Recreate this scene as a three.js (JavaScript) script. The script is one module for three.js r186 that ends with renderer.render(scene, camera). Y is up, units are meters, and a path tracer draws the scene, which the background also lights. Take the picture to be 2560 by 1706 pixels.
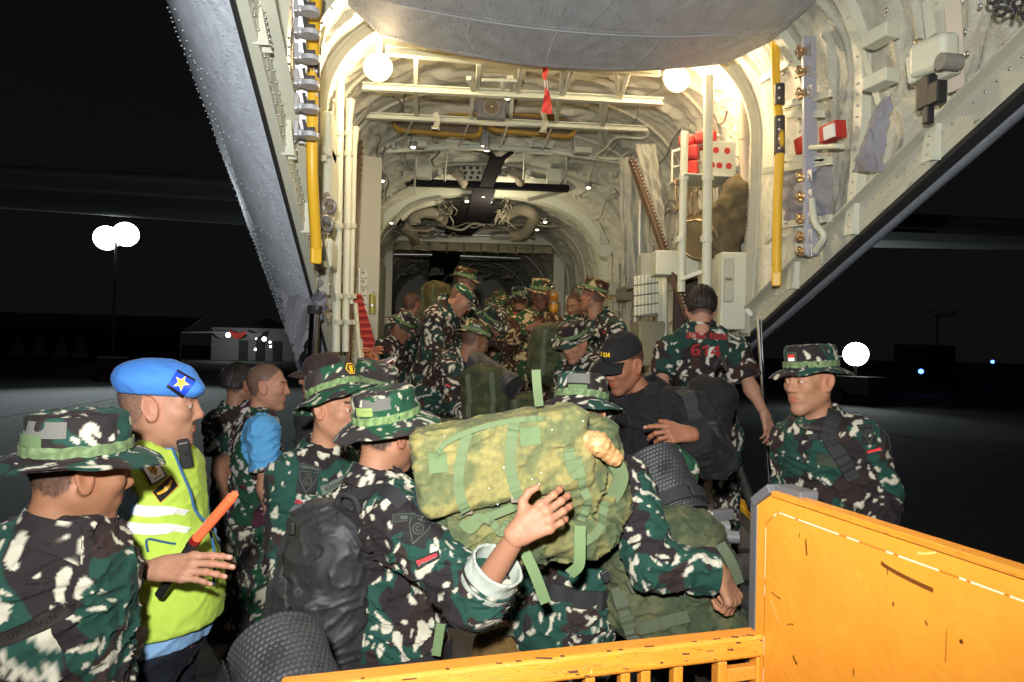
import * as THREE from 'three';
import { mergeGeometries } from 'three/addons/utils/BufferGeometryUtils.js';
import { RoundedBoxGeometry } from 'three/addons/geometries/RoundedBoxGeometry.js';
import { createNoise3D } from 'simplex-noise';

// ---------------------------------------------------------------- camera, sky, sun, flash, exposure
const W = 2560, H = 1706, FOC = 1707;
const scene = new THREE.Scene();
const camera = new THREE.PerspectiveCamera(2 * Math.atan(853 / FOC) * 180 / Math.PI, 1024 / 682, 0.05, 600);
camera.position.set(-0.85, 1.75, 0);
camera.rotation.order = 'YXZ';
camera.rotation.set(Math.atan(22 / FOC), -7.5 * Math.PI / 180, 1.3 * Math.PI / 180);
camera.updateMatrixWorld();
const renderer = new THREE.WebGLRenderer({ antialias: true });
renderer.toneMapping = THREE.LinearToneMapping;
renderer.toneMappingExposure = 1.0;
renderer.shadowMap.enabled = true;
{ // night sky: faint warm skyglow near the horizon, nearly black above
  const w = 64, h = 32, data = new Float32Array(w * h * 4);
  for (let y = 0; y < h; y++) for (let x = 0; x < w; x++) {
    const e = Math.abs((y + 0.5) / h - 0.5) * 2, g = 0.0034 + 0.0016 * Math.exp(-e * 5), i = (y * w + x) * 4;
    data[i] = g * 1.06; data[i + 1] = g; data[i + 2] = g * 0.96; data[i + 3] = 1;
  }
  const sky = new THREE.DataTexture(data, w, h, THREE.RGBAFormat, THREE.FloatType);
  sky.mapping = THREE.EquirectangularReflectionMapping; sky.magFilter = THREE.LinearFilter; sky.needsUpdate = true;
  scene.background = sky; scene.environment = sky;
}
const moon = new THREE.DirectionalLight(new THREE.Color(0.75, 0.85, 1), 0.012);
moon.position.set(-20, 30, 10); moon.castShadow = true; scene.add(moon); scene.add(moon.target);
const V = (x, y, z) => new THREE.Vector3(x, y, z);
const CAM = camera.position.clone();
const camAxis = (x, y, z) => V(x, y, z).transformDirection(camera.matrixWorld);   // x right, y up, z towards the viewer
const ray = (px, py) => { const m = new THREE.Matrix3().setFromMatrix4(camera.matrixWorld); return V((px - 1280) / FOC, (853 - py) / FOC, -1).applyMatrix3(m); };
const at = (px, py, d) => CAM.clone().addScaledVector(ray(px, py), d);           // d metres in front of the lens
const atX = (px, py, x) => { const r = ray(px, py); return CAM.clone().addScaledVector(r, (x - CAM.x) / r.x); };
const atY = (px, py, y) => { const r = ray(px, py); return CAM.clone().addScaledVector(r, (y - CAM.y) / r.y); };
const atZ = (px, py, D) => { const r = ray(px, py); return CAM.clone().addScaledVector(r, -D / r.z); };
{ // the photographer's flash, on the camera's shoe a hand's breadth above the lens and a little to the left
  const flash = new THREE.SpotLight(new THREE.Color(1, 0.98, 0.95), 51, 0, 1.1, 1.0, 2);
  flash.position.copy(CAM.clone().addScaledVector(camAxis(0, 1, 0), 0.28).addScaledVector(camAxis(1, 0, 0), -0.07).addScaledVector(camAxis(0, 0, 1), 0.18));
  flash.target.position.copy(at(1240, 470, 4)); flash.castShadow = true; flash.shadow.radius = 2; flash.shadow.mapSize.set(2048, 2048);
  flash.name = 'camera_flash'; scene.add(flash); scene.add(flash.target);
}

// ---------------------------------------------------------------- helpers
let seedState = 12345;
const rnd = () => { seedState = (seedState + 0x6d2b79f5) | 0; let t = Math.imul(seedState ^ (seedState >>> 15), 1 | seedState); t = (t + Math.imul(t ^ (t >>> 7), 61 | t)) ^ t; return ((t ^ (t >>> 14)) >>> 0) / 4294967296; };
const rr = (a, b) => a + (b - a) * rnd();
const noise = createNoise3D(rnd), noiseB = createNoise3D(rnd);
const fbm = (x, y, z) => noise(x, y, z) * 0.6 + noise(x * 2.1, y * 2.1, z * 2.1 + 7) * 0.28 + noise(x * 4.3, y * 4.3, z * 4.3 + 3) * 0.12;
const clamp = (x, a, b) => x < a ? a : x > b ? b : x, mix = (a, b, t) => a + (b - a) * t, sstep = (a, b, x) => { const t = clamp((x - a) / (b - a), 0, 1); return t * t * (3 - 2 * t); };
const R = (deg) => deg * Math.PI / 180;
const srgb = (hex) => { const c = new THREE.Color(hex); return [c.r, c.g, c.b]; };
const mats = {};
function M(key, color, rough = 0.7, more = {}) {
  if (mats[key]) return mats[key];
  const m = new THREE.MeshPhysicalMaterial({ roughness: rough, side: THREE.DoubleSide, ...more });
  if (Array.isArray(color)) m.color.setRGB(...color); else m.color.set(color);
  m.name = key; return mats[key] = m;
}
const CLOTH = M('cloth', [1, 1, 1], 0.92, { vertexColors: true, sheen: 0.25, sheenRoughness: 0.6, sheenColor: new THREE.Color(0.3, 0.3, 0.3), specularIntensity: 0.35 });
const SKIN = M('skin', [1, 1, 1], 0.56, { vertexColors: true, specularIntensity: 0.6 });
const HAIR = M('hair', [1, 1, 1], 0.6, { vertexColors: true });
const names = new Map(), bases = new WeakMap();
function numbered(n) { const k = names.get(n) ?? 0; names.set(n, k + 1); return k ? n + '_' + String(k).padStart(3, '0') : n; }
function thing(name, label, category, base = V(0, 0, 0), group) {
  const g = new THREE.Group(); g.name = numbered(name); g.position.copy(base); g.userData = { label, category };
  if (group) g.userData.group = group;
  scene.add(g); bases.set(g, base.clone()); return g;
}
function shade(o) { o.castShadow = true; o.receiveShadow = true; return o; }
function flat(gs) { // bring geometries to one shape of attributes
  const keep = gs.every((g) => g.attributes.color), uv = gs.every((g) => g.attributes.uv);
  return gs.map((g) => { let q = g.index ? g.toNonIndexed() : g; for (const k of Object.keys(q.attributes)) if (!(k === 'position' || k === 'normal' || (k === 'color' && keep) || (k === 'uv' && uv))) q.deleteAttribute(k); return q; });
}
const merge = (gs) => gs.length === 1 ? gs[0] : mergeGeometries(flat(gs));
function part(parent, name, geo, mat, label, local = false) { // geometry in world coordinates unless local
  const g = Array.isArray(geo) ? merge(geo) : geo, b = bases.get(parent) ?? V(0, 0, 0);
  if (!local) g.translate(-b.x, -b.y, -b.z);
  if (!g.attributes.normal) g.computeVertexNormals();
  const m = shade(new THREE.Mesh(g, mat)); m.name = name; if (label) m.userData.label = label;
  parent.add(m); bases.set(m, b); return m;
}
function struct(name, geo, mat) { const m = shade(new THREE.Mesh(Array.isArray(geo) ? merge(geo) : geo, mat)); m.name = numbered(name); m.userData.kind = 'structure'; scene.add(m); bases.set(m, V(0, 0, 0)); return m; }
function basis(a, b, up = V(0, 1, 0)) { const z = b.clone().sub(a).normalize(); let x = up.clone().cross(z); if (x.lengthSq() < 1e-6) x = V(1, 0, 0).cross(z); x.normalize(); const y = z.clone().cross(x); return new THREE.Matrix4().makeBasis(x, y, z); }
function bar(a, b, w, h = w, up) { const L = a.distanceTo(b), r = Math.min(w, h) * 0.18, g = r > 0.0015 ? new RoundedBoxGeometry(w, h, L, 1, r) : new THREE.BoxGeometry(w, h, L); g.applyMatrix4(basis(a, b, up)); const c = a.clone().add(b).multiplyScalar(0.5); return g.translate(c.x, c.y, c.z); }
function rod(a, b, r, r2 = r, seg = 14) { const g = new THREE.CylinderGeometry(r2, r, a.distanceTo(b), seg); g.rotateX(Math.PI / 2); g.applyMatrix4(basis(a, b)); const c = a.clone().add(b).multiplyScalar(0.5); return g.translate(c.x, c.y, c.z); }
function tube(pts, r, seg = 40, rad = 10, closed = false) { return new THREE.TubeGeometry(new THREE.CatmullRomCurve3(pts, closed), seg, r, rad, closed); }
function rbox(w, h, d, p, rot = [0, 0, 0], r = 0.01, m) { const g = new RoundedBoxGeometry(w, h, d, 2, Math.min(r, w / 2.1, h / 2.1, d / 2.1)); if (m) g.applyMatrix4(m); else g.applyMatrix4(new THREE.Matrix4().makeRotationFromEuler(new THREE.Euler(...rot, 'YXZ'))); return g.translate(p.x, p.y, p.z); }
function sheet(nu, nv, fn, uvScale) { // fn(u, v) -> Vector3, uvs in metres along u and v when uvScale is given
  const pos = [], idx = [], uv = [];
  for (let j = 0; j <= nv; j++) for (let i = 0; i <= nu; i++) { const p = fn(i / nu, j / nv); pos.push(p.x, p.y, p.z); uv.push(i / nu * (uvScale?.[0] ?? 1), j / nv * (uvScale?.[1] ?? 1)); }
  for (let j = 0; j < nv; j++) for (let i = 0; i < nu; i++) { const a = j * (nu + 1) + i, b = a + 1, c = a + nu + 1, d = c + 1; idx.push(a, b, d, a, d, c); }
  const g = new THREE.BufferGeometry(); g.setAttribute('position', new THREE.Float32BufferAttribute(pos, 3)); g.setAttribute('uv', new THREE.Float32BufferAttribute(uv, 2)); g.setIndex(idx); g.computeVertexNormals(); return g;
}
function ribbon(pts, width, normal, thick = 0.003, seg = 30, smooth = true) { // a strap: flat band along pts, its faces towards normal (a vector or one per point)
  const curve = smooth ? new THREE.CatmullRomCurve3(pts) : null, rows = [];
  for (let i = 0; i <= seg; i++) {
    const t = i / seg; let p, tg;
    if (smooth) { p = curve.getPoint(t); tg = curve.getTangent(t); } else { const f = t * (pts.length - 1), k = Math.min(pts.length - 2, Math.floor(f)); p = pts[k].clone().lerp(pts[k + 1], f - k); tg = pts[k + 1].clone().sub(pts[k]).normalize(); }
    let n = Array.isArray(normal) ? normal[0].clone().lerp(normal[1], t) : normal.clone(); n.addScaledVector(tg, -n.dot(tg)).normalize();
    const s = tg.clone().cross(n).normalize(); rows.push([p, s, n]);
  }
  const pos = [], idx = [];
  for (const [p, s, n] of rows) for (const [a, b] of [[-1, 1], [1, 1], [1, -1], [-1, -1]]) { const q = p.clone().addScaledVector(s, a * width / 2).addScaledVector(n, b * thick / 2); pos.push(q.x, q.y, q.z); }
  for (let i = 0; i < seg; i++) for (let k = 0; k < 4; k++) { const a = i * 4 + k, b = i * 4 + (k + 1) % 4; idx.push(a, b, b + 4, a, b + 4, a + 4); }
  idx.push(0, 1, 2, 0, 2, 3); const e = seg * 4; idx.push(e, e + 2, e + 1, e, e + 3, e + 2);
  const g = new THREE.BufferGeometry(); g.setAttribute('position', new THREE.Float32BufferAttribute(pos, 3)); g.setIndex(idx); const q = g.toNonIndexed(); q.computeVertexNormals(); return q;
}
function paint(g, fn) { const p = g.attributes.position, n = g.attributes.normal, c = new Float32Array(p.count * 3); for (let i = 0; i < p.count; i++) { const k = fn(p.getX(i), p.getY(i), p.getZ(i), n, i); c[i * 3] = k[0]; c[i * 3 + 1] = k[1]; c[i * 3 + 2] = k[2]; } g.setAttribute('color', new THREE.BufferAttribute(c, 3)); return g; }
function canvasTex(w, h, draw) { const c = document.createElement('canvas'); c.width = w; c.height = h; draw(c.getContext('2d'), w, h); const t = new THREE.CanvasTexture(c); t.colorSpace = THREE.SRGBColorSpace; t.magFilter = THREE.LinearFilter; return t; }
function noiseTex(n, fn, rep = 1, color = true) { const d = new Uint8Array(n * n * 4); for (let y = 0; y < n; y++) for (let x = 0; x < n; x++) { const c = fn(x / n, y / n), i = (y * n + x) * 4; d[i] = clamp(c[0], 0, 1) * 255; d[i + 1] = clamp(c[1], 0, 1) * 255; d[i + 2] = clamp(c[2], 0, 1) * 255; d[i + 3] = 255; } const t = new THREE.DataTexture(d, n, n); t.wrapS = t.wrapT = THREE.RepeatWrapping; t.repeat.set(rep, rep); t.magFilter = THREE.LinearFilter; if (color) t.colorSpace = THREE.SRGBColorSpace; t.needsUpdate = true; return t; }
// tileable noise on a torus-like loop
const tnoise = (u, v, f, s = 0) => { const a = u * 2 * Math.PI, b = v * 2 * Math.PI; return noise(Math.cos(a) * f + s, Math.sin(a) * f + Math.cos(b) * f * 0.7, Math.sin(b) * f + s * 2) ; };

// ---------------------------------------------------------------- signed distance fields and their mesher
const cap = (a, b, ra, rb, k = 0.03) => ({ t: 0, ax: a.x, ay: a.y, az: a.z, bx: b.x - a.x, by: b.y - a.y, bz: b.z - a.z, l: Math.max(1e-9, b.distanceToSquared(a)), ra, rb, k });
const ell = (c, X, Y, Z, rx, ry, rz, k = 0.05) => ({ t: 1, c, X, Y, Z, rx, ry, rz, k });
const AX = V(1, 0, 0), AY = V(0, 1, 0), AZ = V(0, 0, 1);
function prim(p, x, y, z, off) {
  if (p.t === 0) {
    const px = x - p.ax, py = y - p.ay, pz = z - p.az, h = clamp((px * p.bx + py * p.by + pz * p.bz) / p.l, 0, 1), dx = px - p.bx * h, dy = py - p.by * h, dz = pz - p.bz * h;
    return Math.sqrt(dx * dx + dy * dy + dz * dz) - (p.ra + (p.rb - p.ra) * h) - off;
  }
  const px = x - p.c.x, py = y - p.c.y, pz = z - p.c.z, a = px * p.X.x + py * p.X.y + pz * p.X.z, b = px * p.Y.x + py * p.Y.y + pz * p.Y.z, c = px * p.Z.x + py * p.Z.y + pz * p.Z.z, rx = p.rx + off, ry = p.ry + off, rz = p.rz + off;
  const k0 = Math.sqrt((a / rx) ** 2 + (b / ry) ** 2 + (c / rz) ** 2), k1 = Math.sqrt((a / rx / rx) ** 2 + (b / ry / ry) ** 2 + (c / rz / rz) ** 2);
  return k1 < 1e-9 ? -Math.min(rx, ry, rz) : k0 * (k0 - 1) / k1;
}
const smin = (a, b, k) => { const h = Math.max(k - Math.abs(a - b), 0) / k; return Math.min(a, b) - h * h * k * 0.25; };
const smax = (a, b, k) => -smin(-a, -b, k);
const field = (ps, off = 0) => (x, y, z) => { let d = 1e9; for (const p of ps) d = smin(d, prim(p, x, y, z, off), p.k); return d; };
function bounds(ps, pad = 0.05) { const b = new THREE.Box3(); for (const p of ps) if (p.t === 0) { const r = Math.max(p.ra, p.rb) + pad; b.expandByPoint(V(p.ax - r, p.ay - r, p.az - r)).expandByPoint(V(p.ax + r, p.ay + r, p.az + r)).expandByPoint(V(p.ax + p.bx - r, p.ay + p.by - r, p.az + p.bz - r)).expandByPoint(V(p.ax + p.bx + r, p.ay + p.by + r, p.az + p.bz + r)); } else { const r = Math.max(p.rx, p.ry, p.rz) + pad; b.expandByPoint(V(p.c.x - r, p.c.y - r, p.c.z - r)).expandByPoint(V(p.c.x + r, p.c.y + r, p.c.z + r)); } return b; }
function polygonize(f, box, cell) { // surface nets; blocks far from the surface are skipped
  const B = 6, nx = Math.ceil((box.max.x - box.min.x) / cell / B) * B + 1, ny = Math.ceil((box.max.y - box.min.y) / cell / B) * B + 1, nz = Math.ceil((box.max.z - box.min.z) / cell / B) * B + 1;
  const v = new Float32Array(nx * ny * nz).fill(1), done = new Uint8Array(nx * ny * nz), X = (i) => box.min.x + i * cell, Y = (i) => box.min.y + i * cell, Z = (i) => box.min.z + i * cell, sx = 1, sy = nx, sz = nx * ny;
  const act = [];
  for (let k = 0; k < nz - 1; k += B) for (let j = 0; j < ny - 1; j += B) for (let i = 0; i < nx - 1; i += B) {
    const c = f(X(i + B / 2), Y(j + B / 2), Z(k + B / 2));
    if (Math.abs(c) > B * cell * 0.87 * 1.6 + 0.022) { if (c < 0) for (let kk = 0; kk <= B; kk++) for (let jj = 0; jj <= B; jj++) for (let ii = 0; ii <= B; ii++) { const q = (k + kk) * sz + (j + jj) * sy + i + ii; if (!done[q]) v[q] = -1; } continue; }
    act.push([i, j, k]);
    for (let kk = 0; kk <= B; kk++) for (let jj = 0; jj <= B; jj++) for (let ii = 0; ii <= B; ii++) { const q = (k + kk) * sz + (j + jj) * sy + i + ii; if (!done[q]) { done[q] = 1; v[q] = f(X(i + ii), Y(j + jj), Z(k + kk)); } }
  }
  const id = new Int32Array(nx * ny * nz).fill(-1), pos = [], idx = [];
  const off = [0, sx, sy, sx + sy, sz, sx + sz, sy + sz, sx + sy + sz], ED = [[0, 1], [0, 2], [0, 4], [1, 3], [1, 5], [2, 3], [2, 6], [3, 7], [4, 5], [4, 6], [5, 7], [6, 7]];
  for (const [bi, bj, bk] of act) for (let k = bk; k < bk + B; k++) for (let j = bj; j < bj + B; j++) for (let i = bi; i < bi + B; i++) {
    const q = k * sz + j * sy + i; let m = 0; for (let c = 0; c < 8; c++) if (v[q + off[c]] < 0) m |= 1 << c;
    if (m === 0 || m === 255) continue;
    let x = 0, y = 0, z = 0, n = 0;
    for (const [a, b] of ED) { const va = v[q + off[a]], vb = v[q + off[b]]; if ((va < 0) === (vb < 0)) continue; const t = va / (va - vb); x += (a & 1) + ((b & 1) - (a & 1)) * t; y += ((a >> 1) & 1) + (((b >> 1) & 1) - ((a >> 1) & 1)) * t; z += ((a >> 2) & 1) + (((b >> 2) & 1) - ((a >> 2) & 1)) * t; n++; }
    id[q] = pos.length / 3; pos.push(X(i) + x / n * cell, Y(j) + y / n * cell, Z(k) + z / n * cell);
  }
  for (const [bi, bj, bk] of act) for (let k = bk; k < bk + B; k++) for (let j = bj; j < bj + B; j++) for (let i = bi; i < bi + B; i++) {
    const q = k * sz + j * sy + i, s = v[q] < 0;
    for (const [d, a, b, ca, cb] of [[sx, sy, sz, j, k], [sy, sz, sx, k, i], [sz, sx, sy, i, j]]) {
      if (ca === 0 || cb === 0 || (v[q + d] < 0) === s) continue;
      const A = id[q], Bq = id[q - a], C = id[q - a - b], D = id[q - b]; if (A < 0 || Bq < 0 || C < 0 || D < 0) continue;
      if (s) idx.push(A, Bq, C, A, C, D); else idx.push(A, C, Bq, A, D, C);
    }
  }
  const g = new THREE.BufferGeometry(); g.setAttribute('position', new THREE.Float32BufferAttribute(pos, 3)); g.setIndex(idx); g.computeVertexNormals(); return g;
}
function march(f, o, dir, far = 0.6) { let t = 0; for (let i = 0; i < 70 && t < far; i++) { const d = f(o.x + dir.x * t, o.y + dir.y * t, o.z + dir.z * t); if (d < 0.0006) break; t += d * 0.7; } return t < far ? o.clone().addScaledVector(dir, t) : null; }
const gradient = (f, p, e = 0.012) => V(f(p.x + e, p.y, p.z) - f(p.x - e, p.y, p.z), f(p.x, p.y + e, p.z) - f(p.x, p.y - e, p.z), f(p.x, p.y, p.z + e) - f(p.x, p.y, p.z - e)).normalize();
function patchOn(parent, name, f, c, right, up, w, h, mat, lift = 0.003, start = 0.12, label) { // a sewn patch that follows the cloth below it
  let n = right.clone().cross(up).normalize(); const look = CAM.clone().sub(c).normalize(), hit = march(f, c.clone().addScaledVector(look, start), look.clone().negate(), start * 2.6);
  if (hit) { n = n.lerp(gradient(f, hit, 0.02), 0.75).normalize(); right = right.clone().addScaledVector(n, -right.dot(n)).normalize(); up = n.clone().cross(right); c = hit; start = Math.min(start, 0.06); }
  const ny = Math.max(3, Math.round(h / 0.010)), nx = Math.max(3, Math.round(w / 0.010)); let last = null;
  const g = sheet(nx, ny, (u, v) => { const o = c.clone().addScaledVector(right, (u - 0.5) * w).addScaledVector(up, (v - 0.5) * h).addScaledVector(n, start); const p = march(f, o, n.clone().negate(), start * 2.6) ?? (last ? o.clone().addScaledVector(n, -last) : o.clone().addScaledVector(n, -start)); last = o.distanceTo(p); return p.addScaledVector(n, lift); });
  return part(parent, name, typeof mat === 'function' ? paint(g, mat) : g, typeof mat === 'function' ? CLOTH : mat, label);
}
const conform = (f, pts, n, lift, start = 0.15) => pts.map((p) => (march(f, p.clone().addScaledVector(n, start), n.clone().negate(), start * 2.6) ?? p).clone().addScaledVector(n, lift));
// ---------------------------------------------------------------- ground, far setting
const asphaltTex = noiseTex(512, (u, v) => { const a = tnoise(u, v, 1.2), b = tnoise(u, v, 9, 3), c = tnoise(u, v, 40, 9), k = 0.235 + 0.035 * a + 0.03 * b + 0.045 * c; return [k, k * 0.99, k * 0.97]; }, 1);
const asphaltBump = noiseTex(512, (u, v) => { const c = tnoise(u, v, 60, 2) * 0.5 + 0.5; return [c, c, c]; }, 1, false);
{
  const g = new THREE.PlaneGeometry(900, 900, 1, 1); g.rotateX(-Math.PI / 2); const uv = g.attributes.uv; for (let i = 0; i < uv.count; i++) uv.setXY(i, uv.getX(i) * 450, uv.getY(i) * 450);
  struct('apron', g, M('asphalt', [1, 1, 1], 0.9, { map: asphaltTex, bumpMap: asphaltBump, bumpScale: 0.004 }));
  const gr = []; const n = 160; // rough grass verge beyond the apron, far left
  const verge = sheet(n, 8, (u, v) => { const x = mix(-70, 6, u), z = -mix(44, 60, v); return V(x, 0.03 + 0.12 * Math.max(0, fbm(x * 0.5, v * 4, 2)), z); });
  const vs = struct('grass_verge', verge, M('verge', [0.06, 0.075, 0.03], 0.95));
  const slabs = []; for (let i = 0; i < 9; i++) slabs.push(rbox(0.05, 0.006, 120, V(-40 + i * 10, 0.004, -20), [0, 0, 0], 0.001)); // joints of the concrete apron
  struct('apron_joint', slabs, M('joint', [0.03, 0.03, 0.03], 0.95));
}

// ---------------------------------------------------------------- the aircraft
const cream = M('cream_paint', [0.60, 0.62, 0.50], 0.45), creamDark = M('cream_worn', [0.48, 0.48, 0.385], 0.55), greyPaint = M('grey_paint', [0.30, 0.32, 0.35], 0.5), steel = M('steel', [0.55, 0.55, 0.56], 0.3, { metalness: 0.9 }), alu = M('aluminium', [0.62, 0.63, 0.66], 0.35, { metalness: 0.7 }), black = M('black_paint', [0.018, 0.018, 0.02], 0.5), rubber = M('rubber', [0.02, 0.02, 0.02], 0.8), yellowPaint = M('yellow_paint', [0.78, 0.46, 0.03], 0.4), brownRail = M('brown_rail', [0.09, 0.055, 0.035], 0.5), redPaint = M('red_paint', [0.45, 0.03, 0.02], 0.5), chrome = M('chrome', [0.75, 0.76, 0.78], 0.12, { metalness: 1 }), brass = M('bronze', [0.5, 0.36, 0.2], 0.35, { metalness: 0.8 }), greyFabric = M('grey_fabric', [0.24, 0.245, 0.28], 0.85), olive = M('olive_paint', [0.13, 0.13, 0.06], 0.7), whitePaint = M('white_paint', [0.78, 0.78, 0.75], 0.5), redCloth = M('red_cloth', [0.55, 0.05, 0.04], 0.85);
const blanketTex = noiseTex(512, (u, v) => { const a = tnoise(u, v, 1.3, 4), b = tnoise(u, v, 6, 8), c = tnoise(u, v, 45, 1), k = 1 + 0.035 * a + 0.03 * b + 0.02 * c; return [0.745 * k, 0.745 * k, 0.685 * k]; });
const blanketBump = noiseTex(256, (u, v) => { const c = 0.5 + 0.5 * tnoise(u, v, 14, 5); return [c, c, c]; }, 1, false);
const blanket = M('quilted_blanket', [1, 1, 1], 0.62, { map: blanketTex, bumpMap: blanketBump, bumpScale: 0.004, sheen: 0.2 });
const skinTex = noiseTex(512, (u, v) => { const a = tnoise(u, v, 1.1, 14), b = tnoise(u, v, 7, 18), c = tnoise(u, v, 30, 11), s = Math.max(0, tnoise(u, v * 0.3, 5, 20) - 0.45), k = 1 + 0.05 * a + 0.04 * b + 0.025 * c - 0.25 * s; return [0.79 * k, 0.83 * k, 0.885 * k]; });
const skinPaint = M('aircraft_grey', [1, 1, 1], 0.58, { map: skinTex, bumpMap: blanketBump, bumpScale: 0.0012 });
const doorPaint = M('door_grey', [0.74, 0.70, 0.66], 0.5, { map: skinTex });
const plane = thing('cargo_aircraft', 'grey military cargo aircraft seen into its open tail from behind', 'aircraft', V(0, 0, -6.7));
const sillR = (D) => D < 6.75 ? Math.max(1.06, 2.0 + (4.59 - D) * 0.42) : 1.06, sillL = (D) => D < 6.75 ? Math.max(1.06, 2.12 + (4.75 - D) * 0.48) : 1.06;
const crown = (D) => { const t = sstep(5, 9, D); return { y0: mix(3.3, 2.75, t), top: mix(4.25, 3.88, t) }; };
function archAt(D, s, side, inset = 0) { // s 0 at the sill, 1 at the crown of the roof; side -1 left, 1 right
  const { y0, top } = crown(D), sill = side > 0 ? sillR(D) : sillL(D), Wd = 1.56 - inset, e = 2 / 2.5;
  if (s < 0.5) { const y = mix(sill, y0, s * 2); return V(side * (Wd + 0.05 * Math.sin(Math.PI * s)), y, -D); }
  const a = (s - 0.5) * Math.PI; return V(side * (Wd + 0.05) * Math.pow(Math.max(0, Math.cos(a)), e), y0 + (top - inset - y0) * Math.pow(Math.sin(a), e), -D);
}
const frameDs = [2.35, 2.95, 3.55, 4.15, 4.8, 5.5, 6.25, 7.0, 8.0, 9.0, 10.2, 11.4, 13.5, 16];
for (const side of [-1, 1]) {
  for (const [D0, D1, nu, mat] of [[1.3, 4.8, 190, blanket], [4.8, 19, 330, blanket]]) {
  const g = sheet(nu, 120, (u, v) => {
    const D = D0 + (D1 - D0) * Math.pow(u, D0 < 4 ? 1 : 1.5), p = archAt(D, v, side), q = archAt(D, Math.min(1, v + 0.01), side), t = q.sub(archAt(D, Math.max(0, v - 0.01), side)).normalize();
    const n = V(-t.y * side, t.x * side, 0);           // inwards
    let gap = 9; for (const f of frameDs) gap = Math.min(gap, Math.abs(D - f));
    const sag = sstep(0.0, 0.22, gap), y = v * 3.6, w = noise(D * 0.9, y * 0.9, side * 5) * 0.5;
    const aft = D0 < 4, fold = Math.pow(1 - Math.abs(aft ? noise(D * 4.2 + w * 0.7 + y * 0.25, y * 0.5, side * 9) : noise(D * 3.0 + y * 0.7 + w, y * 0.8 - D * 0.3, side * 9)), 4), fold2 = Math.pow(1 - Math.abs(aft ? noise(D * 10 + y * 0.9, y * 0.9 + w, side * 3) : noise(D * 7 - y * 1.6, y * 1.7 + w, side * 3)), 5), fold3 = Math.pow(1 - Math.abs(noise(D * 2 + y * 5, y * 4 - D * 3, side * 7)), 6);
    return p.addScaledVector(n, sag * (D0 < 4 ? -0.015 + 0.032 * fold + 0.014 * fold2 + 0.004 * fold3 : -0.02 + 0.045 * fold + 0.024 * fold2 + 0.018 * fold3));
  }, [(D1 - D0) * 1.3, 3.8 * 1.3]);
  part(plane, 'insulation_blanket', g, mat);
  }
  // outer skin: from the sill out and up round the fuselage
  const sill = side > 0 ? sillR : sillL;
  const outer = sheet(200, 60, (u, v) => {
    const D = 1.1 + 19 * Math.pow(u, 1.2), s0 = sill(D), a = v * 1.6;
    const bump = 0.004 * Math.sin(D * 11 + v * 3);
    if (a < 0.62) { const th = a / 0.62 * Math.PI / 2; return V(side * (1.60 + (0.50 + bump) * Math.sin(th)), s0 - 0.02 + 0.95 * (1 - Math.cos(th)), -D); }
    const b = (a - 0.62) / 0.98, ye = s0 + 0.93, th = b * Math.PI / 2; return V(side * 2.10 * Math.pow(Math.max(0, Math.cos(th)), 0.8), ye + (Math.max(5.0, ye + 0.8) - ye) * Math.pow(Math.sin(th), 0.8), -D);
  }, [19, 7]);
  part(plane, 'fuselage_skin', outer, skinPaint, side < 0 ? 'blue-grey riveted outer skin curving under the left edge' : undefined);
  // edge of the opening: light longeron with a dark seal, rivets
  const A = V(side * 1.575, sill(1.1) + 0.085, -1.1), Bq = V(side * 1.575, sill(6.6) + 0.085, -6.6);
  const lg = part(plane, 'sill_longeron', [bar(A, Bq, 0.05, 0.17), bar(A.clone().add(V(-side * 0.05, 0.08, 0)), Bq.clone().add(V(-side * 0.05, 0.08, 0)), 0.08, 0.012), bar(A.clone().add(V(-side * 0.022, -0.03, 0)), Bq.clone().add(V(-side * 0.022, -0.03, 0)), 0.012, 0.02)], side > 0 ? creamDark : cream);
  part(lg, 'rubber_seal', bar(A.clone().add(V(side * (side > 0 ? 0.01 : 0.03), -0.105, 0)), Bq.clone().add(V(side * (side > 0 ? 0.01 : 0.03), -0.105, 0)), side > 0 ? 0.07 : 0.02, side > 0 ? 0.03 : 0.02), rubber);
  const rv = []; const dir = Bq.clone().sub(A), rivet = new THREE.SphereGeometry(0.008, 6, 4);
  for (let i = 0; i < 90; i++) for (const o of side > 0 ? [0.02] : [0.05, -0.05]) { const p = A.clone().addScaledVector(dir, (i + 0.5) / 90).add(V(-side * 0.026, o, 0)); rv.push(rivet.clone().translate(p.x, p.y, p.z)); }
  part(lg, 'rivets', rv, steel).userData.kind = 'stuff';
}
{ // rows of rivets on the outer skin, left side
  const rv = [], rivet = new THREE.SphereGeometry(0.0045, 6, 4);
  const put = (D, th) => { const p = V(-(1.605 + 0.50 * Math.sin(th)), sillL(D) - 0.022 + 0.95 * (1 - Math.cos(th)), -D); rv.push(rivet.clone().translate(p.x, p.y, p.z)); };
  for (let D = 1.9; D < 6.4; D += 0.045) for (const th of [0.14, 0.62, 1.02]) put(D, th + 0.02 * Math.sin(D * 5));
  for (let D = 2; D < 6.4; D += 0.36) for (let th = 0.16; th < 1.4; th += 0.075) put(D + th * 0.22, th);
  part(plane, 'skin_rivets', rv, M('rivet_grey', [0.44, 0.48, 0.54], 0.6)).userData.kind = 'stuff';
}
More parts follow.
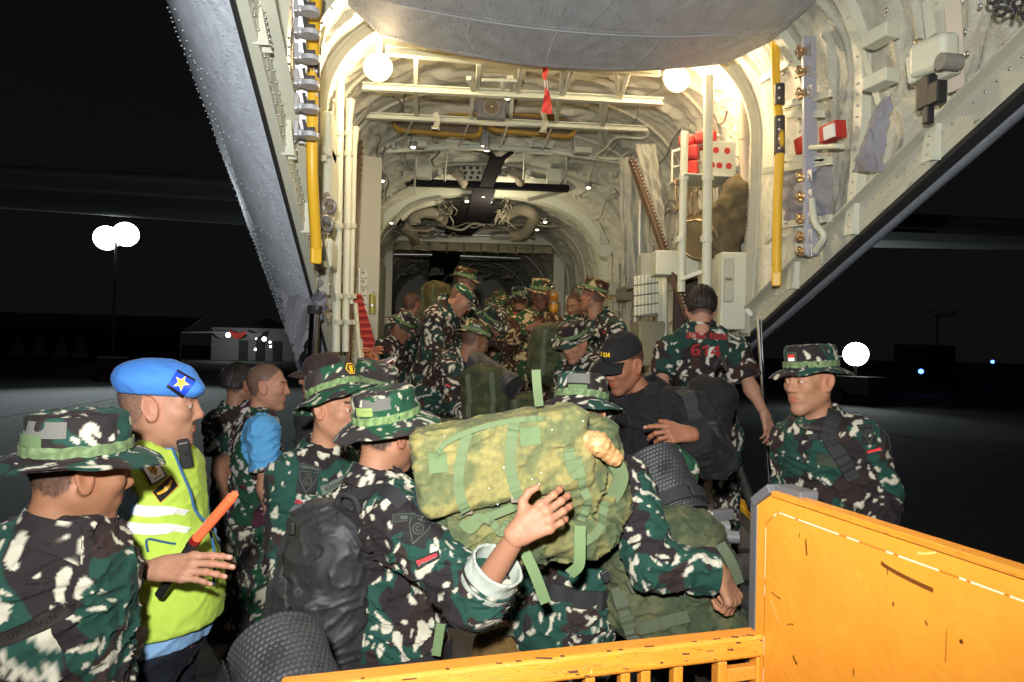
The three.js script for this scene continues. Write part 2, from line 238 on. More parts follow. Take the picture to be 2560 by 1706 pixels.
function archBeam(D, depth, width, mat, name = 'frame', s0 = 0, s1 = 1, sides = [-1, 1]) {
  for (const side of sides) {
    const n = 44, rows = [];
    for (let i = 0; i <= n; i++) { const s = mix(s0, s1, i / n); rows.push([archAt(D, s, side, -0.01), archAt(D, s, side, depth)]); }
    const pos = [], idx = [];
    for (const [o, q] of rows) for (const [p, dz] of [[o, -1], [q, -1], [q, 1], [o, 1]]) pos.push(p.x, p.y, p.z + dz * width / 2);
    for (let i = 0; i < n; i++) for (let k = 0; k < 4; k++) { const a = i * 4 + k, b = i * 4 + (k + 1) % 4; idx.push(a, b, b + 4, a, b + 4, a + 4); }
    const g = new THREE.BufferGeometry(); g.setAttribute('position', new THREE.Float32BufferAttribute(pos, 3)); g.setIndex(idx); const q = g.toNonIndexed(); q.computeVertexNormals(); part(plane, name, q, mat);
  }
}
for (const D of frameDs) archBeam(D, D === 4.8 ? 0.075 : D === 9.0 ? 0.10 : D < 4.5 ? 0.055 : 0.022, D === 4.8 ? 0.05 : D === 9.0 ? 0.2 : D < 4.5 ? 0.075 : 0.035, D === 9.0 || D < 4.5 ? cream : M('frame_fabric', [0.42, 0.41, 0.33], 0.7));
archBeam(4.85, 0.02, 0.16, creamDark, 'frame_web');
// floor, bulkhead, ramp
part(plane, 'cargo_floor', rbox(3.2, 0.12, 12.6, V(0, 0.98, -13), [0, 0, 0], 0.01), M('floor_grey', [0.13, 0.13, 0.13], 0.6));
part(plane, 'belly', rbox(3.6, 0.5, 12.4, V(0, 0.62, -13.05), [0, 0, 0], 0.2), skinPaint);
part(plane, 'forward_bulkhead', rbox(3.2, 3.2, 0.08, V(0, 2.6, -19.05)), M('bulkhead_grey', [0.42, 0.42, 0.36], 0.8));
const rampA = V(0, 1.0, -6.72), rampB = V(0, 0.36, -3.5), rampY = (D) => mix(0.4, 1.04, clamp((D - 3.5) / 3.2, 0, 1)) ;
{
  const rp = part(plane, 'loading_ramp', bar(rampA, rampB, 3.0, 0.12), M('ramp_grey', [0.10, 0.10, 0.105], 0.7));
  for (const s of [-1, 1]) {
    const o = V(s * 1.46, 0.075, 0); part(rp, 'edge_rail', bar(rampA.clone().add(o), rampB.clone().add(o), 0.07, 0.05), yellowPaint);
    const o2 = V(s * 1.36, 0.07, 0); part(rp, 'roller_track', bar(rampA.clone().add(o2), rampB.clone().add(o2), 0.08, 0.03), M('track_dark', [0.07, 0.065, 0.06], 0.5));
  }
  for (let i = 0; i < 9; i++) { const p = rampA.clone().lerp(rampB, (i + 0.5) / 9).add(V(0, 0.066, 0)); part(rp, 'grip_strip', rbox(2.5, 0.008, 0.05, p, [Math.atan2(0.64, 3.22), 0, 0], 0.003), rubber); }
  for (const s of [-1, 1]) part(plane, 'auxiliary_ramp', bar(V(s * 0.75, 0.33, -3.52), V(s * 0.75, 0.03, -2.35), 0.6, 0.05), M('ramp_grey'));
  // hydraulic ramp struts
  const sr = part(plane, 'ramp_strut', rod(atX(1896, 800, 1.47), atX(1926, 1250, 1.40), 0.016), chrome); part(sr, 'cable', rod(atX(1903, 800, 1.46), atX(1912, 1010, 1.46), 0.004), steel);
  part(plane, 'ramp_strut', rod(at(1810, 1075, 4.3), at(1885, 1275, 3.9), 0.03), M('dark_metal', [0.08, 0.08, 0.08], 0.4, { metalness: 0.6 }));
  const sl = part(plane, 'ramp_strut', rod(at(788, 770, 4.6), at(779, 930, 4.5), 0.036), M('dark_chrome', [0.3, 0.3, 0.32], 0.15, { metalness: 1 })); part(sl, 'collar', rod(at(788, 765, 4.6), at(787, 785, 4.6), 0.05), rubber);
}
// fabric boot that hangs in folds at the foot of the left edge
part(plane, 'canvas_boot', sheet(50, 50, (u, v) => { const p = at(mix(mix(690, 790, u), mix(740, 815, u), v), mix(mix(690, 640, u), mix(905, 770, u), v), mix(4.75, 4.55, u)); const n = fbm(u * 3 + v * 2, v * 6 + Math.sin(u * 4), 4); return p.add(V(0.05 * n, 0.02 * n, 0.06 * n + 0.05 * Math.sin(v * 14 + u * 5) * u)); }), greyFabric);
// upper cargo door, swung up under the tail
{
  const yAt = (x, D) => 3.64 + 0.17 * Math.pow(Math.abs(x) / 1.4, 2) + 0.03 * (4.5 - D), edge = (x) => 1 - 0.0 * x;
  const outline = (D) => D > 4.2 ? 1.36 - (D - 4.2) * 0.7 : 1.36;
  const skin = sheet(60, 40, (u, v) => { const D = mix(0.8, 4.47, v), x = mix(-1, 1, u) * outline(D) + 0.02; return V(x, yAt(x, D), -D); }, [2.8, 3.6]);
  const top = sheet(60, 40, (u, v) => { const D = mix(0.8, 4.47, v), x = mix(1, -1, u) * outline(D) + 0.02; return V(x, yAt(x, D) + 0.11, -D); }, [2.8, 3.6]);
  const rim = sheet(60, 2, (u, v) => { const D = 4.47, x = mix(-1, 1, u) * outline(D) + 0.02; return V(x, yAt(x, D) + 0.11 * v, -D); }), rl = (s) => sheet(40, 1, (u, v) => { const D = mix(0.8, 4.47, u), x = s * outline(D) + 0.02; return V(x, yAt(x, D) + 0.11 * v, -D); });
  const d = part(plane, 'cargo_door', [skin, top, rim, rl(-1), rl(1)], doorPaint, 'grey upper cargo door raised under the tail');
  const rv = [], rivet = new THREE.SphereGeometry(0.005, 6, 4), put = (x, D) => rv.push(rivet.clone().translate(x, yAt(x, D) - 0.001, -D));
  for (let x = -1.2; x < 1.2; x += 0.022) { put(x, 4.43); put(x, 3.98 + 0.12 * x * x * 0.3); put(x, 3.94 + 0.12 * x * x * 0.3); }
  for (let D = 1.2; D < 4.4; D += 0.028) for (const x of [-1.3, 1.32, -0.62, -0.1, 0.55]) if (D > 3.98 || Math.abs(x) > 1) put(x * (D > 4.2 ? outline(D) / 1.36 : 1), D);
  part(d, 'door_rivets', rv, M('rivet_door', [0.42, 0.42, 0.43], 0.4)).userData.kind = 'stuff';
  part(d, 'seam_strip', ribbon([-1.32, -0.8, -0.3, 0.3, 0.8, 1.32].map((x) => V(x, yAt(x, 3.98) - 0.003, -3.98 - 0.036 * x * x)), 0.02, V(0, -1, 0), 0.004, 40), doorPaint);
  part(d, 'edge_frame', ribbon([-1.12, -0.6, 0, 0.6, 1.12].map((x) => V(x, yAt(x, 4.5) + 0.05, -4.53)), 0.05, V(0, 0, 1), 0.02, 40), M('door_yellow', [0.42, 0.24, 0.05], 0.6));
}
// ceiling grid of cream channel beams
const Z = atZ;
function channel(pts, h, name = 'ceiling_beam', mat = cream) { const gs = []; for (let i = 0; i < pts.length - 1; i++) { const [a, b] = [pts[i], pts[i + 1]]; gs.push(bar(a, b, 0.028, h)); for (const s of [1, -1]) gs.push(bar(a.clone().add(V(0, s * h * 0.48, 0.018)), b.clone().add(V(0, s * h * 0.48, 0.018)), 0.055, 0.01)); } return part(plane, name, gs, mat); }
channel([Z(965, 128, 4.95), Z(1300, 160, 4.95), Z(1650, 182, 4.95)], 0.055);
channel([Z(907, 219, 5.4), Z(1655, 257, 5.4)], 0.05);
channel([Z(915, 291, 6.1), Z(1617, 325, 6.1)], 0.045);
channel([Z(925, 381, 7.1), Z(1145, 367, 7.1), Z(1360, 376, 7.1), Z(1560, 407, 7.1)], 0.05);
for (const [a, b, c, d, D0, D1] of [[1041, 128, 1040, 215, 4.95, 5.4], [1197, 160, 1193, 226, 4.95, 5.4], [1302, 165, 1296, 232, 4.95, 5.4], [1407, 172, 1402, 238, 4.95, 5.4], [1540, 182, 1548, 246, 4.95, 5.4], [1570, 186, 1550, 246, 4.95, 5.4], [1430, 178, 1408, 238, 4.95, 5.4], [1040, 222, 1040, 289, 5.4, 6.1], [1180, 230, 1178, 296, 5.4, 6.1], [1280, 236, 1277, 300, 5.4, 6.1], [1397, 243, 1391, 306, 5.4, 6.1], [1503, 250, 1506, 314, 5.4, 6.1], [1518, 252, 1507, 314, 5.4, 6.1], [1500, 318, 1500, 395, 6.1, 7.1], [1514, 318, 1512, 368, 6.1, 6.8]]) part(plane, 'ceiling_strut', [bar(Z(a, b, D0), Z(c, d, D1), 0.035, 0.035)], cream);
for (const [a, b, c, d] of [[1030, 302, 1004, 368], [1172, 308, 1148, 364], [1270, 312, 1250, 368], [1380, 318, 1356, 374]]) part(plane, 'support_rod', rod(Z(a, b, 6.1), Z(c, d, 7.05), 0.011), creamDark);
for (const [px, py] of [[1145, 355], [1352, 366]]) { const c = Z(px, py, 7.08); part(plane, 'gusset_plate', [bar(c.clone().add(V(-0.13, -0.05, 0)), c.clone().add(V(0.13, -0.05, 0)), 0.012, 0.07), bar(c.clone().add(V(-0.08, -0.03, 0)), c.clone().add(V(-0.17, 0.12, 0)), 0.012, 0.045), bar(c.clone().add(V(0.08, -0.03, 0)), c.clone().add(V(0.17, 0.12, 0)), 0.012, 0.045), bar(c.clone().add(V(-0.07, 0, 0)), c.clone().add(V(0.07, 0, 0)), 0.012, 0.06)], cream); }
part(plane, 'bent_handrail', tube([Z(1612, 318, 6.1), Z(1620, 330, 6.1), Z(1612, 344, 6.2), Z(1540, 345, 6.4), Z(1515, 370, 6.6), Z(1492, 392, 6.8), Z(1545, 397, 6.8), Z(1570, 380, 6.6)], 0.012, 60, 8), cream);
part(plane, 'upper_crossbar', [bar(Z(1205, 200, 5.1), Z(1292, 203, 5.1), 0.025, 0.02), bar(Z(1255, 204, 5.1), Z(1258, 224, 5.3), 0.03, 0.02), bar(Z(1172, 195, 5.1), Z(1185, 226, 5.35), 0.04, 0.03), bar(Z(1275, 192, 5.1), Z(1282, 226, 5.35), 0.05, 0.03)], cream);
{ // loudspeaker
  const c = Z(1228, 272, 5.85), sp = part(plane, 'loudspeaker', [rbox(0.25, 0.18, 0.07, c), rbox(0.31, 0.1, 0.02, c.clone().add(V(0, 0.01, 0.01)))], M('speaker_grey', [0.12, 0.125, 0.14], 0.6)); const f = c.clone().add(V(0, 0, 0.04));
  const ring = new THREE.TorusGeometry(0.068, 0.009, 8, 32).translate(f.x, f.y, f.z); part(sp, 'rim', ring, M('speaker_rim', [0.22, 0.2, 0.17], 0.4)); const cone = new THREE.CylinderGeometry(0.066, 0.03, 0.03, 32, 1).rotateX(Math.PI / 2).translate(f.x, f.y, f.z - 0.012); part(sp, 'cone', cone, M('speaker_cone', [0.10, 0.085, 0.06], 0.6)); part(sp, 'cap', new THREE.SphereGeometry(0.016, 12, 8).translate(f.x, f.y, f.z + 0.004), brass);
}
// yellow-edged hatch panels
for (const [l, r, t, b] of [[985, 1205, 284, 339], [1217, 1440, 290, 340]]) {
  const o = Z((l + r) / 2, (t + b) / 2, 6.65), w = (r - l) * 6.7 / FOC, h = (b - t) * 6.7 / FOC * 1.25, mk = (k) => { const s = new THREE.Shape(); s.moveTo(-w / 2 + k, h / 2 - k); s.lineTo(w / 2 - k, h / 2 - k); s.lineTo(w / 2 - k * 1.2, -h * 0.2); s.quadraticCurveTo(w / 2 - k - 0.02, -h / 2 + k, w / 2 - 0.11 - k, -h / 2 + k); s.lineTo(-w / 2 + 0.11 + k, -h / 2 + k); s.quadraticCurveTo(-w / 2 + k + 0.02, -h / 2 + k, -w / 2 + k * 1.2, -h * 0.2); s.closePath(); return s; };
  const s = mk(0); s.holes.push(new THREE.Path(mk(0.03).getPoints())); const tilt = (g) => g.rotateX(-0.35).rotateZ(-0.02).translate(o.x, o.y, o.z);
  const p = part(plane, 'hatch_panel', tilt(new THREE.ExtrudeGeometry(mk(0.025), { depth: 0.01, bevelEnabled: false })), M('hatch_dark', [0.10, 0.085, 0.07], 0.8)); part(p, 'yellow_edge', tilt(new THREE.ExtrudeGeometry(s, { depth: 0.03, bevelEnabled: true, bevelSize: 0.003, bevelThickness: 0.003, bevelSegments: 1 })), M('hatch_yellow', [0.33, 0.21, 0.04], 0.6));
}
// belts and the red warning streamer
{
  const st = thing('warning_streamer', 'red cloth warning streamer hanging under the raised door', 'streamer', Z(1363, 156, 4.9));
  const tail = (a, b, w0, w1, nm) => part(st, nm, sheet(8, 20, (u, v) => { const p = Z(mix(a[0], b[0], v), mix(a[1], b[1], v), 4.9), w = mix(w0, w1, v); return p.add(V((u - 0.5) * w, 0, 0.012 * Math.sin(u * 5 + v * 7))); }), redCloth);
  tail([1364, 156], [1362, 200], 0.055, 0.025, 'upper_flag'); tail([1367, 222], [1368, 284], 0.03, 0.085, 'lower_flag'); part(st, 'cord', [rod(Z(1361, 198, 4.9), Z(1364, 226, 4.9), 0.003), rod(Z(1367, 198, 4.9), Z(1369, 226, 4.9), 0.003)], whitePaint);
  for (const [px, y0, y1] of [[1088, 282, 320], [1357, 278, 330]]) { const b = part(plane, 'webbing_belt', ribbon([Z(px, y0, 6.0), Z(px + 6, (y0 + y1) / 2, 6.0), Z(px, y1, 6.05)], 0.05, V(0, 0, 1), 0.006), creamDark); part(b, 'buckle', rbox(0.075, 0.03, 0.02, Z(px, y1, 6.03), [0, 0, 0.05], 0.006), chrome); }
}
for (const [px, py, D] of [[984, 345, 7], [1209, 340, 6.9], [1217, 352, 6.9], [1436, 350, 7]]) part(plane, 'stowed_roller', [rod(Z(px, py - 18, D), Z(px, py + 8, D), 0.022), rod(Z(px, py + 6, D), Z(px, py + 26, D), 0.027)], alu);
for (const [px, py] of [[1043, 361], [1455, 377]]) { const c = Z(px, py, 7.0), f = part(plane, 'dome_light', rbox(0.19, 0.06, 0.1, c), cream); part(f, 'lens_frame', rbox(0.15, 0.02, 0.09, c.clone().add(V(0, -0.032, 0)), [0, 0, 0], 0.004), M('lens_grey', [0.3, 0.28, 0.25], 0.4)); }
// black centre boards
const boardMat = M('black_board', [0.02, 0.019, 0.021], 1, { specularIntensity: 0.15 });
part(plane, 'centre_board', [bar(Z(1245, 394, 7.2), Z(1212, 474, 8.4), 0.17, 0.03), bar(Z(1223, 382, 7.1), Z(1243, 402, 7.3), 0.05, 0.03), bar(Z(1280, 380, 7.1), Z(1248, 402, 7.3), 0.05, 0.03), bar(Z(1212, 468, 8.25), Z(1190, 545, 9.6), 0.28, 0.03)], boardMat);
part(plane, 'cross_board', bar(Z(1015, 456, 8.3), Z(1422, 472, 8.3), 0.09, 0.085), boardMat);
part(plane, 'equipment_board', [sheet(2, 2, (u, v) => Z(mix(mix(1128, 1258, u), mix(1110, 1178, u), v), mix(mix(512, 516, u), mix(586, 590, u), v), mix(9.0, 10.6, v))), sheet(2, 2, (u, v) => Z(mix(mix(1150, 1258, u), mix(1140, 1224, u), v), mix(mix(508, 516, u), mix(558, 562, u), v), mix(8.96, 9.9, v)))], boardMat);
part(plane, 'equipment_board', sheet(2, 2, (u, v) => Z(mix(mix(1078, 1152, u), mix(1068, 1130, u), v), mix(mix(632, 636, u), mix(702, 706, u), v), mix(14, 16.5, v))), boardMat);
{ // ducts, boxes, looms under the roof
  const duct = M('duct_fabric', [0.34, 0.3, 0.22], 0.8);
  for (const pts of [[[1038, 560, 9.6], [1036, 540, 9.6], [1075, 530, 9.7], [1105, 545, 9.8], [1104, 556, 10]], [[1255, 545, 9.6], [1300, 525, 9.5], [1330, 535, 9.5], [1310, 585, 10.2], [1282, 590, 10.4]], [[1130, 425, 8.0], [1150, 440, 8.1], [1160, 460, 8.3]], [[1270, 425, 8.0], [1296, 440, 8.1], [1300, 460, 8.3]], [[1000, 560, 9.9], [1030, 585, 10.4], [1036, 600, 10.8]]]) part(plane, 'air_duct', tube(pts.map((p) => Z(...p)), pts[0][0] === 1130 || pts[0][0] === 1270 ? 0.06 : 0.082, 40, 12), duct);
  for (const [px, py, w, h, D] of [[1060, 431, 40, 34, 7.9], [1385, 441, 38, 36, 7.9], [1100, 432, 12, 18, 7.8], [1320, 433, 14, 18, 7.8]]) part(plane, 'junction_box', rbox(w * D / FOC, h * D / FOC, 0.12, Z(px, py, D), [0, 0, 0], 0.02), cream);
  for (const [px, py] of [[1013, 420], [1116, 424], [1040, 440], [1418, 430], [1312, 420]]) part(plane, 'hanger_rod', rod(Z(px, py - 45, 7.4), Z(px - 4, py + 28, 8.0), 0.012), cream);
  const pp = part(plane, 'punched_panel', sheet(1, 1, (u, v) => Z(mix(1150, 1205, u), mix(412, 452, v), 8.1)), creamDark); for (let i = 0; i < 3; i++) for (let j = 0; j < 3; j++) { const p = Z(1160 + i * 17 + (j % 2) * 4, 420 + j * 12, 8.08); part(pp, 'punched_hole', new THREE.CylinderGeometry(0.02, 0.02, 0.008, 12).rotateX(Math.PI / 2).translate(p.x, p.y, p.z), M('hole_dark', [0.06, 0.05, 0.04], 0.9)); }
  const loom = []; for (let i = 0; i < 46; i++) { const x0 = rr(960, 1370), y = rr(540, 592), D = rr(9.6, 11.5), L = rr(25, 120); loom.push(tube([Z(x0, y, D), Z(x0 + L * 0.4, y + rr(-8, 8), D), Z(x0 + L * 0.7, y + rr(-8, 8), D), Z(x0 + L, y + rr(-6, 6), D)], rr(0.006, 0.02), 14, 5)); }
  for (let i = 0; i < 30; i++) { const s = rnd() < 0.5 ? 1115 : 1262, x0 = s + rr(-15, 15), y = rr(490, 540); loom.push(tube([Z(x0, y, 9), Z(x0 + rr(-14, 14), y + 14, 9.1), Z(x0 + rr(-18, 18), y + rr(20, 36), 9.2)], rr(0.005, 0.012), 10, 5)); }
  part(plane, 'cable_looms', loom, M('loom', [0.2, 0.18, 0.14], 0.6)).userData.kind = 'stuff';
  const far = []; for (let i = 0; i < 60; i++) { const x0 = rr(975, 1345), y = rr(632, 690), D = rr(14.4, 17.5); far.push(tube([Z(x0, y, D), Z(x0 + rr(-20, 20), y + rr(-6, 10), D), Z(x0 + rr(-34, 34), y + rr(-6, 22), D)], rr(0.012, 0.05), 10, 6)); }
  part(plane, 'forward_looms', far, M('loom')).userData.kind = 'stuff';
  for (const s of [-1, 1]) { const pts = s < 0 ? [[985, 560, 8.6], [1015, 520, 8.5], [1060, 500, 8.45], [1102, 492, 8.4]] : [[1320, 500, 8.4], [1380, 485, 8.45], [1430, 478, 8.5], [1440, 500, 8.5]]; part(plane, 'stay_arm', tube(pts.map((p) => Z(...p)), 0.025, 30, 8), creamDark); }
  part(plane, 'curved_pipe', tube([Z(1000, 545, 9.1), Z(1030, 520, 9.1), Z(1080, 505, 9.1), Z(1105, 502, 9.2)], 0.055, 30, 10), creamDark);
}
{ // padded header curtain with its battens, deep in the hold
  const hd = part(plane, 'header_curtain', sheet(90, 14, (u, v) => { const p = Z(mix(945, 1376, u), mix(mix(598, 612, u), mix(628, 640, u), v), 11.5); p.z += 0.25 * v + 0.03 * Math.sin(u * 10 * 2 * Math.PI) + 0.02 * noise(u * 20, v * 4, 3); return p; }, [4, 0.5]), M('header_tan', [0.42, 0.38, 0.26], 0.85));
  for (let i = 1; i < 10; i++) part(hd, 'batten', bar(Z(945 + i * 43, 600 + i * 1.4, 11.46), Z(945 + i * 43, 629 + i * 1.2, 11.22), 0.02, 0.02), M('batten', [0.12, 0.09, 0.05], 0.8));
  part(plane, 'header_beam', bar(Z(940, 590, 11.4), Z(1380, 604, 11.4), 0.08, 0.14), cream);
  part(plane, 'roof_rod', rod(Z(1045, 585, 11.2), Z(1352, 592, 11.2), 0.018), alu); part(plane, 'portal_wall', [rbox(3.0, 0.5, 0.05, V(0, 3.75, -11.6), [0, 0, 0], 0.01), rbox(0.2, 2.6, 0.06, V(-1.47, 2.3, -11.6), [0, 0, 0], 0.01), rbox(0.2, 2.6, 0.06, V(1.47, 2.3, -11.6), [0, 0, 0], 0.01)], creamDark); part(plane, 'portal_rod', [rod(Z(985, 636, 11.8), Z(1080, 637, 11.8), 0.02), rod(Z(1150, 640, 11.8), Z(1300, 646, 11.8), 0.02)], alu);
  part(plane, 'side_panel', rbox(0.05, 2.0, 4.4, V(-1.5, 2.06, -9.4), [0, 0, 0], 0.01), creamDark); part(plane, 'side_panel', rbox(0.05, 0.9, 4.4, V(1.5, 1.5, -9.4), [0, 0, 0], 0.01), creamDark); for (let i = 0; i < 7; i++) part(plane, 'stowage_box', rbox(0.14, rr(0.15, 0.35), rr(0.2, 0.4), V(1.44, rr(2.1, 2.6), -7.6 - i * 0.6), [0, 0, 0], 0.02), i % 2 ? creamDark : M('stow_olive', [0.2, 0.19, 0.13], 0.7));
  for (const [x, y, w, h] of [[-1.2, 1.6, 0.5, 1.1], [1.2, 1.5, 0.5, 0.9], [0.3, 1.9, 0.8, 1.4], [-0.4, 1.7, 0.6, 1.2]]) part(plane, 'stowed_equipment', rbox(w, h, 0.4, V(x, 1.04 + h / 2, -18.4), [0, 0, 0], 0.05), M('stow', [0.22, 0.21, 0.15], 0.8));
}
{ // cables and small fittings that run along the side walls
  const run = [], clips = [];
  for (let i = 0; i < 46; i++) { const side = i % 2 ? 1 : -1, D = rr(4.9, 8.6), s0 = rr(0.05, 0.35), s1 = s0 + rr(0.15, 0.5), pts = []; for (let k = 0; k <= 6; k++) { const p = archAt(D + 0.03 * Math.sin(k * 1.3 + i), mix(s0, Math.min(0.95, s1), k / 6), side, 0.045 + 0.012 * Math.sin(k * 2 + i)); pts.push(p); } run.push(tube(pts, rr(0.004, 0.012), 26, 6)); for (const k of [1, 3, 5]) clips.push(rbox(0.03, 0.025, 0.03, pts[k], [0, 0, 0], 0.004)); }
  for (let i = 0; i < 26; i++) { const side = i % 2 ? 1 : -1, s = rr(0.2, 0.9), D0 = rr(4.9, 7), L = rr(0.6, 2), pts = []; for (let k = 0; k <= 6; k++) pts.push(archAt(D0 + L * k / 6, s + 0.012 * Math.sin(k * 1.7 + i), side, 0.05)); run.push(tube(pts, rr(0.004, 0.011), 30, 6)); }
  part(plane, 'wall_cables', run, M('cable_grey', [0.22, 0.2, 0.16], 0.6)).userData.kind = 'stuff'; part(plane, 'cable_clips', clips, steel).userData.kind = 'stuff';
  const bolts = [], bolt = new THREE.SphereGeometry(0.007, 6, 4); for (const D of frameDs) if (D < 9.5) for (const side of [-1, 1]) for (let k = 0; k < 26; k++) { const p = archAt(D, 0.03 + k * 0.036, side, D === 4.8 ? 0.078 : D === 9 ? 0.103 : D < 4.5 ? 0.058 : 0.026); bolts.push(bolt.clone().translate(p.x, p.y, p.z)); } part(plane, 'frame_bolts', bolts, steel).userData.kind = 'stuff';
}
// small spotlights in the roof
const spotMat = M('spot_lens', [1, 1, 1], 0.3, { emissive: new THREE.Color(1, 0.88, 0.62), emissiveIntensity: 7 });
for (const [px, py, D] of [[1268, 246, 5.6], [1033, 369, 6.9], [1242, 420, 7.6], [955, 453, 7.6], [1471, 470, 7.9], [1208, 491, 8.6], [1167, 504, 8.9], [1225, 506, 8.9], [979, 558, 9.6], [1363, 556, 9.6], [1134, 574, 10.4], [1343, 575, 10.4]]) {
  const p = Z(px, py, D), f = part(plane, 'roof_lamp', new THREE.CylinderGeometry(0.045, 0.035, 0.05, 14).translate(p.x, p.y + 0.03, p.z), M('lamp_body', [0.2, 0.19, 0.17], 0.5)); part(f, 'lamp_lens', new THREE.SphereGeometry(0.021, 10, 8).scale(1.2, 0.7, 1).translate(p.x, p.y, p.z + 0.005), spotMat);
}
{ const l = new THREE.PointLight(new THREE.Color(1, 0.85, 0.6), 2.6, 0, 2); l.position.set(0, 3.35, -8.6); l.castShadow = true; l.shadow.radius = 8; scene.add(l); }
// the two floodlights of the ramp
for (const [px, py] of [[945, 172], [1690, 200]]) {
  const p = Z(px, py, 5.02), f = part(plane, 'ramp_floodlight', new THREE.CylinderGeometry(0.105, 0.06, 0.14, 28).rotateX(Math.PI / 2).translate(p.x, p.y + 0.01, p.z - 0.06), cream);
  part(f, 'flood_lens', new THREE.SphereGeometry(0.10, 28, 16).scale(1, 1, 0.55).translate(p.x, p.y, p.z + 0.02), M('flood_lens', [1, 0.9, 0.7], 0.3, { emissive: new THREE.Color(1, 0.78, 0.45), emissiveIntensity: 8 }));
  part(f, 'mount_bracket', bar(p.clone().add(V(0, 0.1, -0.06)), p.clone().add(V(0, 0.4, -0.06)), 0.05, 0.05), cream);
  const l = new THREE.PointLight(new THREE.Color(1, 0.74, 0.44), 10, 0, 2); l.position.set(p.x, p.y, p.z + 0.03); l.castShadow = true; l.shadow.radius = 6; scene.add(l);
}
// ---------------------------------------------------------------- fittings on the side walls of the aircraft
const XR = (px, py, x = 1.5) => atX(px, py, x), XL = (px, py, x = -1.5) => atX(px, py, x);
{ // yellow posts with their dark perforated sleeves
  for (const [fn, x, pts, cuffs] of [[XR, 1.42, [[1938, 66], [1941, 240], [1950, 330], [1944, 520], [1942, 682]], [[212, 262], [292, 386]]], [XL, -1.42, [[792, -20], [784, 110], [782, 240], [780, 420], [790, 618]], [[148, 195], [228, 330]]]]) {
    const post = part(plane, 'yellow_post', tube(pts.map(([a, b]) => fn(a, b, x)), 0.029, 60, 14), yellowPaint);
    for (const [y0, y1] of cuffs) { const xm = x > 0 ? 1949 : 783, a = fn(xm, y0, x), b = fn(xm, y1, x), c = part(post, 'sleeve', [rod(a, b, 0.034)], M('sleeve_dark', [0.06, 0.05, 0.045], 0.5)); const n = Math.round((y1 - y0) / 26); for (let i = 0; i < n; i++) { const p = a.clone().lerp(b, (i + 0.5) / n).add(V(-Math.sign(x) * 0.018, 0, 0.029)); part(c, 'stud', new THREE.SphereGeometry(0.008, 8, 6).translate(p.x, p.y, p.z), whitePaint); } }
    const e = fn(...pts[4], x); part(post, 'flat_end', rbox(0.06, 0.14, 0.03, e.clone().add(V(0, -0.02, 0)), [0, x > 0 ? -0.5 : 0.5, 0], 0.012), yellowPaint);
  }
  // right: grey cleat rail
  const rail = part(plane, 'cleat_rail', bar(XR(2022, 92, 1.47), XR(2028, 640, 1.47), 0.03, 0.085, V(1, 0, 0)), M('rail_grey', [0.36, 0.36, 0.42], 0.4));
  for (const py of [131, 181, 236, 444, 493, 548, 592, 630]) { const p = XR(2006, py, 1.43); part(rail, 'cleat', [rbox(0.02, 0.05, 0.06, p, [0, 0.3, 0], 0.006), new THREE.TorusGeometry(0.026, 0.007, 6, 16, 4.2).rotateY(0.5).translate(p.x - 0.03, p.y, p.z + 0.02), rod(p, p.clone().add(V(-0.06, -0.01, 0.03)), 0.008)], brass); part(rail, 'cleat_plate', rbox(0.012, 0.075, 0.04, p.clone().add(V(0.02, 0, 0.05)), [0, 0.2, 0], 0.003), alu); }
  const railL = part(plane, 'latch_rail', bar(XL(745, -20, -1.47), XL(760, 360, -1.47), 0.03, 0.06, V(1, 0, 0)), alu);
  for (const py of [27, 82, 145, 208, 269, 335]) {
    const p = XL(762, py, -1.43), l = part(railL, 'latch', [rbox(0.07, 0.035, 0.05, p, [0, 0.2, 0], 0.012), new THREE.CylinderGeometry(0.042, 0.042, 0.022, 18).translate(p.x + 0.028, p.y - 0.012, p.z + 0.02)], M('latch_alu', [0.55, 0.56, 0.6], 0.4, { metalness: 0.35 }));
    part(l, 'latch_jaw', [rbox(0.045, 0.014, 0.04, p.clone().add(V(0.03, 0.012, 0.035)), [0, 0.2, 0.15], 0.003), rbox(0.015, 0.05, 0.015, p.clone().add(V(0.005, 0.03, 0.04)), [0, 0, 0.2], 0.003)], M('jaw_dark', [0.05, 0.05, 0.05], 0.4)); part(l, 'latch_plate', rbox(0.02, 0.075, 0.06, p.clone().add(V(-0.04, 0.02, 0)), [0, 0.1, 0], 0.004), alu);
  }
}
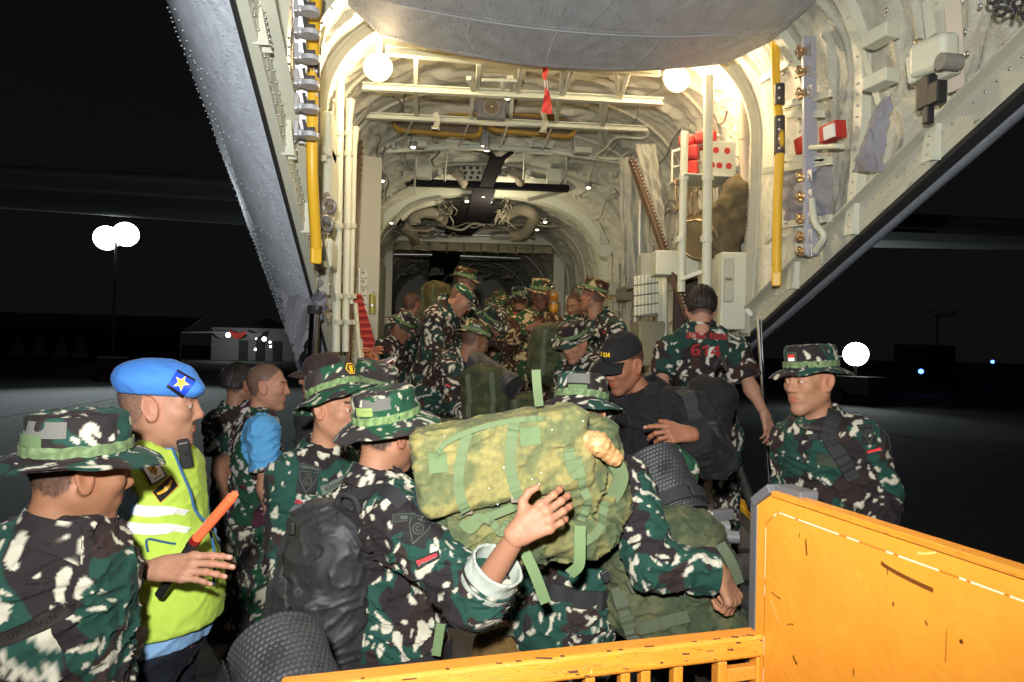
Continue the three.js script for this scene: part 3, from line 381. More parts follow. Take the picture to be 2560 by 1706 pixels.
{ // right wall: straps, boxes, pouches, snaps
  const strap = (pts, w, x = 1.52, m = cream, nm = 'wall_strap') => part(plane, nm, ribbon(pts.map(([a, b]) => XR(a, b, x)), w, V(-1, 0, 0.25), 0.008, 40), m);
  strap([[2092, 0], [2120, 60], [2150, 110], [2180, 200], [2198, 260]], 0.035); strap([[2318, 0], [2325, 60], [2330, 90]], 0.05); strap([[2382, 0], [2388, 100], [2392, 225]], 0.075, 1.5, M('strap_tan', [0.62, 0.56, 0.45], 0.7)); strap([[1912, 130], [1960, 150], [1985, 180]], 0.03);
  for (const pts of [[[1902, 200], [1975, 152]], [[1960, 262], [2080, 230]], [[1960, 285], [2060, 282]], [[1955, 392], [2065, 398]], [[1910, 425], [2080, 400]], [[1945, 562], [2080, 543]], [[1915, 600], [1960, 560]]]) part(plane, 'wall_rail', [bar(XR(...pts[0], 1.5), XR(...pts[1], 1.5), 0.02, 0.035), bar(XR(pts[0][0], pts[0][1] + 9, 1.49), XR(pts[1][0], pts[1][1] + 9, 1.49), 0.02, 0.012)], cream);
  for (const [px, py, w, h] of [[2202, 90, 0.14, 0.075], [2202, 200, 0.14, 0.07]]) { const p = XR(px, py, 1.47), b = part(plane, 'wall_box', rbox(0.09, h, w * 1.15, p, [0, 0.15, 0], 0.008), cream); part(b, 'end_clip', rbox(0.06, h * 0.7, 0.006, p.clone().add(V(-0.012, 0, w * -0.58)), [0, 0.15, 0], 0.002), alu); }
  for (const [px, py] of [[2030, 45], [2056, 86], [2132, 48], [2217, 25], [2234, 67], [2326, 42], [2412, 80], [2418, 134], [2450, 15], [2508, 115], [1985, 100], [2195, 230], [2405, 3], [1958, 184], [2002, 248]]) part(plane, 'snap_fastener', new THREE.SphereGeometry(0.013, 10, 7).scale(0.6, 1, 1).translate(...XR(px, py, 1.535).toArray()), steel);
  { // release handle housing and black handle
    const c = XR(2335, 140, 1.42), h = part(plane, 'control_housing', [rbox(0.1, 0.16, 0.2, c, [0.1, 0.1, 0.1], 0.03), rbox(0.06, 0.13, 0.1, XR(2300, 168, 1.42), [0, 0.2, 0.15], 0.012), rbox(0.05, 0.05, 0.2, XR(2350, 190, 1.45), [0, 0, 0], 0.01)], cream); part(h, 'port_hole', new THREE.CylinderGeometry(0.036, 0.036, 0.09, 20).rotateZ(Math.PI / 2).translate(...XR(2374, 155, 1.385).toArray()), M('port_dark', [0.22, 0.21, 0.18], 0.7));
    for (const py of [106, 127]) part(h, 'knob', new THREE.SphereGeometry(0.02, 12, 8).translate(...XR(2298, py, 1.4).toArray()), brass);
    part(plane, 'release_handle', [rbox(0.05, 0.14, 0.085, XR(2318, 232, 1.4), [0, 0, 0.05], 0.008), rbox(0.05, 0.1, 0.06, XR(2345, 232, 1.4), [0, 0, 0], 0.008), rbox(0.035, 0.11, 0.035, XR(2322, 280, 1.4), [0, 0, 0], 0.006), rbox(0.03, 0.03, 0.03, XR(2330, 193, 1.4))], black); part(plane, 'handle_ring', new THREE.TorusGeometry(0.022, 0.005, 6, 18).rotateY(1.2).translate(...XR(2300, 262, 1.4).toArray()), whitePaint);
    const ch = []; for (let i = 0; i < 9; i++) { const p = XR(2480 + i * 11, -2 + (i % 3) * 14 + i * 1.5, 1.4); ch.push(new THREE.TorusGeometry(0.017, 0.007, 6, 14).rotateY(i * 1.1).rotateX(i * 0.7).translate(p.x, p.y, p.z)); } part(plane, 'chain', ch, M('dark_metal'));
  }
  const pouch = (q, x, nm, label) => part(plane, nm, sheet(24, 24, (u, v) => { const a = q[0].map((k, i) => mix(k, q[1][i], u)), b = q[3].map((k, i) => mix(k, q[2][i], u)), p = XR(mix(a[0], b[0], v), mix(a[1], b[1], v), x); const n = fbm(u * 3, v * 4, q[0][0]); return p.add(V(-0.05 * Math.sin(u * Math.PI) * Math.sin(v * Math.PI) - 0.02 * n, 0, 0)); }), greyFabric, label);
  pouch([[1955, 432], [2082, 415], [2082, 538], [1960, 566]], 1.5, 'fabric_pouch', 'grey fabric pouch below the wall rails'); pouch([[2195, 258], [2235, 232], [2205, 430], [2130, 428]], 1.46, 'fabric_flap', 'grey folded fabric flap on the right wall');
  const rb = part(plane, 'red_label_box', rbox(0.08, 0.1, 0.14, XR(2082, 330, 1.47), [0, 0.1, 0.1], 0.008), redPaint); part(rb, 'white_label', rbox(0.02, 0.075, 0.08, XR(2074, 330, 1.43), [0, 0.1, 0.1], 0.002), whitePaint); part(plane, 'red_bracket', rbox(0.05, 0.1, 0.14, XR(2010, 360, 1.49), [0, 0, 0.2], 0.01), redPaint); part(plane, 'padded_shelf', rbox(0.06, 0.03, 0.3, XR(2065, 368, 1.47), [0.25, 0, 0], 0.01), cream);
  part(plane, 'seat_hook', tube([XR(2030, 500, 1.45), XR(2040, 560, 1.43), XR(2060, 590, 1.45), XR(2040, 630, 1.46)], 0.02, 24, 8), cream);
  // left wall pieces
  for (const [a, b] of [[[800, 130], [822, 20]], [[806, 395], [832, 402]], [[806, 545], [836, 550]], [[800, 610], [830, 612]], [[806, 660], [835, 664]]]) part(plane, 'wall_rail', bar(XL(...a, -1.5), XL(...b, -1.52), 0.02, 0.04), cream);
  for (const [px, py, w, h] of [[824, 350, 0.3, 0.3], [826, 445, 0.35, 0.35], [826, 640, 0.3, 0.2]]) part(plane, 'wall_box', rbox(0.06, h, w, XL(px, py, -1.5), [0, 0, 0], 0.02), cream);
  for (const [px, py] of [[822, 515], [815, 560]]) part(plane, 'hose_coupling', [new THREE.TorusGeometry(0.04, 0.014, 8, 16).rotateY(0.6).translate(...XL(px, py, -1.44).toArray()), rod(XL(px - 6, py - 30, -1.46), XL(px + 4, py, -1.43), 0.018)], M('hose', [0.3, 0.28, 0.27], 0.4, { metalness: 0.5 }));
  for (const [x, y0, y1, r] of [[845, 150, 880, 0.032], [869, 250, 880, 0.028], [883, 318, 760, 0.022]]) { const D = x === 845 ? 5.2 : x === 869 ? 5.45 : 5.6, p = part(plane, 'conduit_pipe', rod(Z(x + (x === 845 ? 6 : 4), y0, D), Z(x - 6, y1, D), r), cream); for (const py of [330, 380, 560, 735, 800]) part(p, 'coupling', rod(Z(x, py, D), Z(x, py + 12, D), r * 1.22), creamDark); part(p, 'flared_end', rod(Z(x + 6, y0, D), Z(x + 4, y0 + 42, D), r * 1.5, r), cream); }
  // anchor chain rail on the left, brown
  const br = part(plane, 'anchor_rail', [bar(Z(902, 355, 6.3), Z(884, 700, 5.9), 0.035, 0.06), bar(Z(884, 700, 5.9), Z(868, 930, 5.6), 0.035, 0.06)], brownRail); const links = []; for (let i = 0; i < 40; i++) { const p = Z(901 - i * 0.62, 365 + i * 14, 6.2); links.push(new THREE.SphereGeometry(0.009, 6, 4).translate(p.x + 0.02, p.y, p.z + 0.03)); } part(br, 'rail_beads', links, M('bead', [0.6, 0.5, 0.3], 0.3, { metalness: 0.7 })).userData.kind = 'stuff';
  const hk = part(plane, 'hook_strip', bar(Z(898, 672, 6.7), Z(900, 780, 6.7), 0.03, 0.012), whitePaint); for (let i = 0; i < 5; i++) part(hk, 'hook', tube([Z(903, 680 + i * 22, 6.66), Z(913, 681 + i * 22, 6.62), Z(914, 692 + i * 22, 6.62), Z(905, 692 + i * 22, 6.62)], 0.01, 12, 6), whitePaint);
  part(plane, 'side_jamb', rbox(0.28, 2.6, 0.06, V(-1.42, 2.3, -6.75), [0, 0.3, 0], 0.01), creamDark);
}
{ // right side of the ramp opening: poles, brown anchor rail, cabinets
  for (const [a, b, D, r] of [[[1712, 330], [1703, 730], 5.0, 0.03], [[1772, 190], [1766, 740], 4.75, 0.034]]) { const p = part(plane, 'stanchion_pole', rod(Z(...a, D), Z(...b, D), r), cream); part(p, 'collar', rod(Z(a[0] - 2, 440, D), Z(a[0] - 2, 452, D), r * 1.25), cream); part(p, 'collar', rod(Z(b[0], 590, D), Z(b[0], 606, D), r * 1.25), cream); }
  const bp = part(plane, 'actuator_tube', [rod(Z(1858, 255, 4.85), Z(1862, 350, 4.85), 0.05), rod(Z(1862, 350, 4.85), Z(1880, 660, 4.85), 0.046)], M('tan_tube', [0.42, 0.35, 0.26], 0.4)); part(bp, 'dark_end', rod(Z(1880, 688, 4.85), Z(1884, 745, 4.85), 0.05, 0.03), M('end_brown', [0.05, 0.03, 0.02], 0.25)); part(bp, 'lower_cup', rod(Z(1884, 742, 4.85), Z(1886, 785, 4.85), 0.055), alu); part(bp, 'marking', rod(Z(1881, 662, 4.85), Z(1882, 690, 4.85), 0.0475), creamDark);
  part(plane, 'red_pole', rod(Z(1890, 300, 4.95), Z(1898, 660, 4.95), 0.014), redPaint);
  const ar = part(plane, 'anchor_rail', bar(Z(1580, 400, 5.9), Z(1725, 800, 5.2), 0.07, 0.05), brownRail); const st = []; for (let i = 0; i < 44; i++) for (const s of [-1, 1]) { const p = Z(1580 + i * 3.3 + s * 5, 405 + i * 9.0, 5.9 - i * 0.0159).add(V(0, 0, 0.045)); st.push(new THREE.SphereGeometry(0.006, 6, 4).translate(p.x, p.y, p.z)); } part(ar, 'rail_studs', st, whitePaint).userData.kind = 'stuff';
  part(plane, 'thin_rod', rod(Z(1601, 500, 6.3), Z(1599, 700, 6.3), 0.012), alu); part(plane, 'thin_rod', rod(Z(1590, 720, 6.1), Z(1588, 880, 6.0), 0.02), alu); part(plane, 'thin_rod', [rod(Z(1648, 690, 5.9), Z(1650, 920, 5.7), 0.022), rod(Z(1660, 690, 5.9), Z(1662, 920, 5.7), 0.03)], cream);
  // curtain of cream fabric gathered beside the rail
  part(plane, 'gathered_curtain', sheet(70, 60, (u, v) => { const p = Z(mix(mix(1545, 1608, u), mix(1560, 1640, u), v), mix(395, 720, v), 6.55); p.z += 0.06 * Math.sin(u * 22 + v * 2 + 2 * noise(u * 2, v * 2, 1)) * (0.15 + v) + 0.05 * noise(u * 5, v * 3, 6); return p; }, [1, 2]), blanket);
  part(plane, 'gathered_curtain', sheet(50, 50, (u, v) => { const p = Z(mix(mix(1590, 1640, u), mix(1640, 1672, u), v), mix(360, 620, v), 5.9); p.z += 0.04 * Math.sin(u * 16 + v * 3) * (0.2 + v) + 0.04 * noise(u * 5, v * 5, 9); return p; }, [1, 2]), blanket);
  const cabinet = (l, t, r, b, D, dep, nm = 'equipment_cabinet', m = cream) => { const p = Z((l + r) / 2, (t + b) / 2, D); return part(plane, nm, rbox((r - l) * D / FOC, (b - t) * D / FOC, dep, p.clone().add(V(0, 0, -dep / 2)), [0, -0.1, 0], 0.012), m); };
  cabinet(1805, 625, 1872, 830, 4.75, 0.22); const cd = cabinet(1812, 640, 1838, 758, 4.7, 0.03, 'cabinet_door', creamDark); part(cd, 'door_stencil', rbox(0.05, 0.02, 0.004, Z(1822, 698, 4.68), [0, 0, 0], 0.001), M('stencil', [0.2, 0.19, 0.16], 0.8));
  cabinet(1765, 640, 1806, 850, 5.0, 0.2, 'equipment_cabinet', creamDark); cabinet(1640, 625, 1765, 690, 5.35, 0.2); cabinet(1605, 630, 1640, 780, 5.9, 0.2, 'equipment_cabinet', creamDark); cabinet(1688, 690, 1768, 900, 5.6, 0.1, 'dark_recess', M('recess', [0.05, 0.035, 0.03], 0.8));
  part(plane, 'olive_locker', rbox(0.24, 0.4, 0.22, Z(1620, 860, 5.85), [0, 0, 0], 0.02), M('locker_olive', [0.26, 0.25, 0.16], 0.6));
  part(plane, 'cross_brace', [bar(Z(1700, 700, 4.95), Z(1768, 675, 4.85), 0.03, 0.03), bar(Z(1690, 600, 5.3), Z(1800, 610, 5.0), 0.03, 0.05), bar(Z(1845, 745, 4.8), Z(1880, 790, 4.75), 0.04, 0.04), bar(Z(1838, 735, 4.8), Z(1880, 700, 4.8), 0.02, 0.03)], cream);
  const gp = part(plane, 'panel_rack', bar(Z(1584, 740, 5.75), Z(1646, 740, 5.7), 0.03, 0.36), M('rack_back', [0.2, 0.2, 0.16], 0.7)); for (let i = 0; i < 7; i++) for (let j = 0; j < 4; j++) part(gp, 'rack_tile', rbox(0.0265, 0.076, 0.02, Z(1588.5 + i * 8.9, 701 + j * 25.6 - i * 1.2 + 1, 5.67), [0, 0, 0], 0.003), cream);
  part(plane, 'wall_disc', [new THREE.TorusGeometry(0.08, 0.012, 8, 24).translate(...Z(1512, 625, 7.6).toArray()), new THREE.CylinderGeometry(0.07, 0.07, 0.02, 24).rotateX(1.57).translate(...Z(1512, 625, 7.62).toArray())], cream); part(plane, 'wall_disc', new THREE.TorusGeometry(0.04, 0.01, 8, 24).translate(...Z(1508, 592, 7.6).toArray()), cream);
  // cream bin with round holes, red survival packs inside
  const o = Z(1806, 397, 4.95), bin = part(plane, 'perforated_bin', [rbox(0.21, 0.27, 0.012, o, [0, 0, 0], 0.004), rbox(0.012, 0.27, 0.34, o.clone().add(V(0.1, 0, -0.17)), [0, 0, 0], 0.003), rbox(0.4, 0.012, 0.36, o.clone().add(V(-0.1, -0.135, -0.16)), [0, 0, 0], 0.003), bar(o.clone().add(V(-0.1, -0.13, 0)), o.clone().add(V(-0.28, -0.13, -0.32)), 0.012, 0.02), bar(o.clone().add(V(-0.1, 0, 0)), o.clone().add(V(-0.28, 0, -0.32)), 0.012, 0.012), bar(o.clone().add(V(-0.1, 0.13, 0)), o.clone().add(V(-0.28, 0.13, -0.32)), 0.012, 0.02), bar(o.clone().add(V(-0.28, 0.13, -0.32)), o.clone().add(V(-0.28, -0.13, -0.32)), 0.02, 0.012)], cream);
  for (const [dx, dy] of [[-0.055, 0.06], [0.035, 0.06], [-0.085, -0.055], [-0.025, -0.055], [0.05, -0.055]]) part(bin, 'round_hole', new THREE.CylinderGeometry(0.024, 0.024, 0.004, 22).rotateX(1.5708).translate(o.x + dx, o.y + dy, o.z + 0.0075), redPaint, 'round hole showing the red pack');
  for (const [dx, dy, dz, w, h] of [[-0.17, 0.06, -0.17, 0.1, 0.11], [-0.17, -0.06, -0.17, 0.1, 0.11], [-0.08, 0.17, -0.12, 0.16, 0.09], [-0.2, 0.16, -0.2, 0.12, 0.08]]) { const t = thing('survival_pack', dy > 0.1 ? (dx < -0.1 ? 'red cloth pack with white tag on top of the perforated bin, rear' : 'red cloth pack lying on top of the perforated bin, front') : dy > 0 ? 'red pack in the open side of the perforated bin, upper' : 'red pack in the open side of the perforated bin, lower', 'pack', o.clone().add(V(dx, dy - h / 2, dz)), 'red packs at the perforated bin'); part(t, 'cover', rbox(w, h, 0.26, o.clone().add(V(dx, dy, dz)), [0, -0.45, 0], 0.025), redCloth); part(t, 'strap', rbox(w * 1.03, h * 1.04, 0.025, o.clone().add(V(dx, dy, dz)), [0, -0.45, 0], 0.01), whitePaint); }
  { const hooks = []; for (const [px, py] of [[1690, 500], [1718, 520], [1728, 530], [1742, 520], [1738, 535]]) { const p = Z(px, py, 5.05); hooks.push(tube([p.clone().add(V(0, 0.14, 0)), p.clone().add(V(0, 0.02, 0)), p.clone().add(V(0.02, -0.05, 0.01)), p.clone().add(V(0, -0.075, 0.01)), p.clone().add(V(-0.02, -0.05, 0.01))], 0.008, 20, 6)); hooks.push(rbox(0.03, 0.05, 0.02, p.clone().add(V(0, 0.14, 0)))); } part(plane, 'tie_down_hooks', hooks, brass); }
  const du = thing('canvas_cover', 'brown-olive canvas cover slung between the cream poles and the right wall', 'cover', Z(1810, 640, 4.9)); const dps = [cap(Z(1840, 480, 4.9), Z(1810, 620, 4.95), 0.1, 0.12, 0.1), cap(Z(1862, 450, 4.9), Z(1850, 560, 4.9), 0.05, 0.09, 0.1), cap(Z(1800, 520, 4.9), Z(1790, 590, 4.95), 0.06, 0.08, 0.08)], df = field(dps);
  part(du, 'canvas', paint(polygonize((x, y, z) => df(x, y, z) - 0.02 * fbm(x * 7, y * 7, z * 7), bounds(dps, 0.06), 0.012), (x, y, z) => { const k = 0.8 + 0.25 * fbm(x * 9, y * 9, z * 9); return [0.13 * k, 0.105 * k, 0.06 * k]; }), CLOTH);
  const lb = thing('metal_drum', 'tan metal drum tipped behind the cream poles', 'drum', Z(1740, 640, 5.1)); part(lb, 'shell', rod(Z(1782, 560, 5.15), Z(1745, 600, 5.0), 0.15, 0.17, 30), M('drum_tan', [0.32, 0.24, 0.12], 0.35, { metalness: 0.3 })); part(lb, 'rim', new THREE.TorusGeometry(0.165, 0.01, 8, 30).applyMatrix4(basis(Z(1782, 560, 5.15), Z(1745, 600, 5.0))).translate(...Z(1745, 600, 5.0).toArray()), brass);
}
{ // loose safety gear in the hold
  const fe = thing('oxygen_bottle', 'slim yellow-green bottle clamped to the left door jamb', 'bottle', Z(930, 787, 6.5)); part(fe, 'cylinder', [rod(Z(930, 785, 6.5), Z(930, 742, 6.5), 0.03, 0.03, 20), new THREE.SphereGeometry(0.03, 16, 10).translate(...Z(930, 742, 6.5).toArray())], M('bottle_green', [0.3, 0.3, 0.06], 0.4)); part(fe, 'valve', [rod(Z(930, 738, 6.5), Z(930, 728, 6.5), 0.01), rod(Z(926, 730, 6.5), Z(937, 726, 6.5), 0.006)], steel); part(fe, 'clamp', rod(Z(930, 762, 6.5), Z(930, 766, 6.5), 0.033), steel);
  const fx = thing('fire_extinguisher', 'orange-yellow bottle on the right jamb behind the facing soldier', 'bottle', Z(1384, 780, 7.4)); part(fx, 'cylinder', [rod(Z(1384, 772, 7.4), Z(1384, 738, 7.4), 0.055, 0.055, 20), new THREE.SphereGeometry(0.055, 16, 10).translate(...Z(1384, 738, 7.4).toArray()), new THREE.SphereGeometry(0.055, 16, 10).translate(...Z(1384, 772, 7.4).toArray())], M('bottle_orange', [0.55, 0.25, 0.03], 0.35)); part(fx, 'gauge', new THREE.SphereGeometry(0.035, 14, 10).translate(...Z(1382, 718, 7.35).toArray()), chrome); part(fx, 'bracket', rod(Z(1384, 755, 7.4), Z(1384, 759, 7.4), 0.06), steel);
  const seat = thing('troop_seat', 'red webbing troop seat folded at the left wall', 'seat', Z(920, 960, 5.7)); part(seat, 'back_webbing', sheet(10, 40, (u, v) => { const p = Z(mix(mix(882, 903, u), mix(905, 950, u), v), mix(735, 900, v), 5.9); p.z += 0.015 * Math.sin(v * 60); return p; }), M('red_web', [0.36, 0.03, 0.02], 0.7)); part(seat, 'seat_webbing', sheet(20, 10, (u, v) => Z(mix(905, 990, u), mix(mix(905, 896, u), mix(925, 905, u), v), mix(5.7, 5.3, v))), M('red_web')); part(seat, 'seat_tube', [rod(Z(903, 915, 5.6), Z(992, 895, 5.4), 0.013), rod(Z(990, 895, 5.4), Z(975, 940, 5.3), 0.012), rod(Z(985, 897, 5.4), Z(955, 915, 5.4), 0.01)], alu);
  part(seat, 'side_rail', [rod(Z(888, 760, 5.8), Z(905, 960, 5.5), 0.02), rod(Z(900, 850, 5.8), Z(915, 990, 5.5), 0.02)], creamDark);
  const rk = thing('red_stowage', 'red folded seat webbing low on the right wall inside the hold', 'seat', Z(1430, 860, 7)); part(rk, 'webbing', sheet(12, 12, (u, v) => { const p = Z(mix(1420, 1460, u), mix(755, 880, v), 7.0); p.z += 0.03 * Math.sin(u * 20); return p; }), M('red_web')); part(rk, 'frame', [rod(Z(1418, 740, 7), Z(1416, 900, 7), 0.02), rod(Z(1462, 750, 7), Z(1464, 900, 7), 0.02)], creamDark);
}
// wings, seen faintly against the night
for (const s of [-1, 1]) part(plane, 'wing', sheet(40, 24, (u, v) => { const a = v * 2 * Math.PI, c = mix(4.6, 2.6, u), x = s * mix(2.0, 20, u); return V(x, 4.45 + 0.35 * Math.sin(a) * (0.6 + 0.4 * Math.cos(a)) * mix(1, 0.6, u) + u * 0.3, -14.3 + c / 2 * Math.cos(a)); }, [18, 6]), M('wing_dark', [0.10, 0.105, 0.115], 0.7));
for (const s of [-1, 1]) part(plane, 'wing_flap', bar(V(s * 2.2, 4.05, -11.9), V(s * 11, 4.15, -11.95), 0.9, 0.07), M('flap_grey', [0.07, 0.07, 0.075], 0.8));

// ---------------------------------------------------------------- floodlights and far things on the apron
function lightTower(px, py, d, heads, r, I, label, group) {
  const p = at(px, py, d), t = thing('floodlight_tower', label, 'floodlight', V(p.x, 0, p.z), group);
  part(t, 'mast', rod(V(p.x, 0.6, p.z), p, 0.06, 0.05), M('mast_grey', [0.04, 0.04, 0.04], 0.6)); part(t, 'trailer', rbox(1.2, 0.7, 1.8, V(p.x, 0.7, p.z), [0, 0.4, 0], 0.08), M('trailer_dark', [0.04, 0.035, 0.02], 0.8)); for (const s of [-1, 1]) part(t, 'wheel', rod(V(p.x + s * 0.6, 0.3, p.z), V(p.x + s * 0.75, 0.3, p.z), 0.3), rubber);
  for (const [dx, dy] of heads) {
    const c = p.clone().addScaledVector(camAxis(1, 0, 0), dx).addScaledVector(camAxis(0, 1, 0), dy), tw = CAM.clone().sub(c).normalize(), h = part(t, 'lamp_head', rod(c.clone().addScaledVector(tw, -0.25), c, r * 0.7, r, 24), M('mast_grey'));
    part(h, 'lamp_glass', new THREE.SphereGeometry(r * 0.97, 24, 12).scale(1, 1, 0.35).applyMatrix4(basis(V(0, 0, 0), tw)).translate(c.x, c.y, c.z), M('white_lamp', [1, 1, 1], 0.3, { emissive: new THREE.Color(0.9, 1, 1), emissiveIntensity: 16 }));
  }
  part(t, 'cross_arm', bar(p.clone().add(V(-0.9, -0.1, -0.3)), p.clone().add(V(0.9, -0.1, -0.3)), 0.06, 0.06), M('mast_grey'));
  const l = new THREE.SpotLight(new THREE.Color(0.85, 0.97, 1), I, 0, 0.9, 0.5, 2); l.position.copy(p).addScaledVector(CAM.clone().sub(p).normalize(), 0.3); l.target.position.set(0, 1, -6); l.castShadow = true; l.shadow.radius = 20; scene.add(l); scene.add(l.target);
}
lightTower(290, 592, 30, [[-0.42, -0.06], [0.42, 0.1]], 0.54, 750, 'tall floodlight mast with two white lamps, left of the aircraft', 'floodlights on the apron');
lightTower(2140, 886, 26, [[0, 0]], 0.46, 22, 'low white floodlight behind the soldier on the right', 'floodlights on the apron');
{
  const far = (px, py, d) => at(px, py, d);
  { const b = thing('terminal_building', 'low white far building with red and white bunting and bright lamps', 'building', V(far(600, 865, 70).x, 0, far(600, 865, 70).z)); const p = b.position.clone(); const wallM = M('far_white', [0.2, 0.2, 0.19], 0.8);
    part(b, 'wall', rbox(9, 3.4, 5, V(p.x + 1.5, 1.7, p.z - 3), [0, 0, 0], 0.05), wallM); const rf = new THREE.CylinderGeometry(0.01, 3.4, 1.2, 4, 1).rotateY(Math.PI / 4).scale(1, 1, 1).translate(p.x + 2, 4.0, p.z - 3); part(b, 'roof', rf, M('far_roof', [0.2, 0.2, 0.2], 0.8)); part(b, 'canopy', rbox(6, 0.15, 3, V(p.x - 4, 2.8, p.z - 1), [0, 0, 0.03], 0.03), M('far_grey', [0.3, 0.3, 0.3], 0.8));
    for (let i = 0; i < 3; i++) part(b, 'doorway', rbox(0.9, 2.1, 0.1, V(p.x + 0.2 + i * 1.7, 1.05, p.z - 0.47), [0, 0, 0], 0.01), M('far_dark', [0.03, 0.03, 0.03], 0.8));
    for (let i = 0; i < 3; i++) part(b, 'bunting', sheet(14, 4, (u, v) => V(p.x - 2.6 + i * 1.6 + u * 1.6, 3.1 - 0.5 * Math.sin(u * Math.PI) * (0.5 + v * 0.5) - v * 0.35, p.z + 0.3)), i % 2 ? redCloth : M('far_white'));
    for (const [px, py, r] of [[570, 838, 0.22], [660, 848, 0.2], [675, 856, 0.1], [638, 874, 0.11], [640, 847, 0.06], [676, 867, 0.1]]) { const c = far(px, py, 66); part(b, 'wall_lamp', new THREE.SphereGeometry(r, 12, 8).translate(c.x, c.y, c.z), M('white_lamp')); }
    const l = new THREE.PointLight(new THREE.Color(0.95, 1, 1), 14, 0, 2); l.position.copy(far(570, 838, 66)); l.castShadow = true; scene.add(l); }
  { const h = thing('hangar_shed', 'long dim shed with a mossy roof at the far left edge of the apron', 'building', V(far(90, 900, 55).x, 0, far(90, 900, 55).z)); const p = h.position; part(h, 'wall', rbox(22, 3.0, 0.3, V(p.x, 1.5, p.z), [0, 0, 0], 0.02), M('shed_dark', [0.035, 0.035, 0.03], 0.9)); part(h, 'roof', rbox(23, 0.15, 5, V(p.x, 3.3, p.z - 1.5), [0.25, 0, 0], 0.03), M('shed_roof', [0.09, 0.09, 0.04], 0.9));
    for (const px of [32, 82, 135, 180]) { const c = at(px, 895, 54); const s = new THREE.Shape(); s.moveTo(-0.6, 0); s.lineTo(0.6, 0); s.lineTo(0, 1.9); part(h, 'white_gable_mark', new THREE.ExtrudeGeometry(s, { depth: 0.06, bevelEnabled: false }).translate(c.x, 0.35, p.z + 0.18), M('gable_pale', [0.3, 0.3, 0.28], 0.9)); } }
  for (const [px, py, d, lab] of [[2303, 929, 34, 'blue taxiway edge light nearer the yellow panel'], [2482, 905, 48, 'blue taxiway edge light farther right']]) { const c = at(px, py, d), t = thing('taxiway_light', lab, 'light', V(c.x, 0, c.z), 'blue taxiway edge lights'); part(t, 'stem', rod(V(c.x, 0, c.z), V(c.x, c.y, c.z), 0.03), M('mast_grey')); part(t, 'dome', new THREE.SphereGeometry(0.12, 12, 8).translate(c.x, c.y, c.z), M('blue_lamp', [0.1, 0.2, 1], 0.3, { emissive: new THREE.Color(0.06, 0.16, 1), emissiveIntensity: 9 })); }
  { const c = at(744, 858, 80), t = thing('obstruction_light', 'small red obstruction light left of the aircraft edge', 'light', V(c.x, 0, c.z)); part(t, 'pole', rod(V(c.x, 0, c.z), c, 0.05), M('mast_grey')); part(t, 'lamp', new THREE.SphereGeometry(0.12, 10, 8).translate(c.x, c.y, c.z), M('red_lamp', [1, 0.1, 0.05], 0.3, { emissive: new THREE.Color(1, 0.08, 0.03), emissiveIntensity: 6 })); }
  { const c = at(2345, 785, 40), t = thing('parked_truck', 'dim far vehicle with a ladder rack glinting in the dark right of the tail', 'truck', V(c.x, 0, c.z)); part(t, 'body', rbox(3.2, 2.2, 2, V(c.x, 1.5, c.z - 1), [0, 0.4, 0], 0.15), M('shed_dark')); const gs = []; for (let i = 0; i < 16; i++) { const a = c.clone().add(V(rr(-0.8, 0.8), rr(-0.25, 0.15), rr(-0.3, 0.3))); gs.push(rod(a, a.clone().add(V(rr(0.2, 0.7), rr(0.05, 0.3), 0)), 0.025, 0.025, 6)); } part(t, 'ladder_rack', gs, M('far_white')); for (const s of [-1, 1]) part(t, 'wheel', rod(V(c.x + s, 0.45, c.z), V(c.x + s, 0.45, c.z + 0.25), 0.45), rubber); part(t, 'mast', rod(V(c.x, 2.5, c.z), c, 0.06), M('mast_grey')); }
}

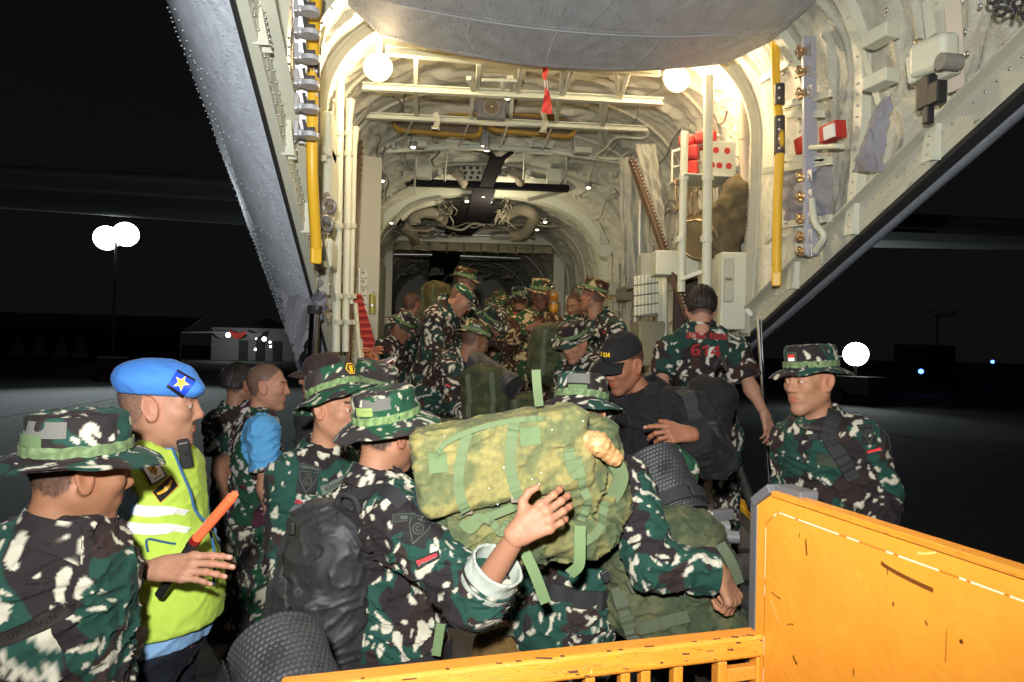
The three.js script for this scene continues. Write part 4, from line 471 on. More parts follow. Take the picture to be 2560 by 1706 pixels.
// ---------------------------------------------------------------- yellow cargo cart in the foreground
{
  const Y0 = V(0, 0, 0), Bp = at(1921, 1573, 1.46), A = atY(700, 1706, Bp.y); // the rail's top runs level
  const railTop = Bp.y, dirR = Bp.clone().sub(A).setY(0).normalize(), side = V(-dirR.z, 0, dirR.x); if (side.z < 0) side.negate();  // side points back past the camera
  const cart = thing('cargo_cart', 'worn yellow steel cargo cart with a slatted rail and a solid side board', 'cart', V(Bp.x, 0, Bp.z));
  const tex = (w, h, s) => canvasTex(w, h, (g) => {
    g.fillStyle = '#d68b2d'; g.fillRect(0, 0, w, h);
    for (let i = 0; i < 2600; i++) { const x = rnd() * w, y = rnd() * h, r = rr(4, 60); g.fillStyle = `rgba(${rnd() < 0.5 ? '214,126,20' : '250,178,66'},${rr(0.015, 0.05)})`; g.beginPath(); g.ellipse(x, y, r, r * rr(0.2, 1), rnd() * 3, 0, 7); g.fill(); }
    for (let i = 0; i < 46 * s; i++) { const x = rnd() * w, y = rnd() * h, L = rr(6, 44), a = rnd() * 6.3; g.strokeStyle = rnd() < 0.75 ? `rgba(90,44,14,${rr(0.4, 0.9)})` : 'rgba(250,220,160,0.6)'; g.lineWidth = rr(0.8, 3.2); g.beginPath(); g.moveTo(x, y); g.quadraticCurveTo(x + Math.cos(a) * L * 0.5 + rr(-4, 4), y + Math.sin(a) * L * 0.5 + rr(-4, 4), x + Math.cos(a) * L, y + Math.sin(a) * L); g.stroke(); }
    for (let i = 0; i < 30 * s; i++) { g.fillStyle = `rgba(70,36,14,${rr(0.5, 0.95)})`; g.beginPath(); g.ellipse(rnd() * w, rnd() * h, rr(1, 6), rr(1, 3.5), rnd() * 3, 0, 7); g.fill(); }
  });
  const wornTex = tex(1024, 256, 2.2), paintM = M('cart_paint', [1, 1, 1], 0.42, { map: wornTex, bumpMap: blanketBump, bumpScale: 0.0006, clearcoat: 0.15 });
  const rail = part(cart, 'top_rail', (() => { const a = A.clone().add(V(0, -0.024, 0)), b = Bp.clone().add(V(0, -0.024, 0)); return bar(a, b, 0.05, 0.048); })(), paintM);
  const chips = []; for (let i = 0; i < 34; i++) { const t = 0.12 + 0.87 * Math.pow(rnd(), 0.7), p = A.clone().lerp(Bp, t), e = rnd() < 0.6; chips.push(rbox(rr(0.003, 0.018) * (rnd() < 0.2 ? 2 : 1), 0.0012, rr(0.0015, 0.005), e ? p.clone().add(V(0, 0.0006, 0.021)) : p.clone().addScaledVector(side, 0.026).add(V(0, -rr(0.002, 0.04), 0)), [e ? 0 : 1.57, rr(-0.2, 0.2), 0], 0.0003)); } part(rail, 'paint_chips', chips, M('rust', [0.10, 0.04, 0.015], 0.9)).userData.kind = 'stuff';
  const low = (o) => V(0, -o, 0), P = (t) => A.clone().lerp(Bp, t);
  for (const px of [900, 1090, 1270, 1412, 1505, 1560, 1650, 1775, 1888]) { const t = (px - 700) / 1221, p = P(t); part(cart, 'baluster', bar(p.clone().add(low(0.05)), p.clone().add(low(0.85)), px > 1700 ? 0.036 : 0.03, 0.02, V(1, 0, 0)), paintM); }
  part(cart, 'cross_slat', bar(P((1780 - 700) / 1221).add(low(0.085)), P((1885 - 700) / 1221).add(low(0.085)), 0.02, 0.03), paintM); part(cart, 'cross_slat', bar(P((1780 - 700) / 1221).add(low(0.15)), P((1885 - 700) / 1221).add(low(0.15)), 0.02, 0.02), paintM);
  part(cart, 'lower_rail', bar(P(0).add(low(0.86)), P(1).add(low(0.86)), 0.05, 0.05), paintM); part(cart, 'deck', rbox(1.9, 0.06, 2.6, P(0.25).addScaledVector(side, 1.5).setY(railTop - 0.92), [0, Math.atan2(dirR.z, -dirR.x), 0], 0.01), M('deck_grey', [0.08, 0.08, 0.08], 0.8));
  for (const [t, s] of [[0.1, 0.4], [0.9, 0.4], [0.1, 2.4], [0.9, 2.4]]) { const c = P(t).addScaledVector(side, s).setY(0.13); part(cart, 'wheel', rod(c.clone().addScaledVector(dirR, -0.05), c.clone().addScaledVector(dirR, 0.05), 0.13, 0.13, 20), rubber); }
  // solid side board: level top, cut corner, folded lip
  const top = at(1978, 1226, 1.455).y, L = 1.7, hh = top - 0.25, cut = 0.052, c0 = Bp.clone().addScaledVector(dirR, -0.012).setY(0);
  const s = new THREE.Shape(); s.moveTo(0, 0); s.lineTo(0, hh - 0.035); s.lineTo(cut, hh); s.lineTo(L, hh); s.lineTo(L, 0); s.closePath();
  const bt = canvasTex(2048, 1024, (g, w, h) => { g.drawImage(tex(2048, 1024, 1.3).image, 0, 0); const X = (m) => m / L * w, Y = (m) => h - m / hh * h; g.lineJoin = 'round'; const line = (col, lw, dash) => { g.strokeStyle = col; g.lineWidth = lw; g.setLineDash(dash); g.beginPath(); g.moveTo(X(0.03), Y(hh - 0.6)); g.lineTo(X(0.03), Y(hh - 0.065)); g.lineTo(X(cut + 0.015), Y(hh - 0.033)); g.lineTo(X(L - 0.05), Y(hh - 0.036)); g.stroke(); }; line('rgba(150,96,30,0.7)', 3.4, []); line('rgba(240,228,205,0.9)', 2.4, [60, 9, 130, 22, 34, 70, 18, 12, 90, 40, 14, 8]);
    g.setLineDash([]); for (const [x, y, dx, dy, lw] of [[0.20, 0.36, 0.003, 0.05, 3], [0.235, 0.47, 0.012, 0.075, 5], [0.2, 0.42, 0.02, 0.03, 3], [0.1, 0.25, 0.02, -0.01, 2], [0.12, 0.3, 0.012, 0.012, 5], [0.05, 0.2, 0.03, 0.004, 2], [0.4, 0.28, 0.07, 0.13, 2], [0.15, 0.065, 0.004, 0.03, 5], [0.33, 0.055, 0.1, 0.012, 6]]) { g.strokeStyle = 'rgba(70,34,10,0.8)'; g.lineWidth = lw; g.beginPath(); g.moveTo(X(x), Y(hh - y)); g.quadraticCurveTo(X(x + dx * 0.2), Y(hh - y - dy * 0.7), X(x + dx), Y(hh - y - dy)); g.stroke(); } });
  const g = new THREE.ExtrudeGeometry(s, { depth: 0.018, bevelEnabled: true, bevelSize: 0.003, bevelThickness: 0.003, bevelSegments: 2 }); { const uv = g.attributes.uv; for (let i = 0; i < uv.count; i++) uv.setXY(i, uv.getX(i) / L, uv.getY(i) / hh); }
  const m4 = new THREE.Matrix4().makeBasis(side, V(0, 1, 0), side.clone().cross(V(0, 1, 0))); g.applyMatrix4(m4); g.translate(c0.x, 0.25, c0.z);
  const board = part(cart, 'side_board', g, M('board_paint', [1, 1, 1], 0.4, { map: bt, bumpMap: blanketBump, bumpScale: 0.0006, clearcoat: 0.15 }));
  const o = side.clone().cross(V(0, 1, 0)).multiplyScalar(0.011);
  part(board, 'top_lip', bar(c0.clone().addScaledVector(side, cut).add(o).setY(top + 0.002), c0.clone().addScaledVector(side, L).add(o).setY(top + 0.002), 0.032, 0.012), paintM);
  part(cart, 'rubber_bumper', [bar(c0.clone().addScaledVector(side, -0.012).add(o).setY(top - 0.6), c0.clone().addScaledVector(side, -0.012).add(o).setY(top - 0.03), 0.03, 0.02), bar(c0.clone().addScaledVector(side, -0.012).add(o).setY(top - 0.03), c0.clone().addScaledVector(side, 0.045).add(o).setY(top + 0.012), 0.035, 0.02), bar(c0.clone().addScaledVector(side, 0.04).add(o).add(V(0.02, 0, 0)).setY(top + 0.01), c0.clone().addScaledVector(side, 0.12).add(o).add(V(0.02, 0, 0)).setY(top + 0.01), 0.045, 0.018)], M('bumper_grey', [0.09, 0.09, 0.095], 0.6));
}
// ---------------------------------------------------------------- cloth patterns
const PAL = {
  field: { dark: [0.021, 0.017, 0.018], green: [0.015, 0.054, 0.041], pale: [0.46, 0.44, 0.35], mid: [0.030, 0.020, 0.019], cut: 0.50 },
  shade: { dark: [0.022, 0.018, 0.018], green: [0.014, 0.040, 0.032], pale: [0.46, 0.44, 0.37], mid: [0.045, 0.022, 0.018], cut: 0.48 },
  warm: { dark: [0.05, 0.022, 0.014], green: [0.022, 0.055, 0.022], pale: [0.42, 0.32, 0.17], mid: [0.07, 0.035, 0.018], cut: 0.40 },
  wine: { dark: [0.030, 0.014, 0.018], green: [0.014, 0.055, 0.030], pale: [0.42, 0.40, 0.36], mid: [0.060, 0.016, 0.030], cut: 0.40 },
  bright: { dark: [0.035, 0.030, 0.030], green: [0.016, 0.070, 0.036], pale: [0.47, 0.45, 0.34], mid: [0.05, 0.04, 0.04], cut: 0.52 },
};
function camo(pal, off, f = 1) { // large green and brown-black patches, pale brush-stroke shapes between them
  const ox = off * 13.7, oy = off * 5.1, oz = off * 7.9;
  return (x, y, z) => {
    const wx = x * f + 0.035 * noise(x * 6 * f + ox, y * 6 * f, z * 6 * f), wy = y * f + 0.035 * noise(x * 7 * f, y * 7 * f + oy, z * 7 * f + 5), wz = z * f + 0.035 * noise(x * 7 * f + 9, y * 7 * f, z * 7 * f + oz);
    const m = sstep(-0.25, 0.25, noise(x * 2.4 + ox, y * 2.4 + oz, z * 2.4)), p1 = wx + 0.3 * wy, q1 = wz - 0.3 * wy, d1 = (wx + wz) * 0.7;
    const a = mix(noiseB(p1 * 17 + ox, wy * 6.5 + oy, q1 * 14 + oz), noiseB((d1 + wy) * 6.5 + oy, (wy - d1) * 15 + ox, q1 * 12), m), b = noise(p1 * 22 + oy, wy * 9 + oz, q1 * 18 + ox), g = noise(p1 * 4.6 + oz, wy * 3.2 + ox, q1 * 4.6 + oy), h = noiseB(wx * 6 + 40 + oz, wy * 6, wz * 6);
    const pale = Math.max(sstep(pal.cut - 0.03, pal.cut + 0.03, a), sstep(0.70, 0.77, b)), gr = sstep(-0.09, -0.03, g), mi = sstep(0.40, 0.48, h);
    return [0, 1, 2].map((i) => mix(mix(mix(pal.dark[i], pal.green[i], gr), pal.mid[i], mi), pal.pale[i], pale));
  };
}
const plainCloth = (c, n = 0.06) => (x, y, z) => { const k = 1 + n * fbm(x * 25, y * 25, z * 25); return [c[0] * k, c[1] * k, c[2] * k]; };
const wrinkle = (amp, off = 0) => (x, y, z) => { const w = noise(x * 4, y * 4, z * 4 + off) * 0.35, a = noise(x * 6 + w, y * 13 + w * 2 + off, z * 6 - w), b = noiseB(x * 13 + off, y * 24 + w * 3, z * 13); const r1 = 1 - Math.abs(a), r2 = 1 - Math.abs(b); return amp * (r1 ** 4 * 1.15 + r2 ** 4 * 0.5 - 0.45); };

// ---------------------------------------------------------------- head, hands
const HEADPRIMS = (() => {
  const e = (x, y, z, a, b, c, k) => ell(V(x, y, z), AX, AY, AZ, a, b, c, k), c = (a, b, ra, rb, k) => cap(V(...a), V(...b), ra, rb, k);
  const ps = [e(0, 0.035, -0.012, 0.074, 0.090, 0.096, 0.03), e(0, -0.035, 0.026, 0.060, 0.078, 0.060, 0.04), e(0, -0.02, 0.045, 0.05, 0.06, 0.045, 0.03), c([0, -0.05, -0.022], [0, -0.15, -0.034], 0.052, 0.055, 0.035)];
  for (const s of [-1, 1]) ps.push(c([s * 0.050, -0.045, -0.005], [s * 0.012, -0.100, 0.062], 0.020, 0.018, 0.03), e(s * 0.040, -0.014, 0.062, 0.022, 0.018, 0.02, 0.025), c([s * 0.012, 0.031, 0.084], [s * 0.046, 0.028, 0.066], 0.0085, 0.0075, 0.02), e(s * 0.0155, -0.030, 0.095, 0.0088, 0.0075, 0.0105, 0.008));
  ps.push(e(0, -0.105, 0.072, 0.020, 0.016, 0.018, 0.025), c([0, 0.024, 0.084], [0, -0.020, 0.106], 0.0085, 0.0115, 0.016), e(0, -0.025, 0.106, 0.0125, 0.010, 0.0105, 0.010), e(0, -0.062, 0.080, 0.03, 0.02, 0.014, 0.02));
  return ps;
})();
const headBase = field(HEADPRIMS);
function headField(x, y, z) {
  let d = headBase(x, y, z); const ax = Math.abs(x);
  d = smax(d, -(Math.hypot(ax - 0.032, (y - 0.007) * 1.15, z - 0.104) - 0.0185), 0.014);                      // eye sockets
  d = smin(d, Math.hypot(ax - 0.031, y - 0.006, z - 0.0775) - 0.0135, 0.002);                                    // eyeballs
  d = smin(d, Math.max(Math.hypot(ax - 0.031, y - 0.007, z - 0.0775) - 0.0152, -(y - 0.0082 + 0.18 * (z - 0.09))), 0.003);      // upper lid
  d = smin(d, Math.max(Math.hypot(ax - 0.031, y - 0.005, z - 0.077) - 0.0146, y - 0.0008), 0.003);              // lower lid
  const lip = (yy, zz, r, w) => Math.hypot(Math.max(0, ax - w), y - yy + 2.2 * ax * ax * (yy > -0.06 ? 1 : -1) * 2, (z - zz + ax * ax * 14)) - r;
  d = smin(d, lip(-0.0555, 0.0935, 0.0062, 0.017), 0.006); d = smin(d, lip(-0.0665, 0.0925, 0.0072, 0.014), 0.006);
  d = smax(d, -(Math.hypot(Math.max(0, ax - 0.020), (y + 0.0608) * 2.2, z - 0.1005 + ax * ax * 12) - 0.0042), 0.003);        // mouth line
  d = smax(d, -(Math.hypot(ax - 0.0075, y + 0.0365, z - 0.104) - 0.0042), 0.003);                             // nostrils
  const ex = ax - 0.076, ey = y - 0.0, ez = z + 0.008, er = (ez + ey * 0.25), eo = Math.hypot(ey / 0.033, er / 0.020), side = ex - 0.30 * (-er) - 0.004;    // ears
  let ear = Math.max((eo - 1) * 0.017, Math.abs(side) - 0.006); ear = smax(ear, -(Math.hypot((ey - 0.003) / 0.023, (er - 0.002) / 0.0125, (side - 0.009) / 0.008) - 1) * 0.008, 0.004); ear = smin(ear, Math.hypot(ex + 0.002, ey + 0.030, ez - 0.004) - 0.009, 0.012);
  d = smin(d, ear, 0.005);
  return d;
}
const headCache = {};
const headGeo = (cell) => (headCache[cell] ??= polygonize(headField, new THREE.Box3(V(-0.11, -0.235, -0.13), V(0.11, 0.14, 0.135)), cell)).clone();
function skinTone(c, o = {}) { // colours of the face belong to it: lips, brows, whites of the eyes, stubble
  return (x, y, z, seed) => {
    const n = 1 + 0.07 * fbm(x * 30, y * 30, z * 30 + seed) + 0.05 * noise(x * 190, y * 190, z * 190), ax = Math.abs(x), red = 0.06 * sstep(0.4, 1, noise(x * 14, y * 14 + seed, z * 14) + (z > 0.09 ? 0.6 : 0)); let k = [c[0] * n, c[1] * n * (1 - red), c[2] * n * (1 - red)];
    if (z > 0.02 && y < -0.048 && ax < 0.055) { const m = (o.stubble ?? 0.18) * sstep(-0.048, -0.06, y) * (0.6 + 0.4 * noise(x * 260, y * 260, z * 260)); k = k.map((q, i) => mix(q, [0.05, 0.04, 0.035][i], m)); }
    const re = Math.hypot(ax - 0.031, y - 0.006, z - 0.0775);
    if (z > 0.085 && re < 0.0142 && y < 0.0105 && y > -0.0015) { const lx = x - Math.sign(x) * 0.031 - (o.gaze ?? 0) * 0.005; return Math.hypot(lx, y - 0.0055) < 0.0064 ? [0.02, 0.012, 0.008] : [0.42, 0.38, 0.35]; }
    if (z > 0.088 && ax < 0.021 && y < -0.050 && y > -0.073) { const m = sstep(0.021, 0.013, ax); k = [mix(k[0], 0.34 * (c[0] / 0.4 + 0.3), m * 0.6), mix(k[1], k[1] * 0.72, m), mix(k[2], k[2] * 0.78, m)]; }
    const by = 0.0285 + 0.004 * Math.sin((ax - 0.012) * 60); if (z > 0.05 && ax > 0.010 && ax < 0.051 && Math.abs(y - by) < 0.0042) { const m = 0.82 + 0.2 * noise(x * 600, y * 300, 1); k = k.map((q, i) => mix(q, [0.014, 0.010, 0.008][i], clamp(m, 0, 1))); }
    if (o.hair && hairLine(x, y, z) < 0) { const m = (o.hair.cover ?? 0.8) * (0.85 + 0.15 * noise(x * 60, y * 60, z * 60)) * sstep(0, -0.012, hairLine(x, y, z)), h = o.hair.col ?? [0.016, 0.012, 0.011]; k = k.map((q, i) => mix(q, h[i], clamp(m * (o.hair.fade ? 0.55 + 0.45 * sstep(-0.01, 0.06, y) : 1), 0, 1))); }
    if (o.moustache && z > 0.085 && ax < 0.024 && y < -0.040 && y > -0.052) k = k.map((q, i) => mix(q, [0.03, 0.027, 0.025][i], 0.8));
    if (ax > 0.066 && y > -0.04 && y < 0.04 && z < 0.03) k = [k[0] * 1.04, k[1] * 0.94, k[2] * 0.92];
    return k;
  };
}
const hairLine = (x, y, z) => { const ax = Math.abs(x); return Math.max(0.80 * z - 0.60 * y + 0.002 + 0.004 * noise(x * 40, y * 40, z * 40), -(y + 0.062 + 0.35 * (z + 0.03) + 0.006 * noise(x * 30, y * 30, 2)), ax > 0.066 && z > -0.03 && y < 0.034 ? 0.02 : -1, z > -0.005 && y < 0.02 ? 0.01 : -1); };   // below 0 where hair grows
function hairGeo(style, cell) { // thick: a combed shell; buzz, fade: stubble standing on the scalp
  const L = style === 'thick' ? 0.022 : 0.0045, bl = []; let g;
  if (style === 'thick') {
    const t = 0.014, e = ell(V(0, 0.035, -0.012), AX, AY, AZ, 0.0755 + t, 0.0915 + t, 0.0975 + t);
    const f = (x, y, z) => { let d = Math.min(prim(e, x, y, z, 0), headBase(x, y, z) - t * 0.8); const a = Math.atan2(x, z + 0.02), st = noise(Math.cos(a) * 9, y * 9, Math.sin(a) * 9); d -= 0.004 * st + 0.003 * noise(Math.cos(a) * 34, y * 14, Math.sin(a) * 34); return smax(smax(d, hairLine(x, y, z) - 0.010, 0.010), -(y + 0.030 + 0.2 * z), 0.012); };
    g = polygonize(f, new THREE.Box3(V(-0.12, -0.12, -0.14), V(0.12, 0.17, 0.12)), cell);
  } else g = headGeo(0.0045);
  const p = g.attributes.position, n = g.attributes.normal, want = style === 'thick' ? 4200 : 3600;
  for (let i = 0, c = 0; c < want && i < 60000; i++) {
    const k = Math.floor(rnd() * p.count), a = V(p.getX(k), p.getY(k), p.getZ(k)); if (style !== 'thick' && hairLine(a.x, a.y, a.z) > 0) continue; c++;
    const nn = V(n.getX(k), n.getY(k), n.getZ(k)), flow = V(rr(-0.3, 0.3), -0.7, rr(-0.5, 0.1)); flow.addScaledVector(nn, -flow.dot(nn)).normalize(); const d = nn.clone().multiplyScalar(style === 'thick' ? 0.28 : 0.8).addScaledVector(flow, 0.75).normalize(), s = d.clone().cross(nn).normalize().multiplyScalar(style === 'thick' ? 0.0013 : 0.0007), l = L * rr(0.5, 1.2), b = a.clone().addScaledVector(d, l); bl.push(a.x - s.x, a.y - s.y, a.z - s.z, a.x + s.x, a.y + s.y, a.z + s.z, b.x, b.y, b.z);
  }
  const bg = new THREE.BufferGeometry(); bg.setAttribute('position', new THREE.Float32BufferAttribute(bl, 3)); bg.computeVertexNormals(); return style === 'thick' ? merge([g, bg]) : bg;
}
function handGeo(o, cell) { // o: curl [i,m,r,p], s thumb side, thumb [out, towards palm]; fingers along +y, back of the hand +z
  const s = o.s ?? 1, kx = [0.030, 0.0095, -0.0115, -0.030], ky = [0.088, 0.092, 0.086, 0.076], ln = [[0.043, 0.026, 0.021], [0.047, 0.030, 0.022], [0.043, 0.028, 0.021], [0.034, 0.021, 0.018]], rd = [[0.0098, 0.0088, 0.0076], [0.0100, 0.009, 0.0078], [0.0096, 0.0086, 0.0074], [0.0085, 0.0076, 0.0066]];
  const palm = [cap(V(-s * 0.009, -0.008, 0), V(-s * 0.010, 0.014, 0), 0.0205, 0.0195, 0.02), cap(V(s * 0.009, -0.008, 0), V(s * 0.011, 0.014, 0), 0.0205, 0.0195, 0.02), cap(V(s * 0.016, 0.018, -0.008), V(s * 0.034, 0.055, -0.012), 0.018, 0.014, 0.02)];
  for (let i = 0; i < 4; i++) palm.push(cap(V(s * kx[i] * 0.55, 0.012, 0), V(s * kx[i], ky[i], 0.001), 0.0150, 0.0112, 0.011));
  const chains = [], nails = [];
  for (let i = 0; i < 4; i++) { let p = V(s * kx[i], ky[i], 0.001), a = 0; const sp = (o.spread ?? 0.06) * (1.5 - i), cu = o.curl[i], ch = []; for (let j = 0; j < 3; j++) { a += cu * (j === 0 ? 0.8 : j === 1 ? 1.1 : 0.7); const d = V(s * Math.sin(sp) * Math.cos(a), Math.cos(sp) * Math.cos(a), -Math.sin(a)), q = p.clone().addScaledVector(d, ln[i][j]); ch.push(cap(p, q, rd[i][j] * 1.0, rd[i][j] * 0.93, 0.003)); const kn = p.clone().add(V(0, 0, 0.0012)); ch.push(cap(kn, kn.clone().addScaledVector(d, 0.001), rd[i][j] * 1.07, rd[i][j] * 1.07, 0.004)); if (j === 2) nails.push(p.clone().addScaledVector(d, ln[i][j] * 0.85).add(V(0, Math.sin(a), Math.cos(a)).multiplyScalar(rd[i][j] * 0.9))); p = q; } chains.push(ch); }
  { let p = V(s * 0.027, 0.030, -0.008), out = o.thumb?.[0] ?? 0.8, inn = o.thumb?.[1] ?? 0.5; const ch = []; [[0.040, 0.0125], [0.028, 0.0105], [0.023, 0.0092]].forEach(([l, r], j) => { const oo = out - j * (o.thumb?.[2] ?? 0.15), d = V(s * Math.sin(oo), Math.cos(oo), -inn * (j ? 1 : 0.7)).normalize(), q = p.clone().addScaledVector(d, l); ch.push(cap(p, q, r * 1.05, r * 0.95, 0.005)); p = q; }); chains.push(ch); }
  const fp = field(palm), fc = chains.map((c) => field(c)), f = (x, y, z) => { let d = fp(x, y, z); const b = d; let m = 1e9; for (const c of fc) m = Math.min(m, c(x, y, z)); return smin(b, m, 0.010); };
  const all = [...palm, ...chains.flat()]; const g = polygonize(f, bounds(all, 0.012), cell); g.userData.nails = nails; return g;
}
function orient(dirY, dirZ) { const y = dirY.clone().normalize(), z = dirZ.clone().addScaledVector(y, -dirZ.dot(y)).normalize(), x = y.clone().cross(z); return new THREE.Matrix4().makeBasis(x, y, z); }

// ---------------------------------------------------------------- hats (head axes: +z face, +y up)
function boonie(parent, Mh, base, pal, off, o = {}) {
  const cf = camo(pal, off, 1.25), rx = 0.092, rz = 0.107, y0 = o.y ?? 0.052, N = o.fine ? 120 : 56, place = (g) => { g.applyMatrix4(Mh); return g; };
  const col = (g, fn = cf) => paint(g, (x, y, z) => fn(x * 1.0, y * 1.0, z));
  const hh = 0.078, tilt = (p) => { const a = o.tilt ?? 0; return V(p.x, p.y * Math.cos(a) - p.z * Math.sin(a) + y0, p.y * Math.sin(a) + p.z * Math.cos(a) - 0.008); };
  const crown = sheet(N, o.fine ? 44 : 22, (u, v) => { const a = u * 2 * Math.PI, wob = 0.005 * noise(Math.cos(a) * 1.6 + off, v * 2, Math.sin(a) * 1.6); let r, y; if (v < 0.6) { const t = v / 0.6; r = 1.0 - 0.07 * t; y = hh * t; } else if (v < 0.72) { const t = (v - 0.6) / 0.12 * Math.PI / 2; r = 0.93 - 0.09 * (1 - Math.cos(t)); y = hh + 0.012 * Math.sin(t); } else { const t = (v - 0.72) / 0.28; r = 0.84 * (1 - t); y = hh + 0.012 + 0.007 * Math.sin(t * 1.57) - 0.006 * t + 0.004 * noise(Math.cos(a) * r * 3, off, Math.sin(a) * r * 3); } return tilt(V(Math.sin(a) * (rx * r + wob), y, Math.cos(a) * (rz * r + wob))); });
  const root = part(parent, 'boonie_hat', col(place(crown)), CLOTH);
  const brim = (lo) => sheet(N, o.fine ? 36 : 12, (u, v) => { const a = u * 2 * Math.PI, w = o.brim ?? 0.066, d = (o.droop ?? 0.022) * (0.55 + 0.45 * v) * v + 0.012 * v * v * Math.cos(2 * a + (o.wave ?? 0)) + (o.front ?? 0) * v * Math.cos(a) * 0.03 + 0.006 * v * noise(Math.cos(a) * 1.5 + off, v, Math.sin(a) * 1.5), stitch = o.fine ? 0.0007 * Math.sin(v * w / 0.0062 * 2 * Math.PI) : 0; return tilt(V(Math.sin(a) * (rx + w * v), -d + stitch - lo, Math.cos(a) * (rz + w * v))); });
  const bt = brim(0), bb = brim(0.003); part(root, 'brim', col(place(merge([bt, bb]))), CLOTH);
  const bandCol = o.band ?? [0.13, 0.19, 0.09]; const band = sheet(N, 4, (u, v) => { const a = u * 2 * Math.PI, l = 0.003 + 0.0025 * Math.abs(Math.sin(a * 9)); return tilt(V(Math.sin(a) * (rx * 0.99 + l), 0.006 + v * 0.024 + 0.002 * noise(Math.cos(a) * 3, off, Math.sin(a) * 3), Math.cos(a) * (rz * 0.99 + l))); });
  part(root, 'hat_band', paint(place(band), (x, y, z) => { const k = 0.75 + 0.5 * sstep(-0.4, 0.6, noise(x * 60, y * 60, z * 60)); return bandCol.map((q) => q * k); }), CLOTH);
  if (o.mesh) { const vent = sheet(16, 12, (u, v) => { const a = o.mesh + (u - 0.5) * 0.9, r = 0.985 - 0.07 * v; return tilt(V(Math.sin(a) * (rx * r + 0.003), hh * (0.62 + 0.44 * v), Math.cos(a) * (rz * r + 0.003))); }); part(root, 'mesh_vent', place(vent), M('hat_mesh', [0.12, 0.12, 0.105], 0.85, { bumpMap: meshBump, bumpScale: 0.0006 })); }
  for (const [a, yy, w, h, mat, nm] of o.patches ?? []) { const g = sheet(10, 4, (u, v) => { const aa = a + (u - 0.5) * w / 0.1, r = 1.0 - 0.07 * yy / hh; return tilt(V(Math.sin(aa) * (rx * r + 0.0055), yy + (v - 0.5) * h, Math.cos(aa) * (rz * r + 0.0055))); }); part(root, nm, place(g), mat); }
  return root;
}
const meshBump = noiseTex(64, (u, v) => { const k = (Math.sin(u * 2 * Math.PI * 16) > 0 ? 1 : 0) * 0.6 + (Math.sin(v * 2 * Math.PI * 8) > 0.3 ? 0.4 : 0); return [k, k, k]; }, 1, false);
function capHat(parent, Mh, colFn, o = {}) {
  const rx = 0.086, rz = 0.104, y0 = o.y ?? 0.045, place = (g) => g.applyMatrix4(Mh), N = 72;
  const crown = sheet(N, 28, (u, v) => { const a = u * 2 * Math.PI, t = v * Math.PI / 2, flatTop = o.flat ? 0.72 : 1; const r = Math.pow(Math.cos(t), o.flat ? 0.45 : 0.75), wob = 0.003 * noise(Math.cos(a) * 2, v * 3, Math.sin(a) * 2 + (o.seed ?? 0)); return V(Math.sin(a) * (rx * r + wob), y0 + 0.092 * Math.sin(t) * flatTop - 0.25 * 0.02 * Math.cos(a), Math.cos(a) * (rz * r + wob)); });
  const root = part(parent, 'peaked_cap', paint(place(crown), colFn), CLOTH);
  const bill = (l) => sheet(30, 14, (u, v) => { const a = (u - 0.5) * 2.0, w = 0.066 * Math.cos(a * 0.78); return V(Math.sin(a) * (rx + 0.002 + w * v * 0.55), y0 - 0.004 - 0.028 * v * v - 0.045 * a * a * 0.16 - l, Math.cos(a) * (rz + 0.001) + w * v); });
  part(root, 'bill', paint(place(merge([bill(0), bill(0.003)])), colFn), CLOTH);
  if (o.badge) { const g = sheet(12, 6, (u, v) => { const a = o.badge.a + (u - 0.5) * o.badge.w / 0.095, yy = o.badge.y + (v - 0.5) * o.badge.h, t = Math.asin(clamp((yy - y0) / 0.092, 0, 1)), r = Math.pow(Math.cos(t), 0.75); return V(Math.sin(a) * (rx * r + 0.006), yy, Math.cos(a) * (rz * r + 0.006)); }); part(root, 'cap_badge', place(g), o.badge.mat); }
  return root;
}

